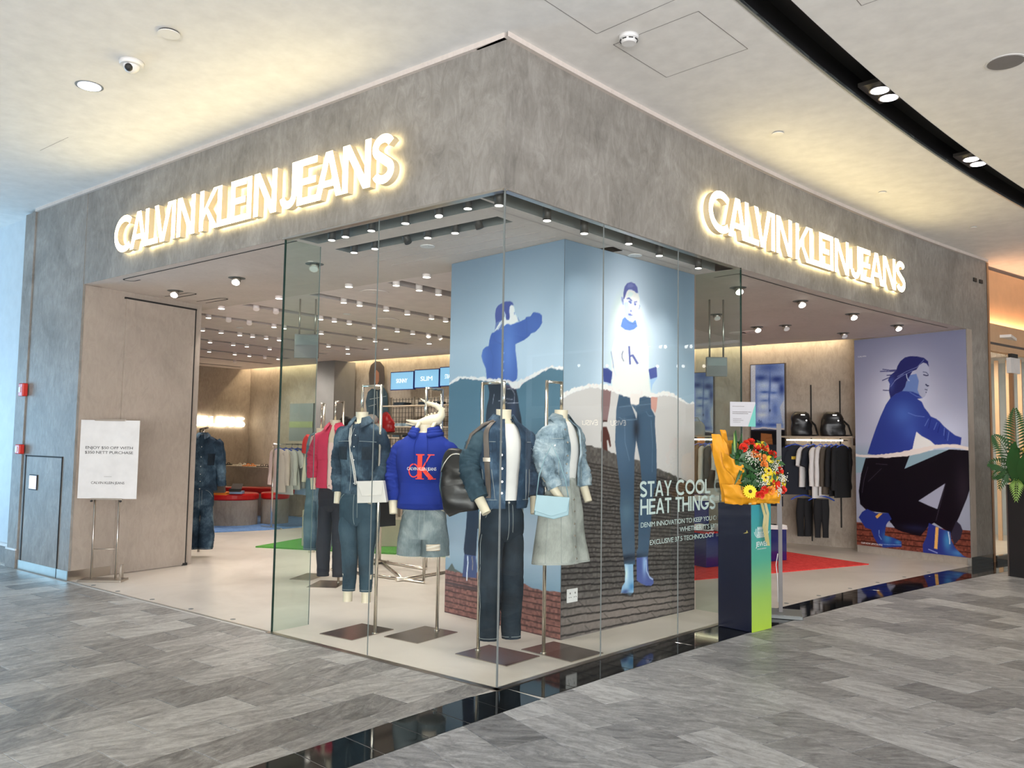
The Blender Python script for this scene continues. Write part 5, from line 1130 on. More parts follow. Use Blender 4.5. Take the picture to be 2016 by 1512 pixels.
# shorts
m = MB(); zt = zs - .525; zc = zt - .24
hip = Loft([(0, 0, .004, zc - .02, .182, .13), (.4, 0, .004, zc + .06, .185, .135), (1, 0, 0, zt, .165, .12)], .004, (7, 7, 7), 2, .9, wr=.002); hip.add(m, 40, 18); Ls = []
for s in (-1, 1):
    L = Loft([(0, s * .088, .004, zc + .07, .1, .115), (.3, s * .094, .0, zc - .02, .105, .118), (1, s * .10, -.004, zc - .155, .108, .116)], .004, (9, 9, 5), 4 + s, wr=.002, wf=6); L.add(m, 28, 18); Ls.append(L)
so = part('shorts', m, 'denim_shorts', t)
q = MB()
for L in Ls:
    for i in range(46):
        u = i / 46 + rnd.uniform(-.005, .005); p = L.pt(u, .995, 0); q.tube([p, p + Vector((rnd.uniform(-.006, .006), 0, -rnd.uniform(.008, .024)))], .0011, 3)
part('frayed_hem', q, 'cream_cloth', so, kind='stuff')
q = MB(); Ls[1].patch(q, -.05, .10, .48, .74, .002, 8, 6); part('rip', q, 'stitch_tan', so); q = MB()
for i in range(9): Ls[1].seam(q, [(u, .5 + .026 * i + .01 * math.sin(u * 30 + i)) for u in np.linspace(-.055, .105, 7)], .0024, .004)
part('rip_threads', q, 'cream_cloth', so, kind='stuff')
q = MB(); hip.seam(q, [(0, v) for v in np.linspace(.05, .98, 8)]); hip.seam(q, [(.03, v) for v in np.linspace(.3, .9, 8)]); [hip.seam(q, [((s * (.07 + .12 * w)) % 1, .92 - .22 * w ** 1.6) for w in np.linspace(0, 1, 8)]) for s in (1, -1)]; part('seam', q, 'stitch', so, kind='stuff'); q = MB(); hip.patch(q, 0, .999, .9, 1, .004, 40, 3); part('waistband', q, 'denim_shorts', so)
# cream reptile ornament standing in the neck opening
W2 = ROOT[M2t.name] @ Vector((0, -.0, zn - .03)); t = thing('crocodile_ornament', 'cream plastic crocodile figure set on the neck of the blue hoodie mannequin', 'ornament', tuple(W2), math.radians(40))
m = MB(); R_ = lambda x, z: (x, 0, z)
m.tube([R_(-.155, .062), R_(-.12, .055), R_(-.08, .045), R_(-.045, .045), R_(0, .055), R_(.05, .065), R_(.095, .075), R_(.125, .11), R_(.12, .15), R_(.085, .18), R_(.04, .195), R_(-.0, .205), R_(-.045, .235)], [.006, .013, .02, .026, .038, .048, .046, .032, .026, .021, .016, .011, .003], 14); m.v = [Vector((p.x, p.y, p.z)) for p in m.v]
part('croc_body', m, 'mannequin_cream', t); q = MB(); q.tube([R_(-.155, .038), R_(-.10, .028), R_(-.05, .035), R_(.0, .04)], [.004, .009, .013, .02], 8); part('lower_jaw', q, 'mannequin_cream', t)
for x in (-.045, .075):
    for s in (-1, 1): q = MB(); q.tube([(x, s * .03, .045), (x - .02, s * .05, .01), (x - .04, s * .045, -.03)], [.018, .013, .008], 8); part('leg', q, 'mannequin_cream', t)
q = MB()
for x, z, r in ((.0, .094, .008), (.02, .104, .009), (.045, .113, .010), (.07, .120, .010), (.098, .12, .010), (.135, .135, .009), (.146, .155, .008), (.115, .185, .008), (.08, .2, .007), (.05, .211, .006), (.02, .219, .005)):
    for s in (-.5, .5): q.ball((x, s * .02, z), r, 6, 4, (.8, .5, 1.2))
part('spines', q, 'mannequin_cream', t, kind='stuff')
# ---------------------------------------------------------------- 3: denim jacket, white tee, dark jeans
t, zn = mannequin('mannequin in open blue denim jacket over white tee with dark jeans', (992, 806), .60, 62, None); M3t = t
pf = loc(t, atz(941, 1282)); stand(t, -1, 0, 0, loc(t, aty(985, 751, .6)).z, zn, plate_for(t, [(896.5, 1288), (965, 1271), (1061, 1293.6), (997, 1314)]), pf.x, pf.y)
zs = zn - .125
la = [(0, .205, 0, zs - .03, .06, .06), (.5, .26, .03, zs - .28, .05, .05), (.75, .255, .0, zs - .42, .04, .04), (1, .235, -.05, zs - .62, .032, .036)]
ra = [(0, -.205, 0, zs - .03, .06, .06), (.5, -.25, .01, zs - .28, .05, .05), (.75, -.245, -.06, zs - .42, .04, .04), (1, -.185, -.16, zs - .60, .032, .036)]
part('body', figure_body(zn, .22, zs, [la, ra], []), 'mannequin_cream', t)
tee = Loft([(0, 0, 0, zs - .56, .158, .112), (.4, 0, 0, zs - .34, .16, .115), (.7, 0, -.004, zs - .16, .175, .12), (.88, 0, 0, zs - .03, .155, .095), (1, 0, 0, zs + .02, .10, .08)], .005, (8, 8, 4), 9, 1, wr=.0015, wf=7)
m = MB(); tee.add(m, 32, 30); te = part('tee_shirt', m, 'white_cloth', t)
ff = on_front(tee, zs - .20, .15, .004); q = MB()
for a, b in (((-.03, 0), (.035, -.07)), ((-.02, -.075), (.0, -.01)), ((.0, -.03), (.03, .02)), ((-.035, .0), (-.03, -.04))): place(q, bar(a, b, .007), ff)

jk = Loft([(0, 0, .0, zs - .575, .176, .138), (.09, 0, 0, zs - .52, .186, .142), (.35, 0, 0, zs - .36, .190, .142), (.62, 0, 0, zs - .18, .213, .150), (.82, 0, 0, zs - .05, .215, .128), (.93, 0, .005, zs + .01, .155, .105), (1, 0, .008, zs + .05, .085, .078)], .006, (8, 8, 5), 12, .95, wr=.002, wf=9)
m = MB(); jk.shell(m, .052, .972, 0, 1, 60, 56, .008); jo = part('jacket', m, 'denim_jacket', t)
collar(t, 0, .004, zs + .035, .078, 'denim_jacket', .085, .05, 0, .085, .075)
for k, sd in ((la, 21), (ra, 24)):
    s = 1 if k is la else -1
    sleeve(t, [(0, s * .145, 0, zs - .06, .05, .06), (.1, s * .19, 0, zs - .095, .07, .08), (.5, k[1][1], k[1][2], zs - .26, .074, .074), (.8, k[2][1], k[2][2], zs - .40, .066, .066), (1, (k[2][1] + k[3][1]) / 2, (k[2][2] + k[3][2]) / 2, zs - .50, .054, .056)], 'denim_jacket' if s > 0 else 'denim_teal', sd, .011, 26)
q = MB(); jk.patch(q, .925, .972, .09, .95, .005, 5, 26); part('placket', q, 'denim_jacket', jo); q = MB(); jk.patch(q, .052, .095, .09, .95, .005, 5, 26); part('placket', q, 'denim_jacket', jo)
buttons(jo, jk, [(.948, v) for v in (.18, .31, .45, .59, .73, .85)], .009)
for a, b in ((.105, .20), (.80, .895)): q = MB(); jk.patch(q, a, b, .44, .66, .005, 7, 8); pk = part('pocket', q, 'denim_jacket', jo); q = MB(); jk.patch(q, a - .004, b + .004, .64, .72, .010, 7, 3); part('pocket_flap', q, 'denim_jacket', pk); buttons(pk, jk, [((a + b) / 2, .66)], .007)
q = MB(); jk.patch(q, .052, .972, 0, .085, .006, 44, 4); part('waistband', q, 'denim_jacket', jo)
q = MB()
for v in (.73, .10, .012): jk.seam(q, [(u, v) for u in np.linspace(.1, .92, 40)])
for u in (.115, .19, .81, .885): jk.seam(q, [(u + (.0 if v > .45 else (.45 - v) * .06), v) for v in np.linspace(.1, .66, 12)])
part('seam', q, 'stitch', jo, kind='stuff')
pants(t, zs - .52, .125, .160, .128, 'denim_dark', .066, .080, .080, None, .003, 'stitch', 14)
# black backpack on that mannequin's right arm side
W3 = aty(905, 905, .42); t = thing('backpack', 'glossy black leather backpack hanging from the denim jacket mannequin\'s arm', 'backpack', (W3.x, W3.y, aty(905, 1008, .42).z), math.radians(38))
H0 = aty(905, 880, .42).z - t.location.z
m = MB(); bp = Loft([(0, .02, 0, .0, .09, .055), (.06, .018, 0, .01, .125, .075), (.3, .01, 0, .14, .138, .085), (.6, -.01, 0, .28, .128, .078), (.85, -.03, 0, .40, .095, .06), (.96, -.035, 0, .445, .06, .04), (1, -.035, 0, .455, .02, .015)], .010, (9, 9, 9), 31, .75, wr=.003, wf=9); bp.add(m, 40, 40); part('pack_body', m, 'black_leather', t)
q = MB(); bp.patch(q, -.13, .13, .10, .42, .022, 14, 8); part('front_pocket', q, 'black_leather', t); q = MB(); q.tube([bp.pt(u, .66 + .22 * math.cos(u * PI * 3), .004) for u in np.linspace(-.17, .17, 20)], .004, 5); part('zip', q, 'steel', t)
part('buckle', MB().cyl(bp.pt(.08, .33, .02), bp.pt(.08, .33, .035), .014, seg=12), 'steel', t)
wl = lambda p: ROOT[t.name].inverted() @ (ROOT[M3t.name] @ Vector(p)); sp = MB()
pts = [(.02, .05, .44), (.05, -.01, .50), (.10, -.05, .545), (.16, -.04, .53), (.20, -.03, .44), (.215, -.04, .30), (.21, -.05, .15), (.19, -.03, .02), (.13, .0, -.01)]
r0 = [Vector(p) for p in pts]
for i in range(len(r0) - 1): pass
jk.patch(sp, .845, .878, .12, .97, .016, 4, 30); sp.tube([jk.pt(.86, .97, .012), jk.pt(.80, .93, .02), jk.pt(.76, .80, .045), jk.pt(.755, .62, .075), jk.pt(.76, .5, .09)], .013, 6); sp.v = [ROOT[M3t.name] @ p for p in sp.v]; part('strap', sp, 'frame_brown', t, True, label='dark brown padded strap')
sp = MB(); jk.patch(sp, .84, .883, .52, .56, .022, 3, 3); sp.v = [ROOT[M3t.name] @ p for p in sp.v]; part('buckle', sp, 'steel', t, True)
# ---------------------------------------------------------------- 4: pale denim jacket over long grey denim skirt
t, zn = mannequin('mannequin in pale denim jacket over a long light grey denim skirt', (1105, 807), 1.0, 80, None); M4t = t
pf = loc(t, atz(1070, 1288)); stand(t, -1, 0, 0, loc(t, aty(1090, 752, 1.0)).z, zn, plate_for(t, [(1028.5, 1280), (1090, 1264), (1188, 1287.6), (1122, 1305)]), pf.x, pf.y)
zs = zn - .115
la = [(0, .155, 0, zs - .01, .05, .05), (.5, .18, .02, zs - .25, .042, .042), (.75, .185, -.03, zs - .38, .035, .035), (1, .195, -.10, zs - .56, .028, .03)]
ra = [(0, -.155, 0, zs - .01, .05, .05), (.5, -.19, .01, zs - .25, .042, .042), (.75, -.185, -.05, zs - .38, .035, .035), (1, -.12, -.15, zs - .56, .028, .03)]
part('body', figure_body(zn, .19, zs, [la, ra], [], True), 'mannequin_cream', t)
tee = Loft([(0, 0, 0, zs - .5, .125, .10), (.7, 0, -.004, zs - .16, .15, .112), (.9, 0, 0, zs - .02, .12, .085), (1, 0, 0, zs + .03, .07, .065)], .003, (8, 8, 4), 9); m = MB(); tee.add(m, 28, 20); part('tee_shirt', m, 'white_cloth', t)
sk = Loft([(0, 0, -.01, .64, .215, .165), (.3, 0, 0, .82, .185, .145), (.62, 0, 0, 1.02, .165, .13), (.85, 0, 0, 1.16, .14, .112), (1, 0, 0, 1.26, .125, .10)], .016, (7, 7, 1.2), 40, 1, wr=.001, wf=5)
m = MB(); sk.add(m, 56, 40, False); so = part('skirt', m, 'denim_grey', t); q = MB(); sk.patch(q, -.02, .02, .0, .98, .005, 4, 30); part('placket', q, 'denim_grey', so); buttons(so, sk, [(0, v) for v in (.06, .2, .34, .48, .62, .76)], .008)
q = MB(); sk.seam(q, [(u, .02) for u in np.linspace(0, 1, 50)]); sk.seam(q, [(.2, v) for v in np.linspace(.02, .98, 16)]); sk.seam(q, [(.8, v) for v in np.linspace(.02, .98, 16)]); sk.seam(q, [(.9, v) for v in np.linspace(.02, .98, 16)]); part('seam', q, 'stitch', so, kind='stuff')
jk = Loft([(0, 0, 0, zs - .44, .162, .130), (.1, 0, 0, zs - .39, .172, .135), (.4, 0, 0, zs - .26, .170, .132), (.66, 0, -.008, zs - .14, .182, .138), (.84, 0, 0, zs - .03, .180, .114), (.94, 0, .003, zs + .01, .125, .09), (1, 0, .004, zs + .05, .07, .065)], .006, (9, 9, 6), 44, .95, wr=.0025, wf=9)
m = MB(); jk.shell(m, .06, .965, 0, 1, 56, 46, .008); jo = part('jacket', m, 'denim_pale', t); collar(t, 0, .004, zs + .035, .066, 'denim_pale', .09, .048, 0, .07)
for k, sd in ((la, 51), (ra, 54)):
    s = 1 if k is la else -1
    sleeve(t, [(0, s * .11, 0, zs - .045, .045, .055), (.1, s * .15, 0, zs - .08, .066, .072), (.5, k[1][1], k[1][2], zs - .20, .072, .072), (.78, k[2][1], k[2][2], zs - .33, .062, .062), (1, (k[2][1] + k[3][1]) / 2, (k[2][2] + k[3][2]) / 2, zs - .45, .048, .05)], 'denim_pale', sd, .012, 24)
q = MB(); jk.patch(q, .92, .965, .09, .95, .005, 5, 22); part('placket', q, 'denim_pale', jo); q = MB(); jk.patch(q, .06, .10, .09, .95, .005, 5, 22); part('placket', q, 'denim_pale', jo)
buttons(jo, jk, [(.942, v) for v in (.2, .36, .52, .68, .82)], .008)
for a, b in ((.11, .20), (.80, .89)): q = MB(); jk.patch(q, a, b, .46, .66, .005, 6, 6); pk = part('pocket', q, 'denim_pale', jo); q = MB(); jk.patch(q, a - .004, b + .004, .63, .71, .010, 6, 3); part('pocket_flap', q, 'denim_pale', pk); buttons(pk, jk, [((a + b) / 2, .65)], .007)
q = MB(); jk.patch(q, .06, .965, 0, .09, .006, 40, 4); part('waistband', q, 'denim_pale', jo)
q = MB()
for v in (.72, .10): jk.seam(q, [(u, v) for u in np.linspace(.1, .92, 34)])
for u in (.12, .19, .81, .88): jk.seam(q, [(u, v) for v in np.linspace(.1, .64, 10)])
part('seam', q, 'stitch', jo, kind='stuff')
# pale blue clutch on the forearm
W4 = aty(1084, 1000, .72); t = thing('handbag', 'pale blue envelope bag on the arm of the pale denim jacket mannequin', 'handbag', (W4.x, W4.y, aty(1084, 1022, .72).z), math.radians(42))
m = MB(); m.prism([(-.115, -.02, .03), (-.10, -.02, .165), (.13, -.02, .15), (.125, -.02, .03), (.02, -.02, .0)], (0, .055, 0)); part('pouch', m, 'bag_blue', t, bevel=.005); q = MB(); q.prism([(-.102, -.028, .168), (.132, -.028, .153), (.112, -.030, .055), (.0, -.032, .022), (-.118, -.030, .06)], (0, .006, 0)); part('flap', q, 'bag_blue', t, bevel=.002)
part('strap', MB().tube([(-.10, .01, .16), (-.085, -.01, .30), (-.05, -.02, .42), (.0, -.04, .52), (.05, -.02, .42), (.10, 0, .28), (.125, .01, .155)], .004, 6), 'bag_blue', t)
# ---------------------------------------------------------------- 5: rose jacket figure and 6: dungarees figure further back
t, zn = mannequin('mannequin in rose pink zip jacket and dark jeans behind the denim shirt', (660, 827), 1.72, 28, None); M5t = t
pf = loc(t, atz(666, 1148)); stand(t, 1, 0, 0, loc(t, aty(670, 789, 1.72)).z, zn, plate_for(t, [(600.6, 1157), (632.6, 1143.6), (683.5, 1145), (664, 1159)]), pf.x, pf.y)
zs = zn - .115; la = [(0, .18, 0, zs - .02, .055, .055), (.5, .22, .02, zs - .27, .045, .045), (.75, .20, -.06, zs - .40, .038, .038), (1, .10, -.18, zs - .60, .028, .03)]; ra = [(0, -.18, 0, zs - .02, .055, .055), (.5, -.23, .02, zs - .27, .045, .045), (.75, -.23, 0, zs - .42, .038, .038), (1, -.21, -.02, zs - .62, .028, .03)]
part('body', figure_body(zn, .20, zs, [la, ra], []), 'mannequin_cream', t)
tor = Loft([(0, 0, 0, zs - .60, .165, .125), (.08, 0, 0, zs - .56, .178, .135), (.4, 0, 0, zs - .34, .178, .135), (.65, 0, 0, zs - .17, .195, .14), (.84, 0, 0, zs - .04, .19, .115), (.94, 0, 0, zs + .01, .13, .09), (1, 0, 0, zs + .06, .075, .07)], .006, (8, 8, 4), 61, .95, wr=.002, wf=8)
m = MB(); tor.shell(m, .035, .985, 0, 1, 50, 44, .008); jo = part('jacket', m, 'rose_cloth', t); m = MB(); Loft([(0, 0, 0, zs - .62, .15, .11), (.7, 0, 0, zs - .14, .16, .11), (1, 0, 0, zs + .03, .07, .065)], .002).add(m, 24, 14); part('tee_shirt', m, 'pink_cloth', t); collar(t, 0, 0, zs + .04, .068, 'rose_cloth', .06, .045, 0, .045)
for k, sd in ((la, 62), (ra, 63)):
    s = 1 if k is la else -1; sleeve(t, [(0, s * .125, 0, zs - .05, .05, .055), (.1, s * .17, 0, zs - .09, .067, .074), (.5, k[1][1], .02, zs - .25, .068, .068), (.8, k[2][1], k[2][2], zs - .38, .06, .06), (1, (k[2][1] + k[3][1]) / 2, (k[2][2] + k[3][2]) / 2, zs - .50, .05, .05)], 'rose_cloth', sd, .011, 24)
q = MB(); tor.patch(q, .035, .985, 0, .08, .005, 40, 4); part('waistband', q, 'rose_cloth', jo); q = MB(); tor.seam(q, [(u, .45) for u in np.linspace(.05, .95, 30)], .003, .003); tor.seam(q, [(.985, v) for v in np.linspace(.05, .95, 20)], .004, .003); part('seam', q, 'rose_cloth', jo)
pants(t, zs - .56, .085, .155, .12, 'navy_cloth', .06, .075, .085, None, .003, 'print_black', 64)
t, zn = mannequin('mannequin in blue denim dungarees at the left behind the rose jacket', (632, 843), 1.95, 20, None); M6t = t
pf = loc(t, atz(628, 1130)); stand(t, 1, 0, 0, loc(t, aty(638, 793, 1.95)).z, zn, plate_for(t, [(569, 1141.7), (603.7, 1129.7), (646, 1131), (611, 1143)]), pf.x, pf.y)
zs = zn - .10; la = [(0, .15, 0, zs - .02, .046, .046), (.5, .175, .02, zs - .25, .038, .038), (1, .18, -.04, zs - .5, .028, .03)]; ra = [(0, -.15, 0, zs - .02, .046, .046), (.5, -.175, .02, zs - .25, .038, .038), (1, -.17, -.04, zs - .5, .028, .03)]
part('body', figure_body(zn, .18, zs, [la, ra], [[(0, s * .07, 0, .45, .045, .045), (1, s * .07, 0, .26, .035, .038)] for s in (-1, 1)], True), 'mannequin_cream', t)
tee = Loft([(0, 0, 0, zs - .5, .13, .10), (.7, 0, -.004, zs - .16, .152, .112), (.9, 0, 0, zs - .02, .13, .085), (1, 0, 0, zs + .03, .07, .065)], .003, (8, 8, 4), 9); m = MB(); tee.add(m, 28, 20); part('tee_shirt', m, 'pink_cloth', t)
for s in (-1, 1):
    m = MB(); Loft([(0, s * .12, 0, zs - .0, .06, .066), (.3, s * .15, 0, zs - .05, .068, .07), (1, s * .175, .01, zs - .18, .062, .062)], .003, seed=2).add(m, 20, 12); part('sleeve', m, 'red_cloth' if s < 0 else 'pink_cloth', t)
bib = Loft([(0, 0, 0, zs - .45, .142, .115), (.6, 0, -.006, zs - .2, .152, .122), (1, 0, -.004, zs - .1, .15, .12)], .003, (8, 8, 6), 70); q = MB(); bib.patch(q, -.16, .16, 0, 1, .008, 12, 14); bo = part('bib', q, 'denim_overall', t)
for s in (-1, 1): q = MB(); q.slab([[bib.pt(s * .11, 1, .01) + Vector((w_, 0, 0)) for w_ in (-.015, .015)], [Vector((s * .085 + w_, -.085, zs + .01)) for w_ in (-.015, .015)], [Vector((s * .075 + w_, -.0, zs + .045)) for w_ in (-.015, .015)], [Vector((s * .06 + w_, .10, zs - .1)) for w_ in (-.015, .015)]], (0, 0, 1), .005); part('strap', q, 'denim_overall', bo)
q = MB(); bib.patch(q, -.06, .06, .4, .85, .013, 6, 6); part('bib_pocket', q, 'denim_overall', bo)
pants(t, zs - .42, .29, .158, .125, 'denim_overall', .075, .082, .082, None, .004, 'stitch', 74)
# ================================================================ lamps
def aimed(dirv, L=.12): return Vector(dirv).normalized() * L
ORD = ['first', 'second', 'third', 'fourth', 'fifth', 'sixth', 'seventh', 'eighth', 'ninth', 'tenth', 'eleventh', 'twelfth', 'thirteenth']
def cyl_lamp(px, py, plane, zb, where, tilt=(0, 0), r=.031, h=.15, body='grille_black', power=40, tgt=None, disc='lamp_disc', name='track_spotlight', cat='spotlight', group=None, label=None, pos=None, zt=None):
    p = pos or plane(px, py); p = Vector((p.x, p.y, zb)); d = Vector((tilt[0], tilt[1], -1)).normalized(); top = p - d * h
    t = thing(name, label or where, cat, (top.x, top.y, top.z), 0, group or where)
    part('housing', MB().cyl(top, p, r, seg=18), body, t, True); part('lamp', MB().cyl(p + d * .0005, p + d * .002, r * .88, seg=18), disc, t, True)
    if zt and zt > top.z + .01: part('stem', MB().cyl(top, (top.x, top.y, zt), .006, seg=8), body, t, True)
    if power: spot('spot', p + d * .012, tgt or tuple(p + d * 3), power, ang=75, rad=.025)
    return t
# window troughs (dark cylinders hanging in the recess)
def atY(Y): return lambda x, y: aty(x, y, Y)
gA = 'dark cylinder spots, front window trough'; gB = 'dark cylinder spots, inner window trough'; gC = 'dark cylinder spots, curved window trough'
tg = {0: (-1.9, .5, 1.2), 1: (-1.75, .5, .9), 2: (-1.4, .65, 1.2), 3: (-1.0, .65, .5), 4: (-.6, .5, 1.2), 5: (-.45, .6, .8), 6: (-.2, .9, 1.1)}
for k, (x, y) in enumerate([(653, 473), (680, 466.5), (731, 454.5), (798, 440), (864, 425.5), (921, 411)]):
    p = aty(x, y, .17); cyl_lamp(x, y, None, p.z, gA, (.16, -.1) if k == 4 else (0, 0), pos=p, power=22, tgt=tg[k], zt=ZT + .3, label='%s dark cylinder spotlight from the left in the recess directly behind the front glass' % ORD[k], h=.13)
for k, (x, y) in enumerate([(697, 497.5), (738, 490), (804, 478), (842, 468.5), (896, 459), (945, 450)]):
    p = aty(x, y, .57); cyl_lamp(x, y, None, p.z, gB, (.5, .1) if k in (2,) else ((.2, .3) if k == 5 else (0, 0)), pos=p, power=0 if k in (2, 5) else 13, disc='print_black' if k in (2, 5) else 'lamp_disc', zt=ZT + .3, label='%s dark cylinder spotlight from the left in the second, inner window recess' % ORD[k], h=.13)
for k, (x, y) in enumerate([(995, 402), (1090, 432), (1161, 458), (1251, 478), (1302, 503), (1384, 527)]):
    Yq = [.12, .62, 1.05, 1.62, 2.05, 2.65][k]; zq = aty(x, y, Yq).z; a = PB(Yq, -.15); q = aty(x, y, Yq); cyl_lamp(x, y, None, min(max(zq, 3.05), 3.2), gC, pos=Vector((a.x, Yq, 0)), power=20 if k != 3 else 0, tgt=[(-.3, .9, 1.0), (-.25, 1.1, 1.2), (-.3, 2.0, 2.1), None, (-.3, 2.3, 1.9), (-.25, 2.4, 1.0)][k], zt=ZT + .3, label='%s dark cylinder spotlight from the glass corner, recess behind the curved glass' % ORD[k], h=.13)
# slot tracks of the shop ceiling
sx = [(s[0] + s[2]) / 2 for s in slots]
L1 = [(305, 310, 0), (505, 345, 1), (710, 375, 1), (955, 410, 0), (1055, 430, 0), (245, 450, 0), (430, 475, 0), (615, 500, 0), (742, 520, 0), (877, 540, 0), (1005, 555, 0), (320, 573, 0), (550, 603, 0), (685, 622, 0), (912, 650, 0), (312, 668, 0), (565, 695, 0), (710, 715, 0), (865, 722, 1), (995, 745, 0), (565, 770, 1), (780, 205, 1), (975, 245, 1)]
L2 = [(517, 885, 0), (635, 908, 0), (833, 950, 0), (990, 985, 0), (1170, 1020, 0), (1275, 1045, 0), (345, 1005, 0), (447, 1023, 0), (558, 1045, 0), (745, 1080, 0), (915, 1110, 0), (1030, 1133, 0), (635, 1168, 0), (750, 1185, 0), (403, 1225, 0), (545, 1238, 0), (350, 1127, 0), (908, 750, 0), (1078, 812, 0), (1222, 850, 0), (1150, 1140, 1), (1235, 1155, 1)]
order = ['first (nearest)', 'second', 'third', 'fourth', 'fifth', 'sixth', 'seventh', 'eighth', 'ninth']
pts = [(350 + x / 5.04, 560 + y / 5.04, k) for x, y, k in L1] + [(540 + x / 3.78, 360 + y / 3.78, k) for x, y, k in L2]
nl = 0; SL = {}
for x, y, k in pts:
    q = atz(x, y, ZT - .03); i = min(range(len(sx)), key=lambda j: abs(sx[j] - q.x)); d = ray(x, y); tt = (sx[i] - O.x) / d.x; P = O + d * tt
    if not 1.8 < P.y < 7.2: P = Vector((sx[i], min(max(q.y, 1.9), 6.8), ZT - .03))
    nl += 1
    tl = cyl_lamp(x, y, None, ZT - .035, None, (.45, -.3) if k else (0, 0), r=.037, h=.10, body='inner_ceiling_white', pos=P, tgt=(P.x, 7.5, 1.5) if (P.y > 4.4 and nl % 2) else None, power=((120 if P.y > 4.4 else 62) if nl % 2 else 0), disc='inner_ceiling_white' if k else 'lamp_disc',
             group='white spots in the %s ceiling slot' % order[i], label='x'); SL.setdefault(i, []).append((P.y, tl))
for i, v in SL.items():
    for k, (_, o_) in enumerate(sorted(v, key=lambda a: a[0])): o_['label'] = 'white cylinder spotlight, %s from the near end of the %s ceiling slot from the pillar' % (ORD[k], order[i].split()[0])
# surface spots and gimbal downlights
for x, y, w in ((436, 608, 'above the far left sign rail'), (549, 588, 'just left of the glass fin'), (840, 546, 'by the left edge of the blue pillar'), (760, 688, 'left of the screens near the back wall'), (845, 677, 'above the light blue screens'), (685, 697, 'above the long-haired print'), (687, 565, 'beyond the soffit edge behind the front glass')):
    p = atz(x, y, ZT - .03); cyl_lamp(x, y, None, ZT - .03, None, r=.042, h=.03, body='inner_ceiling_white', pos=p, power=26, name='downlight', cat='ceiling light', group='surface downlights of the shop ceiling', label='small white surface downlight %s' % w)
for x, y, w, wh in ((345, 578, 'left', 'nearest the left side wall'), (466, 553, 'left', 'middle of the row'), (619, 526, 'left', 'unlit, behind the glass fin'), (1453, 572, 'right', 'crossed by the curved glass edge'), (1576, 598, 'right', 'lit, second from the glass edge'), (1678, 623, 'right', 'lit, third from the glass edge'), (1490, 648, 'right', 'lit, above the torso print'), (1546, 645, 'right', 'unlit, above the shelf of backpacks'), (1410, 624, 'right', 'unlit, behind the curved glass'), (1766, 645, 'right', 'lit, right above the crouching print'), (1660, 660, 'right', 'unlit, left of the crouching print')):
    p = atz(x, y, ZT - .03); g = 'swivel spots in the %s entrance soffit' % w
    t = thing('swivel_spotlight', 'swivel spotlight in the %s entrance soffit, %s' % (w, wh), 'spotlight', (p.x, p.y, ZT), 0, g)
    part('recess', MB().cyl((0, 0, -.002), (0, 0, -.0005), .085, seg=20), 'trough_grey', t); on = x not in (619, 1546, 1410, 1660)
    a = Vector((0, 0, .0)); b = Vector((.03, -.03, -.055)); part('housing', MB().cyl(a, b, .045, seg=16), 'steel', t)
    n = (b - a).normalized(); part('lamp', MB().cyl(b, b + n * .002, .038, seg=16), 'lamp_disc' if on else 'white_plastic', t)
    if on: spot('spot', (p.x + .03, p.y - .03, ZT - .07), (p.x + .3, p.y - .1, 0), 24 if w == 'left' else 40, ang=95)
for x, y, r in ((737, 575, .16), (762, 629, .16), (810, 669, .16), (651, 691, .16), (1478, 653, .14), (1452, 655, .12), (841.6, 484, .06), (683, 618, .05), (1250, 502, .06), (472, 645, .05)):
    p = atz(x, y, ZT); t = thing('ceiling_disc', 'white round flush disc in the shop ceiling at picture column %d' % round(x / 10), 'ceiling disc', (p.x, p.y, ZT)); t['label'] = '%s white flush disc in the shop ceiling %s' % ('large' if r > .1 else 'small', {737: 'just behind the soffit edge', 762: 'under the second slot', 810: 'near the back wall right of the lamps', 651: 'near the back wall above the dungarees', 1478: 'inside the right entrance', 1452: 'at the curved glass edge', 841.6: 'above the hoodie in the window zone', 683: 'between first slots left of the joint', 1250: 'in the window zone above the portrait', 472: 'between slots at the left entrance'}[x])
    part('plate', MB().cyl((0, 0, -.008), (0, 0, -.001), r, seg=32), 'white_plastic' if r < .1 else 'inner_ceiling_white', t); part('centre', MB().cyl((0, 0, -.01), (0, 0, -.008), r * .12, seg=12), 'white_plastic', t)
# shelf of light behind the ceiling edge: real strip lamps in the coves
for loc_, sz, tgt_ in (((-9, 7.38, 3.28), (9.3, .05), (-9, 7.6, 2.4)), ((-2.2, 9.02, 3.25), (3.2, .05), (-2.2, 9.3, 2.2))):
    l = area('cove_strip', loc_, tgt_, sz[0], sz[1], 46 if sz[0] > 4 else 12, (1, .78, .48))
    
# ================================================================ shop fittings
sign2 = thing('illuminated_sign', 'glowing shop name letters on the far inner left wall', 'sign', (-13.6, 6.6, 1.75))
LW = Vector((-13.58, 5.9, 0)); a = aty(492, 833, 7.38)
def fnI(x, z, o): return Vector((-13.69 + o, 4.89 + x * .61, 1.79 + z * .61))
S0 = sign2; m_off = 0
for ch, a_, b_ in WORD:
    m = MB()
    for pl in glyph(ch, b_ - a_, .362):
        n = len(pl); f = [fnI(a_ + x, y, .05) for x, y in pl]; k = [fnI(a_ + x, y, .02) for x, y in pl]; m.add(f + k, [tuple(range(n))]); m.add(f + k, [(i, n + i, n + (i + 1) % n, (i + 1) % n) for i in range(n)])
    part('letter', m, 'small_letter_glow', S0, True)
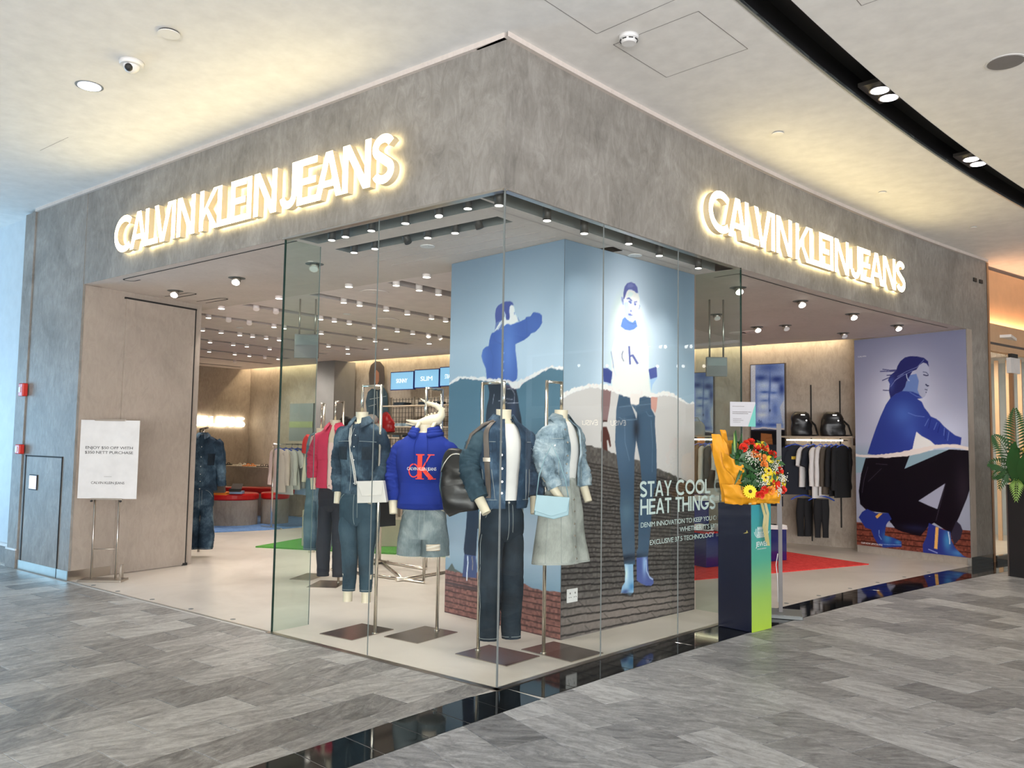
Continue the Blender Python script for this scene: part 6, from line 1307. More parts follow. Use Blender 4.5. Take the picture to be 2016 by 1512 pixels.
# low plaster ledge with shoes at the back
led = single('display_ledge', MB().box((-13.68, 6.35, 0), (-11.1, 7.48, .93)), 'inner_plaster', 'long low plaster display ledge along the far back wall', 'display ledge')
for k, (x, c_) in enumerate(((-13.45, 'frame_brown'), (-13.2, 'print_black'), (-12.6, 'cream_cloth'), (-12.3, 'petal_orange'), (-11.8, 'frame_brown'), (-11.4, 'print_black'))):
    t = thing('sandal', '%s sandal pair standing on the far plaster ledge' % {'frame_brown': 'brown', 'print_black': 'black', 'cream_cloth': 'cream', 'petal_orange': 'orange'}[c_], 'shoes', (x, 6.6, .93), .3, None if c_ in ('cream_cloth', 'petal_orange') else 'pairs of %s sandals on the ledge' % ('brown' if c_ == 'frame_brown' else 'black'))
    for s in (-.06, .06): part('sole', MB().prism([(s - .035, -.12, 0), (s + .035, -.12, 0), (s + .045, .05, 0), (s + .02, .13, 0), (s - .03, .12, 0)], (0, 0, .02)), c_, t, bevel=.004); part('strap', MB().tube([(s - .04, .03, .01), (s - .02, .03, .05), (s + .02, .03, .05), (s + .042, .03, .01)], .009, 6), c_, t)
# red-topped round benches and blue rug
single('rug', MB().prism([(-11.6, 3.0, .0016), (-8.9, 3.25, .0016), (-8.55, 4.4, .0016), (-8.5, 6.3, .0016), (-11.2, 6.2, .0016)], (0, 0, .012)), 'carpet_blue', 'blue woven rug under the red-topped benches at the far left', 'rug')
def oval(cx, cy, rx, ry, rz, n=36, p=1): 
    o_ = []
    for i in range(n):
        a = 2 * PI * i / n; x = rx * math.cos(a); y = ry * math.sin(a); o_.append((cx + x * math.cos(rz) - y * math.sin(rz), cy + x * math.sin(rz) + y * math.cos(rz)))
    return o_
rt2 = math.atan2(RT.y, RT.x)
for k, (px, hw, hd, lb) in enumerate(((434, .50, .40, 'wide rounded plaster bench with thick red top at the far left'), (532, .24, .26, 'narrow round plaster bench with thick red top beside the shirt rail'))):
    q = atz(px, 1037 - 4 * k); c0 = q + Vector((-.62, .78, 0)) * hd; t = thing('round_bench', lb, 'bench', (c0.x, c0.y, .014)); 
    part('base', MB().prism([(x, y, .0) for x, y in oval(0, 0, hw, hd, rt2)], (0, 0, .43), smooth=False), 'inner_plaster', t); part('red_top', MB().prism([(x, y, .43) for x, y in oval(0, 0, hw + .012, hd + .012, rt2)], (0, 0, .115)), 'red_counter', t, bevel=.03)
    if k == 0: bc = c0
q = atz(495, 1022); t = thing('round_bench', 'rear straight red-topped bench joining the two rounded ones', 'bench', (q.x - .5, q.y + .6, .014)); part('base', MB().prism([(x, y, 0) for x, y in oval(0, 0, .8, .2, rt2)], (0, 0, .43)), 'inner_plaster', t); part('red_top', MB().prism([(x, y, .43) for x, y in oval(0, 0, .82, .22, rt2)], (0, 0, .115)), 'red_counter', t, bevel=.03)
def folded(px, py, zt_, w, d, h, mat, name, label, grp=None, n=1, off=0.0):
    q = atz(px, py, zt_); out = None
    for i in range(n):
        t = thing(name, label, 'clothing' if 'fold' in name else 'shoes', (q.x, q.y, zt_ + i * h), rt2 + off + rnd.uniform(-.1, .1), grp); m = MB()
        for j in range(2): m.prism([(x, y, h * (.02 + .5 * j)) for x, y in [(-w / 2 + .01 * j, -d / 2), (w / 2, -d / 2), (w / 2, d / 2), (-w / 2, d / 2)]], (0, 0, h * .46))
        part('folds', m, mat, t, bevel=min(.006, h * .2)); q2 = MB(); q2.box((-w * .12, -d / 2 - .002, h * .5), (w * .12, -d * .2, h * 1.0)); part('collar_band', q2, mat, t, bevel=.002)
    return t
folded(425, 974, .56, .40, .2, .05, 'orange_cloth', 'folded_shirt', 'flat folded orange shirt on the wide red-topped bench')
folded(466, 972, .56, .22, .2, .05, 'lightblue_cloth', 'folded_shirt', 'folded pale blue shirt on the wide red-topped bench')
t = thing('handbag', 'small brown striped bag standing on the wide red-topped bench', 'handbag', tuple(atz(432, 970, .60)), rt2); part('pouch', MB().prism([(-.10, -.04, 0), (.10, -.04, 0), (.08, -.04, .15), (-.08, -.04, .15)], (0, .08, 0)), 'frame_brown', t, bevel=.006); part('handle', MB().tube([(-.05, 0, .14), (-.03, 0, .2), (.03, 0, .2), (.05, 0, .14)], .006), 'frame_brown', t)
t = thing('open_box', 'dark open wallet box on the wide red-topped bench', 'box', tuple(atz(463, 968, .62)), rt2); part('tray', MB().box((-.09, -.05, 0), (.09, .05, .05)), 'print_black', t, bevel=.003); part('lid', MB().prism([(-.09, .05, .05), (.09, .05, .05), (.10, .10, .13), (-.08, .10, .13)], (0, .006, 0)), 'frame_brown', t)
# ---------------------------------------------------------------- garments on hangers
def hanger(t, z, mat='hanger_blue', w=.2):
    m = MB(); m.tube([(-w, 0, z - .075), (-w * .6, 0, z - .03), (0, 0, z), (w * .6, 0, z - .03), (w, 0, z - .075)], .010, 6); part('hanger', m, mat, t); h = MB(); h.tube([(0, 0, z)] + [(0 + .018 * math.sin(a), 0, z + .045 + .018 * (1 - math.cos(a)) - .0) for a in np.linspace(0, 4.2, 8)], .0025, 5); part('hook', h, 'chrome', t)
def hung(x, y, zbar, rz, mat, label, group, length=.66, sleeve_l=.2, name='hanging_shirt', w=.22, th=.035, sm=None, cat='clothing', pants_=False):
    t = thing(name, label, cat, (x, y, zbar - .10), rz, group); hanger(t, .035)
    m = MB(); sd = rnd.randint(0, 99)
    if pants_:
        for s in (-1, 1): Loft([(0, s * .05, 0, -.02, .06, .03), (.3, s * .055, 0, -.2, .062, .032), (1, s * .06, 0, -length, .05, .028)], .006, (7, 7, 3), sd).add(m, 14, 14)
        part('trousers', m, mat, t)
    else:
        Loft([(0, 0, 0, -length, w * .98, th), (.4, 0, 0, -length * .6, w * .92, th), (.8, 0, 0, -.15, w * .92, th), (.93, 0, 0, -.04, w * .8, th * .8), (1, 0, 0, .015, .07, .03)], .012, (5, 7, 2.2), sd, .8).add(m, 24, 20); o = part('torso', m, mat, t)
        for s in (-1, 1):
            q = MB(); Loft([(0, s * w * .70, 0, -.035, .05, th), (.3, s * w * .98, 0, -.10, .062, th), (1, s * (w * 1.12 + .03 * (sleeve_l < .3)), 0, -.10 - sleeve_l, .055 if sleeve_l < .3 else .045, th * .9)], .006, (9, 9, 6), sd + s, wr=.003, wf=9).add(q, 14, 16); part('sleeve', q, sm or mat, t)
        q = MB(); q.tube([(.065 * math.cos(a), .03 * math.sin(a), .014) for a in np.linspace(0, 2 * PI, 14)], .006, 5); part('neckband', q, mat, t)
    return t
# left rail
rb = Vector((-8.72, 4.62, 0)); t = thing('clothes_rail', 'slim chrome clothes rail of pale shirts seen through the left glass edge', 'clothes rail', (-8.72, 5.3, 0))
for y in (4.62, 5.98): part('post', MB().cyl((-8.72, y, .0), (-8.72, y, 1.43), .016, seg=10), 'chrome', t, True); part('foot', MB().box((-9.0, y - .015, .002), (-8.44, y + .015, .03)), 'chrome', t, True)
part('rail', MB().cyl((-8.72, 4.6, 1.43), (-8.72, 6.0, 1.43), .013, seg=10), 'chrome', t, True)
for k, (mt, ln, sl_, lb) in enumerate((('pink_cloth', .72, .5, 'pale pink long-sleeved shirt, first on the left rail'), ('white_cloth', .76, .5, 'white shirt, second on the left rail'), ('white_cloth', .68, .2, 'white tee with short sleeves, third on the left rail'), ('grey_cloth', .66, .2, 'grey tee on the left rail between white tee and blue shirt'), ('lightblue_cloth', .78, .5, 'light blue shirt in the middle of the left rail'), ('lightblue_cloth', .70, .5, 'shorter light blue shirt on the left rail'), ('navy_cloth', .68, .4, 'dark navy top on the left rail beside the blue shirts'), ('cream_cloth', .55, .2, 'cream tee near the right end of the left rail'), ('navy_cloth', .8, .2, 'long navy striped top near the right end of the left rail'), ('red_cloth', .45, .15, 'small red tee, last on the left rail'))):
    hung(-8.72, 4.74 + .125 * k, 1.43, .12 * math.sin(k), mt, lb, None, ln, sl_)
# centre rail behind the hoodie
t = thing('clothes_rail', 'brushed steel clothes rail with crossed feet behind the hoodie mannequin', 'clothes rail', (-3.7, 2.7, 0))
for x in (-4.35, -3.27): part('post', MB().cyl((x, 2.72, .0), (x, 2.72, 1.43), .017, seg=10), 'steel', t, True)
part('rail', MB().cyl((-4.4, 2.72, 1.43), (-3.22, 2.72, 1.43), .015, seg=10), 'steel', t, True)
for a, b in (((-4.35, 2.3), (-4.35, 3.2)), ((-3.27, 2.3), (-3.27, 3.2)), ((-4.05, 2.33), (-2.97, 2.42)), ((-5.05, 3.22), (-3.6, 3.1)), ((-4.35, 3.1), (-3.27, 2.4))): part('foot', MB().cyl((*a, .02), (*b, .02), .016, seg=10), 'chrome', t, True)
for x, y in ((-3.62, 3.12), (-3.0, 2.44), (-4.5, 3.2)): part('post', MB().cyl((x, y, .02), (x, y, 1.2), .014, seg=10), 'steel', t, True)
for k, (mt, lb) in enumerate((('red_cloth', 'red top on the centre rail beside the white bag'), ('white_cloth', 'white top on the centre rail between red and pink'), ('rose_cloth', 'rose pink top on the centre rail'))): hung(-4.28 + .08 * k, 2.72, 1.43, PI / 2, mt, lb, None, .62, .35)
t = hung(-4.0, 2.72, 1.43, PI / 2 - .2, 'black_cloth', 'long black dress with white hem on the centre rail', None, .82, .45, 'hanging_dress')
# right rail: lit bar, shelf, backpacks
def wl_(px, py=860, Y=8.95): return aty(px, py, Y)
a = wl_(1538); b = wl_(1684); zs_ = a.z
t = thing('wall_shelf', 'thin wall shelf holding two black backpacks on the right back wall', 'shelf', ((a.x + b.x) / 2, 9.0, zs_ - .03)); part('board', MB().box((a.x, 8.78, zs_ - .012), (b.x, 9.145, zs_ + .012)), 'shelf_beige', t, True)
for px in (1545, 1676): p = wl_(px); part('bracket', MB().box((p.x - .01, 9.0, zs_ - .12), (p.x + .01, 9.145, zs_ - .012)), 'steel', t, True)
p0 = wl_(1549, 866); p1 = wl_(1660, 866); t = thing('clothes_rail', 'glowing light rail with blue hangers under the backpack shelf', 'clothes rail', ((p0.x + p1.x) / 2, 8.95, p0.z)); part('rail', MB().cyl((p0.x, 8.95, p0.z), (p1.x, 8.95, p0.z), .012, seg=10), 'rail_light', t, True); part('bracket', MB().box((p0.x - .01, 8.94, p0.z - .01), (p0.x + .0, 9.145, p0.z + .01)).box((p1.x, 8.94, p0.z - .01), (p1.x + .01, 9.145, p0.z + .01)), 'steel', t, True)
RB = (p0, p1)
def rp(px): return aty(px, 880, 8.95).x
tt_ = hung(rp(1572), 8.80, p0.z, .7, 'navy_cloth', 'dark navy tee with yellow chest print, facing out on the lit rail', None, .74, .16, w=.2)
q = MB(); q.box((-.075, -.046, -.20), (.075, -.042, -.155)); part('chest_print', q, 'print_yellow', tt_)
for k, (px, mt, ln, sl_, lb) in enumerate(((1590, 'white_cloth', .62, .2, 'white tee on the lit rail right of the navy tee'), (1601, 'navy_cloth', .66, .2, 'dark tee on the lit rail between two white tops'), (1615, 'white_cloth', .78, .5, 'white long-sleeved shirt on the lit rail'), (1626, 'white_cloth', .74, .5, 'second white shirt on the lit rail'), (1636, 'olive_cloth', .72, .5, 'dark brown jacket on the lit rail'), (1646, 'black_cloth', .74, .5, 'black jacket on the lit rail beside the brown one'), (1658, 'black_cloth', .76, .55, 'bulky black jacket, last on the lit rail'))): hung(rp(px), 8.95, p0.z, PI / 2 - .25, mt, lb, None, ln, sl_)
for px, lb in ((1584, 'black trousers hanging under the lit rail near the navy tee'), (1618, 'black trousers hanging under the lit rail below the white shirts')): hung(rp(px), 8.9, .85, .7, 'black_cloth', lb, None, .60, name='hanging_trousers', pants_=True)
def rucksack(px, py, w, h, lb, flapm=False):
    p = aty(px, py, 8.93); t = thing('backpack', lb, 'backpack', (p.x, 8.93, zs_ + .012), .55); bp = Loft([(0, 0, 0, 0, w * .42, .09), (.06, 0, 0, .01, w * .5, .11), (.5, 0, 0, h * .5, w * .5, .11), (.85, 0, 0, h * .85, w * .42, .09), (1, 0, 0, h * .97, w * .28, .05)], .012, (8, 8, 8), int(px), .7, wr=.003, wf=8); m = MB(); bp.add(m, 30, 24); part('pack_body', m, 'black_leather', t)
    q = MB(); bp.patch(q, -.14, .14, .1, .48, .02, 10, 6); part('front_pocket', q, 'black_leather', t); q = MB(); bp.patch(q, -.18, .18, .68, .95, .012, 12, 6); part('flap', q, 'black_leather', t); q = MB(); q.tube([(w * .35, .08, h * .8), (w * .75, .05, h * .45), (w * .85, .0, .02), (w * .5, .02, .01)], .014, 6); part('strap', q, 'black_leather', t)
    part('badge', MB().box((-.03, -.135, h * .82), (.03, -.125, h * .86)), 'steel', t); part('buckle', MB().cyl((.05, -.13, h * .62), (.05, -.145, h * .62), .012, seg=10), 'steel', t)
rucksack(1577, 850, .30, .39, 'glossy black roll-top backpack, left of the pair on the wall shelf'); rucksack(1639, 850, .33, .38, 'black flap backpack with metal badge, right of the pair on the wall shelf')
# rail seen through the curved pane
a = wl_(1366); b = wl_(1428); t = thing('wall_shelf', 'thin wall shelf with a grey bag seen through the curved glass', 'shelf', ((a.x + b.x) / 2, 9.0, zs_ - .03)); part('board', MB().box((a.x - .1, 8.78, zs_ - .012), (b.x + .1, 9.145, zs_ + .012)), 'shelf_beige', t, True)
q0 = wl_(1366, 865); q1 = wl_(1397, 865); t = thing('clothes_rail', 'short glowing rail seen through the curved glass beside the pillar', 'clothes rail', ((q0.x + q1.x) / 2, 8.95, q0.z)); part('rail', MB().cyl((q0.x - .2, 8.95, q0.z), (q1.x + .25, 8.95, q0.z), .012, seg=10), 'rail_light', t, True)
for k, (px, mt, ln, sl_, lb) in enumerate(((1360, 'lightblue_cloth', .5, .3, 'light blue top right at the pillar edge'), (1376, 'olive_cloth', .75, .5, 'dark brown jacket behind the curved glass'), (1388, 'olive_cloth', .75, .5, 'second dark brown jacket behind the curved glass'), (1398, 'cream_cloth', .95, .55, 'long cream coat behind the curved glass'), (1410, 'olive_cloth', .7, .5, 'dark jacket behind the curved glass beside the cream coat'), (1424, 'cream_cloth', .6, .3, 'cream top behind the yellow bouquet wrap'))): hung(rp(px), 8.95, q0.z, PI / 2 - .3, mt, lb, None, ln, sl_)
p = aty(1368, 850, 8.95); t = thing('handbag', 'grey bag on the shelf seen through the curved glass', 'handbag', (p.x, 8.95, zs_ + .012), .4); m = MB(); Loft([(0, 0, 0, 0, .16, .08), (.6, 0, 0, .16, .15, .07), (1, 0, 0, .24, .09, .03)], .01, seed=4, sq=.7).add(m, 20, 12); part('pouch', m, 'grey_cloth', t); part('handle', MB().tube([(-.1, 0, .2), (-.05, 0, .3), (.05, 0, .3), (.1, 0, .2)], .008), 'grey_cloth', t)
# red rug with navy tables
single('rug', MB().prism([(-.98, 4.58, .0016), (.17, 7.45, .0016), (-1.6, 8.1, .0016), (-3.0, 5.4, .0016)], (0, 0, .012)), 'carpet_red', 'red rug under the glossy navy display tables', 'rug')
ang = math.atan2(7.02 - 5.62, -.76 + 1.24); dx_ = Vector((math.cos(ang), math.sin(ang), 0)); nx_ = Vector((-dx_.y, dx_.x, 0))
def tb(lab, s0, s1, w0, w1, z1, name='display_table'):
    o = Vector((-1.24, 5.6, .014)); P = [o + dx_ * s0 + nx_ * w0, o + dx_ * s1 + nx_ * w0, o + dx_ * s1 + nx_ * w1, o + dx_ * s0 + nx_ * w1]
    t = thing(name, lab, 'table', tuple(sum(P, Vector()) / 4)); part('body', MB().prism(P, (0, 0, z1 - .02)), 'table_navy', t, True, bevel=.004); part('top', MB().prism([p + Vector((0, 0, z1 - .02)) for p in P], (0, 0, .02)), 'red_gloss' if z1 < .5 and s0 < .1 else 'table_navy', t, True, bevel=.003); return t
tb('low glossy navy display block with red top edge on the red rug', 0, .75, 0, .8, .43); tb('low glossy navy display block on the right of the red rug', .752, 1.50, 0, .8, .43); tb('tall glossy navy display block behind the low one', .0, .9, .82, 1.5, .84)
for k, px in enumerate((1382, 1398, 1409)):
    q = atz(px, 1044, .45); t = thing('shoe', 'white and black shoe on the low red-topped navy block', 'shoe', tuple(q), .5 + k, 'shoes on the low navy block'); m = MB(); Loft([(0, -.12, 0, .03, .03, .035), (.4, -.02, 0, .04, .04, .045), (1, .13, 0, .022, .02, .025)], .0, front=(0, 0, 1)).add(m, 12, 10); part('upper', m, 'white_cloth' if k != 1 else 'print_black', t); part('sole', MB().box((-.13, -.038, 0), (.14, .038, .018)), 'white_plastic', t, bevel=.004)
for k, (px, py) in enumerate(((1376, 981), (1392, 981), (1407, 980))): folded(px, py + 4, .854, .24, .22, .03, 'white_cloth', 'folded_shirt', 'folded white shirt in a stack on the tall navy block', 'folded white shirts, tall navy block', 2)
for px in (1517, 1530): folded(px, 1041, .444, .2, .2, .028, 'white_cloth', 'folded_shirt', 'folded white shirt on the right low navy block', 'folded white shirts, right low block', 2)
t = thing('wall_panel', 'tall dark panel hanging with blue cloth behind the flower stand pole', 'clothing', (rp(1535), 8.7, .6)); m = MB(); Loft([(0, 0, 0, .0, .14, .04), (.8, 0, 0, .85, .15, .04), (1, 0, 0, .95, .08, .03)], .01, seed=8).add(m, 18, 14); part('cloth', m, 'navy_cloth', t)
# green turf and pale blocks
single('rug', MB().prism([(-6.75, 2.95, .0016), (-4.1, 4.15, .0016), (-4.6, 5.6, .0016), (-7.4, 4.9, .0016)], (0, 0, .02)), 'turf_green', 'bright green artificial turf patch behind the mannequins', 'rug')
for (px, w, d, z1, lb) in ((606, .26, .3, .50, 'narrow beige display block at the left edge of the turf'), (768, .42, .45, .38, 'wide beige display block on the turf behind the black dress'), (688, .3, .4, .42, 'beige display block on the turf between the jeans')):
    q = atz(px, 1078, .02); t = thing('display_block', lb, 'display block', (q.x - .2, q.y + .25, .022), rt2); part('body', MB().box((-w / 2, -d / 2, 0), (w / 2, d / 2, z1)), 'block_beige', t, bevel=.005); part('plinth', MB().box((-w / 2 + .02, -d / 2 + .02, -.0), (w / 2 - .02, d / 2 - .02, .02)), 'dark_gap', t)
# ---------------------------------------------------------------- denim wall: screens, grids, shelves
YW = 7.05
def scr(x0, x1, yt0, yt1, yb0, yb1, word, lb):
    a = aty(x0, yt0, YW); b = aty(x1, yt1, YW); c = aty(x0, yb0, YW); t = thing('screen', lb, 'screen', ((a.x + b.x) / 2, YW, c.z)); z0 = c.z; z1 = (a.z + b.z) / 2
    part('frame', MB().box((a.x - .015, YW + .004, z0 - .015), (b.x + .015, YW + .06, z1 + .015)), 'table_navy', t, True); part('display', MB().box((a.x, YW, z0), (b.x, YW + .005, z1)), 'screen_blue', t, True)
    q = MB(); w = (b.x - a.x) * .5; put_text(q, word, lambda x, y: Vector(((a.x + b.x) / 2 - w / 2 + x, YW - .002, (z0 + z1) / 2 - .04 + y)), .085, w); part('lettering', q, 'screen_text', t, True)
scr(770, 813.5, 735, 731, 767, 763.5, 'SKINNY', 'light blue screen reading SKINNY above the denim shelves'); scr(817, 863.5, 730.7, 725.8, 763, 759.5, 'SLIM', 'light blue screen reading SLIM above the denim shelves'); scr(867, 905, 725.4, 721, 759.4, 756, 'STRAIGHT', 'light blue screen half hidden by the window pillar')
t = thing('shelf_unit', 'steel wall unit with black wire grids and denim shelves under the blue screens', 'shelf unit', (aty(815, 800, 7.1).x, 7.1, 0))
for px in (770, 815.5, 865): p = aty(px, 800, 7.1); part('upright', MB().box((p.x - .012, 7.08, 0), (p.x + .012, 7.12, 2.35)), 'steel', t, True)
for py in (801, 841, 862, 878): a = aty(772, py, 7.1); b = aty(900, py, 7.1); part('shelf', MB().box((a.x, 6.82, a.z - .012), (b.x, 7.1, a.z + .012)), 'shelf_beige', t, True)
a = aty(769, 770, 7.3); b = aty(900, 770, 7.3); q = MB()
for i in range(int((b.x - a.x) / .085)): x = a.x + .085 * i; q.box((x - .004, 7.30, 1.3), (x + .004, 7.308, 2.35))
for j in range(13): z = 1.3 + .085 * j; q.box((a.x, 7.295, z - .004), (b.x, 7.303, z + .004))
part('wire_grid', q, 'grille_black', t, True, kind='stuff')
for k, (px, py, mt) in enumerate(((792, 799, 'denim_dark'), (842, 798, 'denim_dark'), (791, 838, 'denim_pale'), (806, 842, 'denim_pale'), (790, 860, 'denim_teal'), (860, 798, 'denim_dark'))):
    p = aty(px, py, 6.95); sh_z = min([aty(772, q_, 7.1).z + .013 for q_ in (801, 841, 862, 878)], key=lambda z: abs(z - p.z))
    for i in range(2):
        t2 = thing('folded_jeans', 'folded %s jeans on the %s shelf of the denim wall' % ('dark' if mt != 'denim_pale' else 'pale', {'799': 'top', '798': 'top', '838': 'middle', '842': 'middle', '860': 'lower'}[str(py)]), 'clothing', (p.x, 6.95, sh_z + .028 * i), rnd.uniform(-.1, .1), 'folded jeans, %s' % ({'799': 'top', '798': 'top', '838': 'middle', '842': 'middle', '860': 'lower'}[str(py)] + (' dark' if mt != 'denim_pale' else ' pale')))
        part('folds', MB().box((-.14, -.1, .0), (.14, .1, .013)).box((-.135, -.105, .014), (.13, .1, .026)), mt, t2, bevel=.004)
# woman cut-out on the back wall
t = thing('cutout_print', 'print of a long-haired person in a blue denim jacket on the back wall', 'poster', (aty(743, 800, 7.42).x, 7.42, 1.7)); W_ = lambda P, o=0: [aty(x, y, 7.42 - o) for x, y in P]
part('jacket', MB().prism(W_([(722, 812), (720, 790), (724, 772), (732, 765), (744, 768), (755, 763), (762, 775), (764, 815), (760, 830), (724, 830)]), (0, .012, 0)), 'denim_teal', t, True); part('hair', MB().prism(W_([(727, 760), (726, 735), (730, 719), (739, 711), (748, 712), (756, 722), (757, 745), (756, 758), (748, 764), (738, 757)], .002), (0, .008, 0)), 'frame_brown', t, True); part('face', MB().prism(W_([(738, 752), (737, 735), (741, 728), (746, 734), (746, 750), (742, 758)], .004), (0, .002, 0)), 'tan_hand', t, True)
for q_ in ([(728, 786), (760, 780)], [(742, 770), (744, 820)], [(726, 800), (740, 796)]): part('seam', MB().tube(W_(q_, .004), .006, 4), 'stitch', t, True)
# caps and red bag on a gondola
YG = 5.2; g0 = aty(662, 852, YG); g1 = aty(792, 858, YG); gz = aty(770, 852, YG).z
t = thing('gondola', 'dark topped display gondola behind the denim shirt mannequin', 'display unit', ((g0.x + g1.x) / 2, YG, 0)); part('top', MB().box((g0.x, YG - .25, gz - .03), (g1.x, YG + .25, gz)), 'frame_brown', t, True)
for x in (g0.x + .03, g1.x - .03): part('post', MB().box((x - .015, YG - .015, .02), (x + .015, YG + .015, gz - .03)), 'steel', t, True)
t = thing('clothing_bundle', 'glossy red puffer bundle standing behind the denim shirt shoulder', 'clothing', (aty(762, 830, YG).x, YG, gz)); m = MB(); Loft([(0, .02, 0, 0, .13, .1), (.3, .0, 0, .1, .135, .1), (.7, -.02, 0, .24, .11, .09), (1, -.04, 0, .33, .03, .03)], .022, (9, 9, 9), 5, wr=.006, wf=8).add(m, 26, 24); part('body', m, 'red_gloss', t); part('zip', MB().tube([(-.02, -.10, .02), (-.03, -.105, .15), (-.04, -.09, .27)], .005), 'print_black', t)
for px, py, mt, lb in ((731, 824, 'white_cloth', 'white cap on a stand behind the denim shirt collar'), (681, 828, 'black_leather', 'black cap between rose jacket and denim shirt')):
    p = aty(px, py, YG); t = thing('cap', lb, 'cap', (p.x, YG, p.z - .06)); m = MB(); m.ball((0, 0, .05), .105, 18, 10, (1, 1.1, .8)); part('crown', m, mt, t); q = MB(); q.prism([(-.07, -.08, .045), (.07, -.08, .045), (.05, -.17, .03), (-.05, -.17, .03)], (0, 0, .008)); part('brim', q, mt, t); part('stand', MB().cyl((0, 0, gz - t.location.z), (0, 0, .02), .012), 'chrome', t)
plain('band_green', (.24, .28, .14), .6)
# striped board on the left block
a = aty(571, 795, 6.85); b = aty(617, 795, 6.85); c_ = aty(571, 868, 6.85); t = thing('notice_board', 'dark grey panel with a pale green band behind the left glass fin', 'panel', ((a.x + b.x) / 2, 6.86, c_.z)); part('board', MB().box((a.x, 6.85, c_.z), (b.x, 6.89, a.z)), 'seam_grey', t, True); part('band', MB().box((a.x, 6.843, c_.z + (a.z - c_.z) * .36), (b.x, 6.85, c_.z + (a.z - c_.z) * .52)), 'band_green', t, True)
# hanging monitors seen from the back
for px0, px1, yt, yb, D_, lb in ((581, 628, 658, 705, 9.6, 'grey hanging monitor on two ceiling rods behind the left glass fin'), (1390, 1431, 703, 741, 9.2, 'grey hanging monitor on two ceiling rods behind the curved glass end')):
    def dp(x, y): r = ray(x, y); return O + r * (D_ / 1640)
    a = dp(px0, yt); b = dp(px1, yt); c2 = dp(px0, yb); u = Vector((b.x - a.x, b.y - a.y, 0)); L_ = u.length; rz = math.atan2(u.y, u.x); mid = (a + b) / 2
    t = thing('hanging_monitor', lb, 'monitor', (mid.x, mid.y, c2.z), rz); part('case', MB().box((-L_ / 2, -.02, 0), (L_ / 2, .02, a.z - c2.z)), 'label_grey', t, bevel=.004); part('stand', MB().box((-L_ / 2 + .01, -.025, (a.z - c2.z) * .55), (L_ / 2 - .01, -.02, (a.z - c2.z) * .95)), 'seam_grey', t)
    for s in (-1, 1): part('rod', MB().cyl((s * L_ * .33, 0, a.z - c2.z), (s * L_ * .33, 0, ZT - c2.z), .010), 'steel', t)
# denim outfit just inside the left entrance
p = Vector((-6.46, 1.90, 0)); t = thing('clothes_rail', 'steel rail end with a denim outfit just inside the left entrance', 'clothes rail', (-6.9, 2.3, 0)); part('rail', MB().cyl((-7.6, 2.55, 1.64), (-6.20, 1.80, 1.64), .012), 'frame_brown', t, True); part('post', MB().cyl((-7.55, 2.52, 0), (-7.55, 2.52, 1.64), .016), 'steel', t, True); part('post', MB().cyl((-6.9, 2.17, 0), (-6.9, 2.17, 1.64), .016), 'steel', t, True)
t = thing('hanging_outfit', 'dark denim shirt over wide dark jeans hanging at the left entrance', 'clothing', (p.x, p.y, 0), math.radians(48)); hanger(t, 1.55, 'navy_cloth', .19)
tor = Loft([(0, 0, 0, .84, .20, .07), (.5, 0, 0, 1.15, .19, .07), (.85, 0, 0, 1.44, .20, .065), (.94, 0, 0, 1.50, .15, .06), (1, 0, 0, 1.545, .07, .05)], .010, (7, 7, 3), 81, .9, wr=.002, wf=7); m = MB(); tor.add(m, 40, 40); sh = part('shirt', m, 'denim_shirt', t); collar(t, 0, 0, 1.535, .06, 'denim_shirt', .05, .04, 0, .05, .05)
for s in (-1, 1): sleeve(t, [(0, s * .16, 0, 1.47, .06, .06), (.15, s * .20, 0, 1.42, .065, .06), (.6, s * .235, 0, 1.15, .06, .05), (1, s * .25, .01, .90, .05, .045)], 'denim_shirt', 84 + s, .006, 14)
q = MB(); tor.patch(q, -.02, .02, .04, .93, .004, 4, 18); part('placket', q, 'denim_shirt', sh); buttons(sh, tor, [(0, v) for v in (.2, .35, .5, .65, .8)], .006, 'white_plastic'); q = MB(); tor.patch(q, .06, .15, .52, .74, .006, 6, 6); pk = part('pocket', q, 'denim_dark', sh); q = MB(); tor.patch(q, .057, .153, .70, .77, .010, 6, 3); part('pocket_flap', q, 'denim_shirt', pk)
pants(t, .88, .10, .165, .09, 'denim_shirt', .085, .085, .085, .62, .005, 'stitch', 91)
# ================================================================ in front of the shop
# A1 notice on a steel stand
bc = atz(203, 1144); u = Vector((RT.x, RT.y, 0)).normalized(); rz = math.atan2(u.y, u.x) + .04
t = thing('sign_stand', 'white offer notice on a twin-post steel stand by the left column', 'sign stand', (bc.x, bc.y, .0015), rz)
part('base', MB().box((-.22, -.10, 0), (.22, .10, .022)), 'steel', t, bevel=.003)
for s in (-1, 1): part('post', MB().cyl((s * .125, 0, .02), (s * .125, 0, .86), .011, seg=12), 'steel', t); part('knob', MB().cyl((s * .15, -.02, .83), (s * .15, -.035, .83), .011, seg=10), 'print_black', t)
part('crossbar', MB().cyl((-.125, 0, .33), (.125, 0, .33), .004, seg=8), 'steel', t); part('clip', MB().box((-.16, -.024, .842), (.16, .008, .86)), 'steel', t, bevel=.002); part('clip', MB().box((-.16, -.024, 1.672), (.16, .008, 1.69)), 'steel', t, bevel=.002)
bd = part('board', MB().box((-.305, -.012, .855), (.305, -.004, 1.68)), 'white_plastic', t)
q = MB(); T_ = lambda x0, z0: (lambda x, y: Vector((x0 + x, -.0135, z0 + y)))
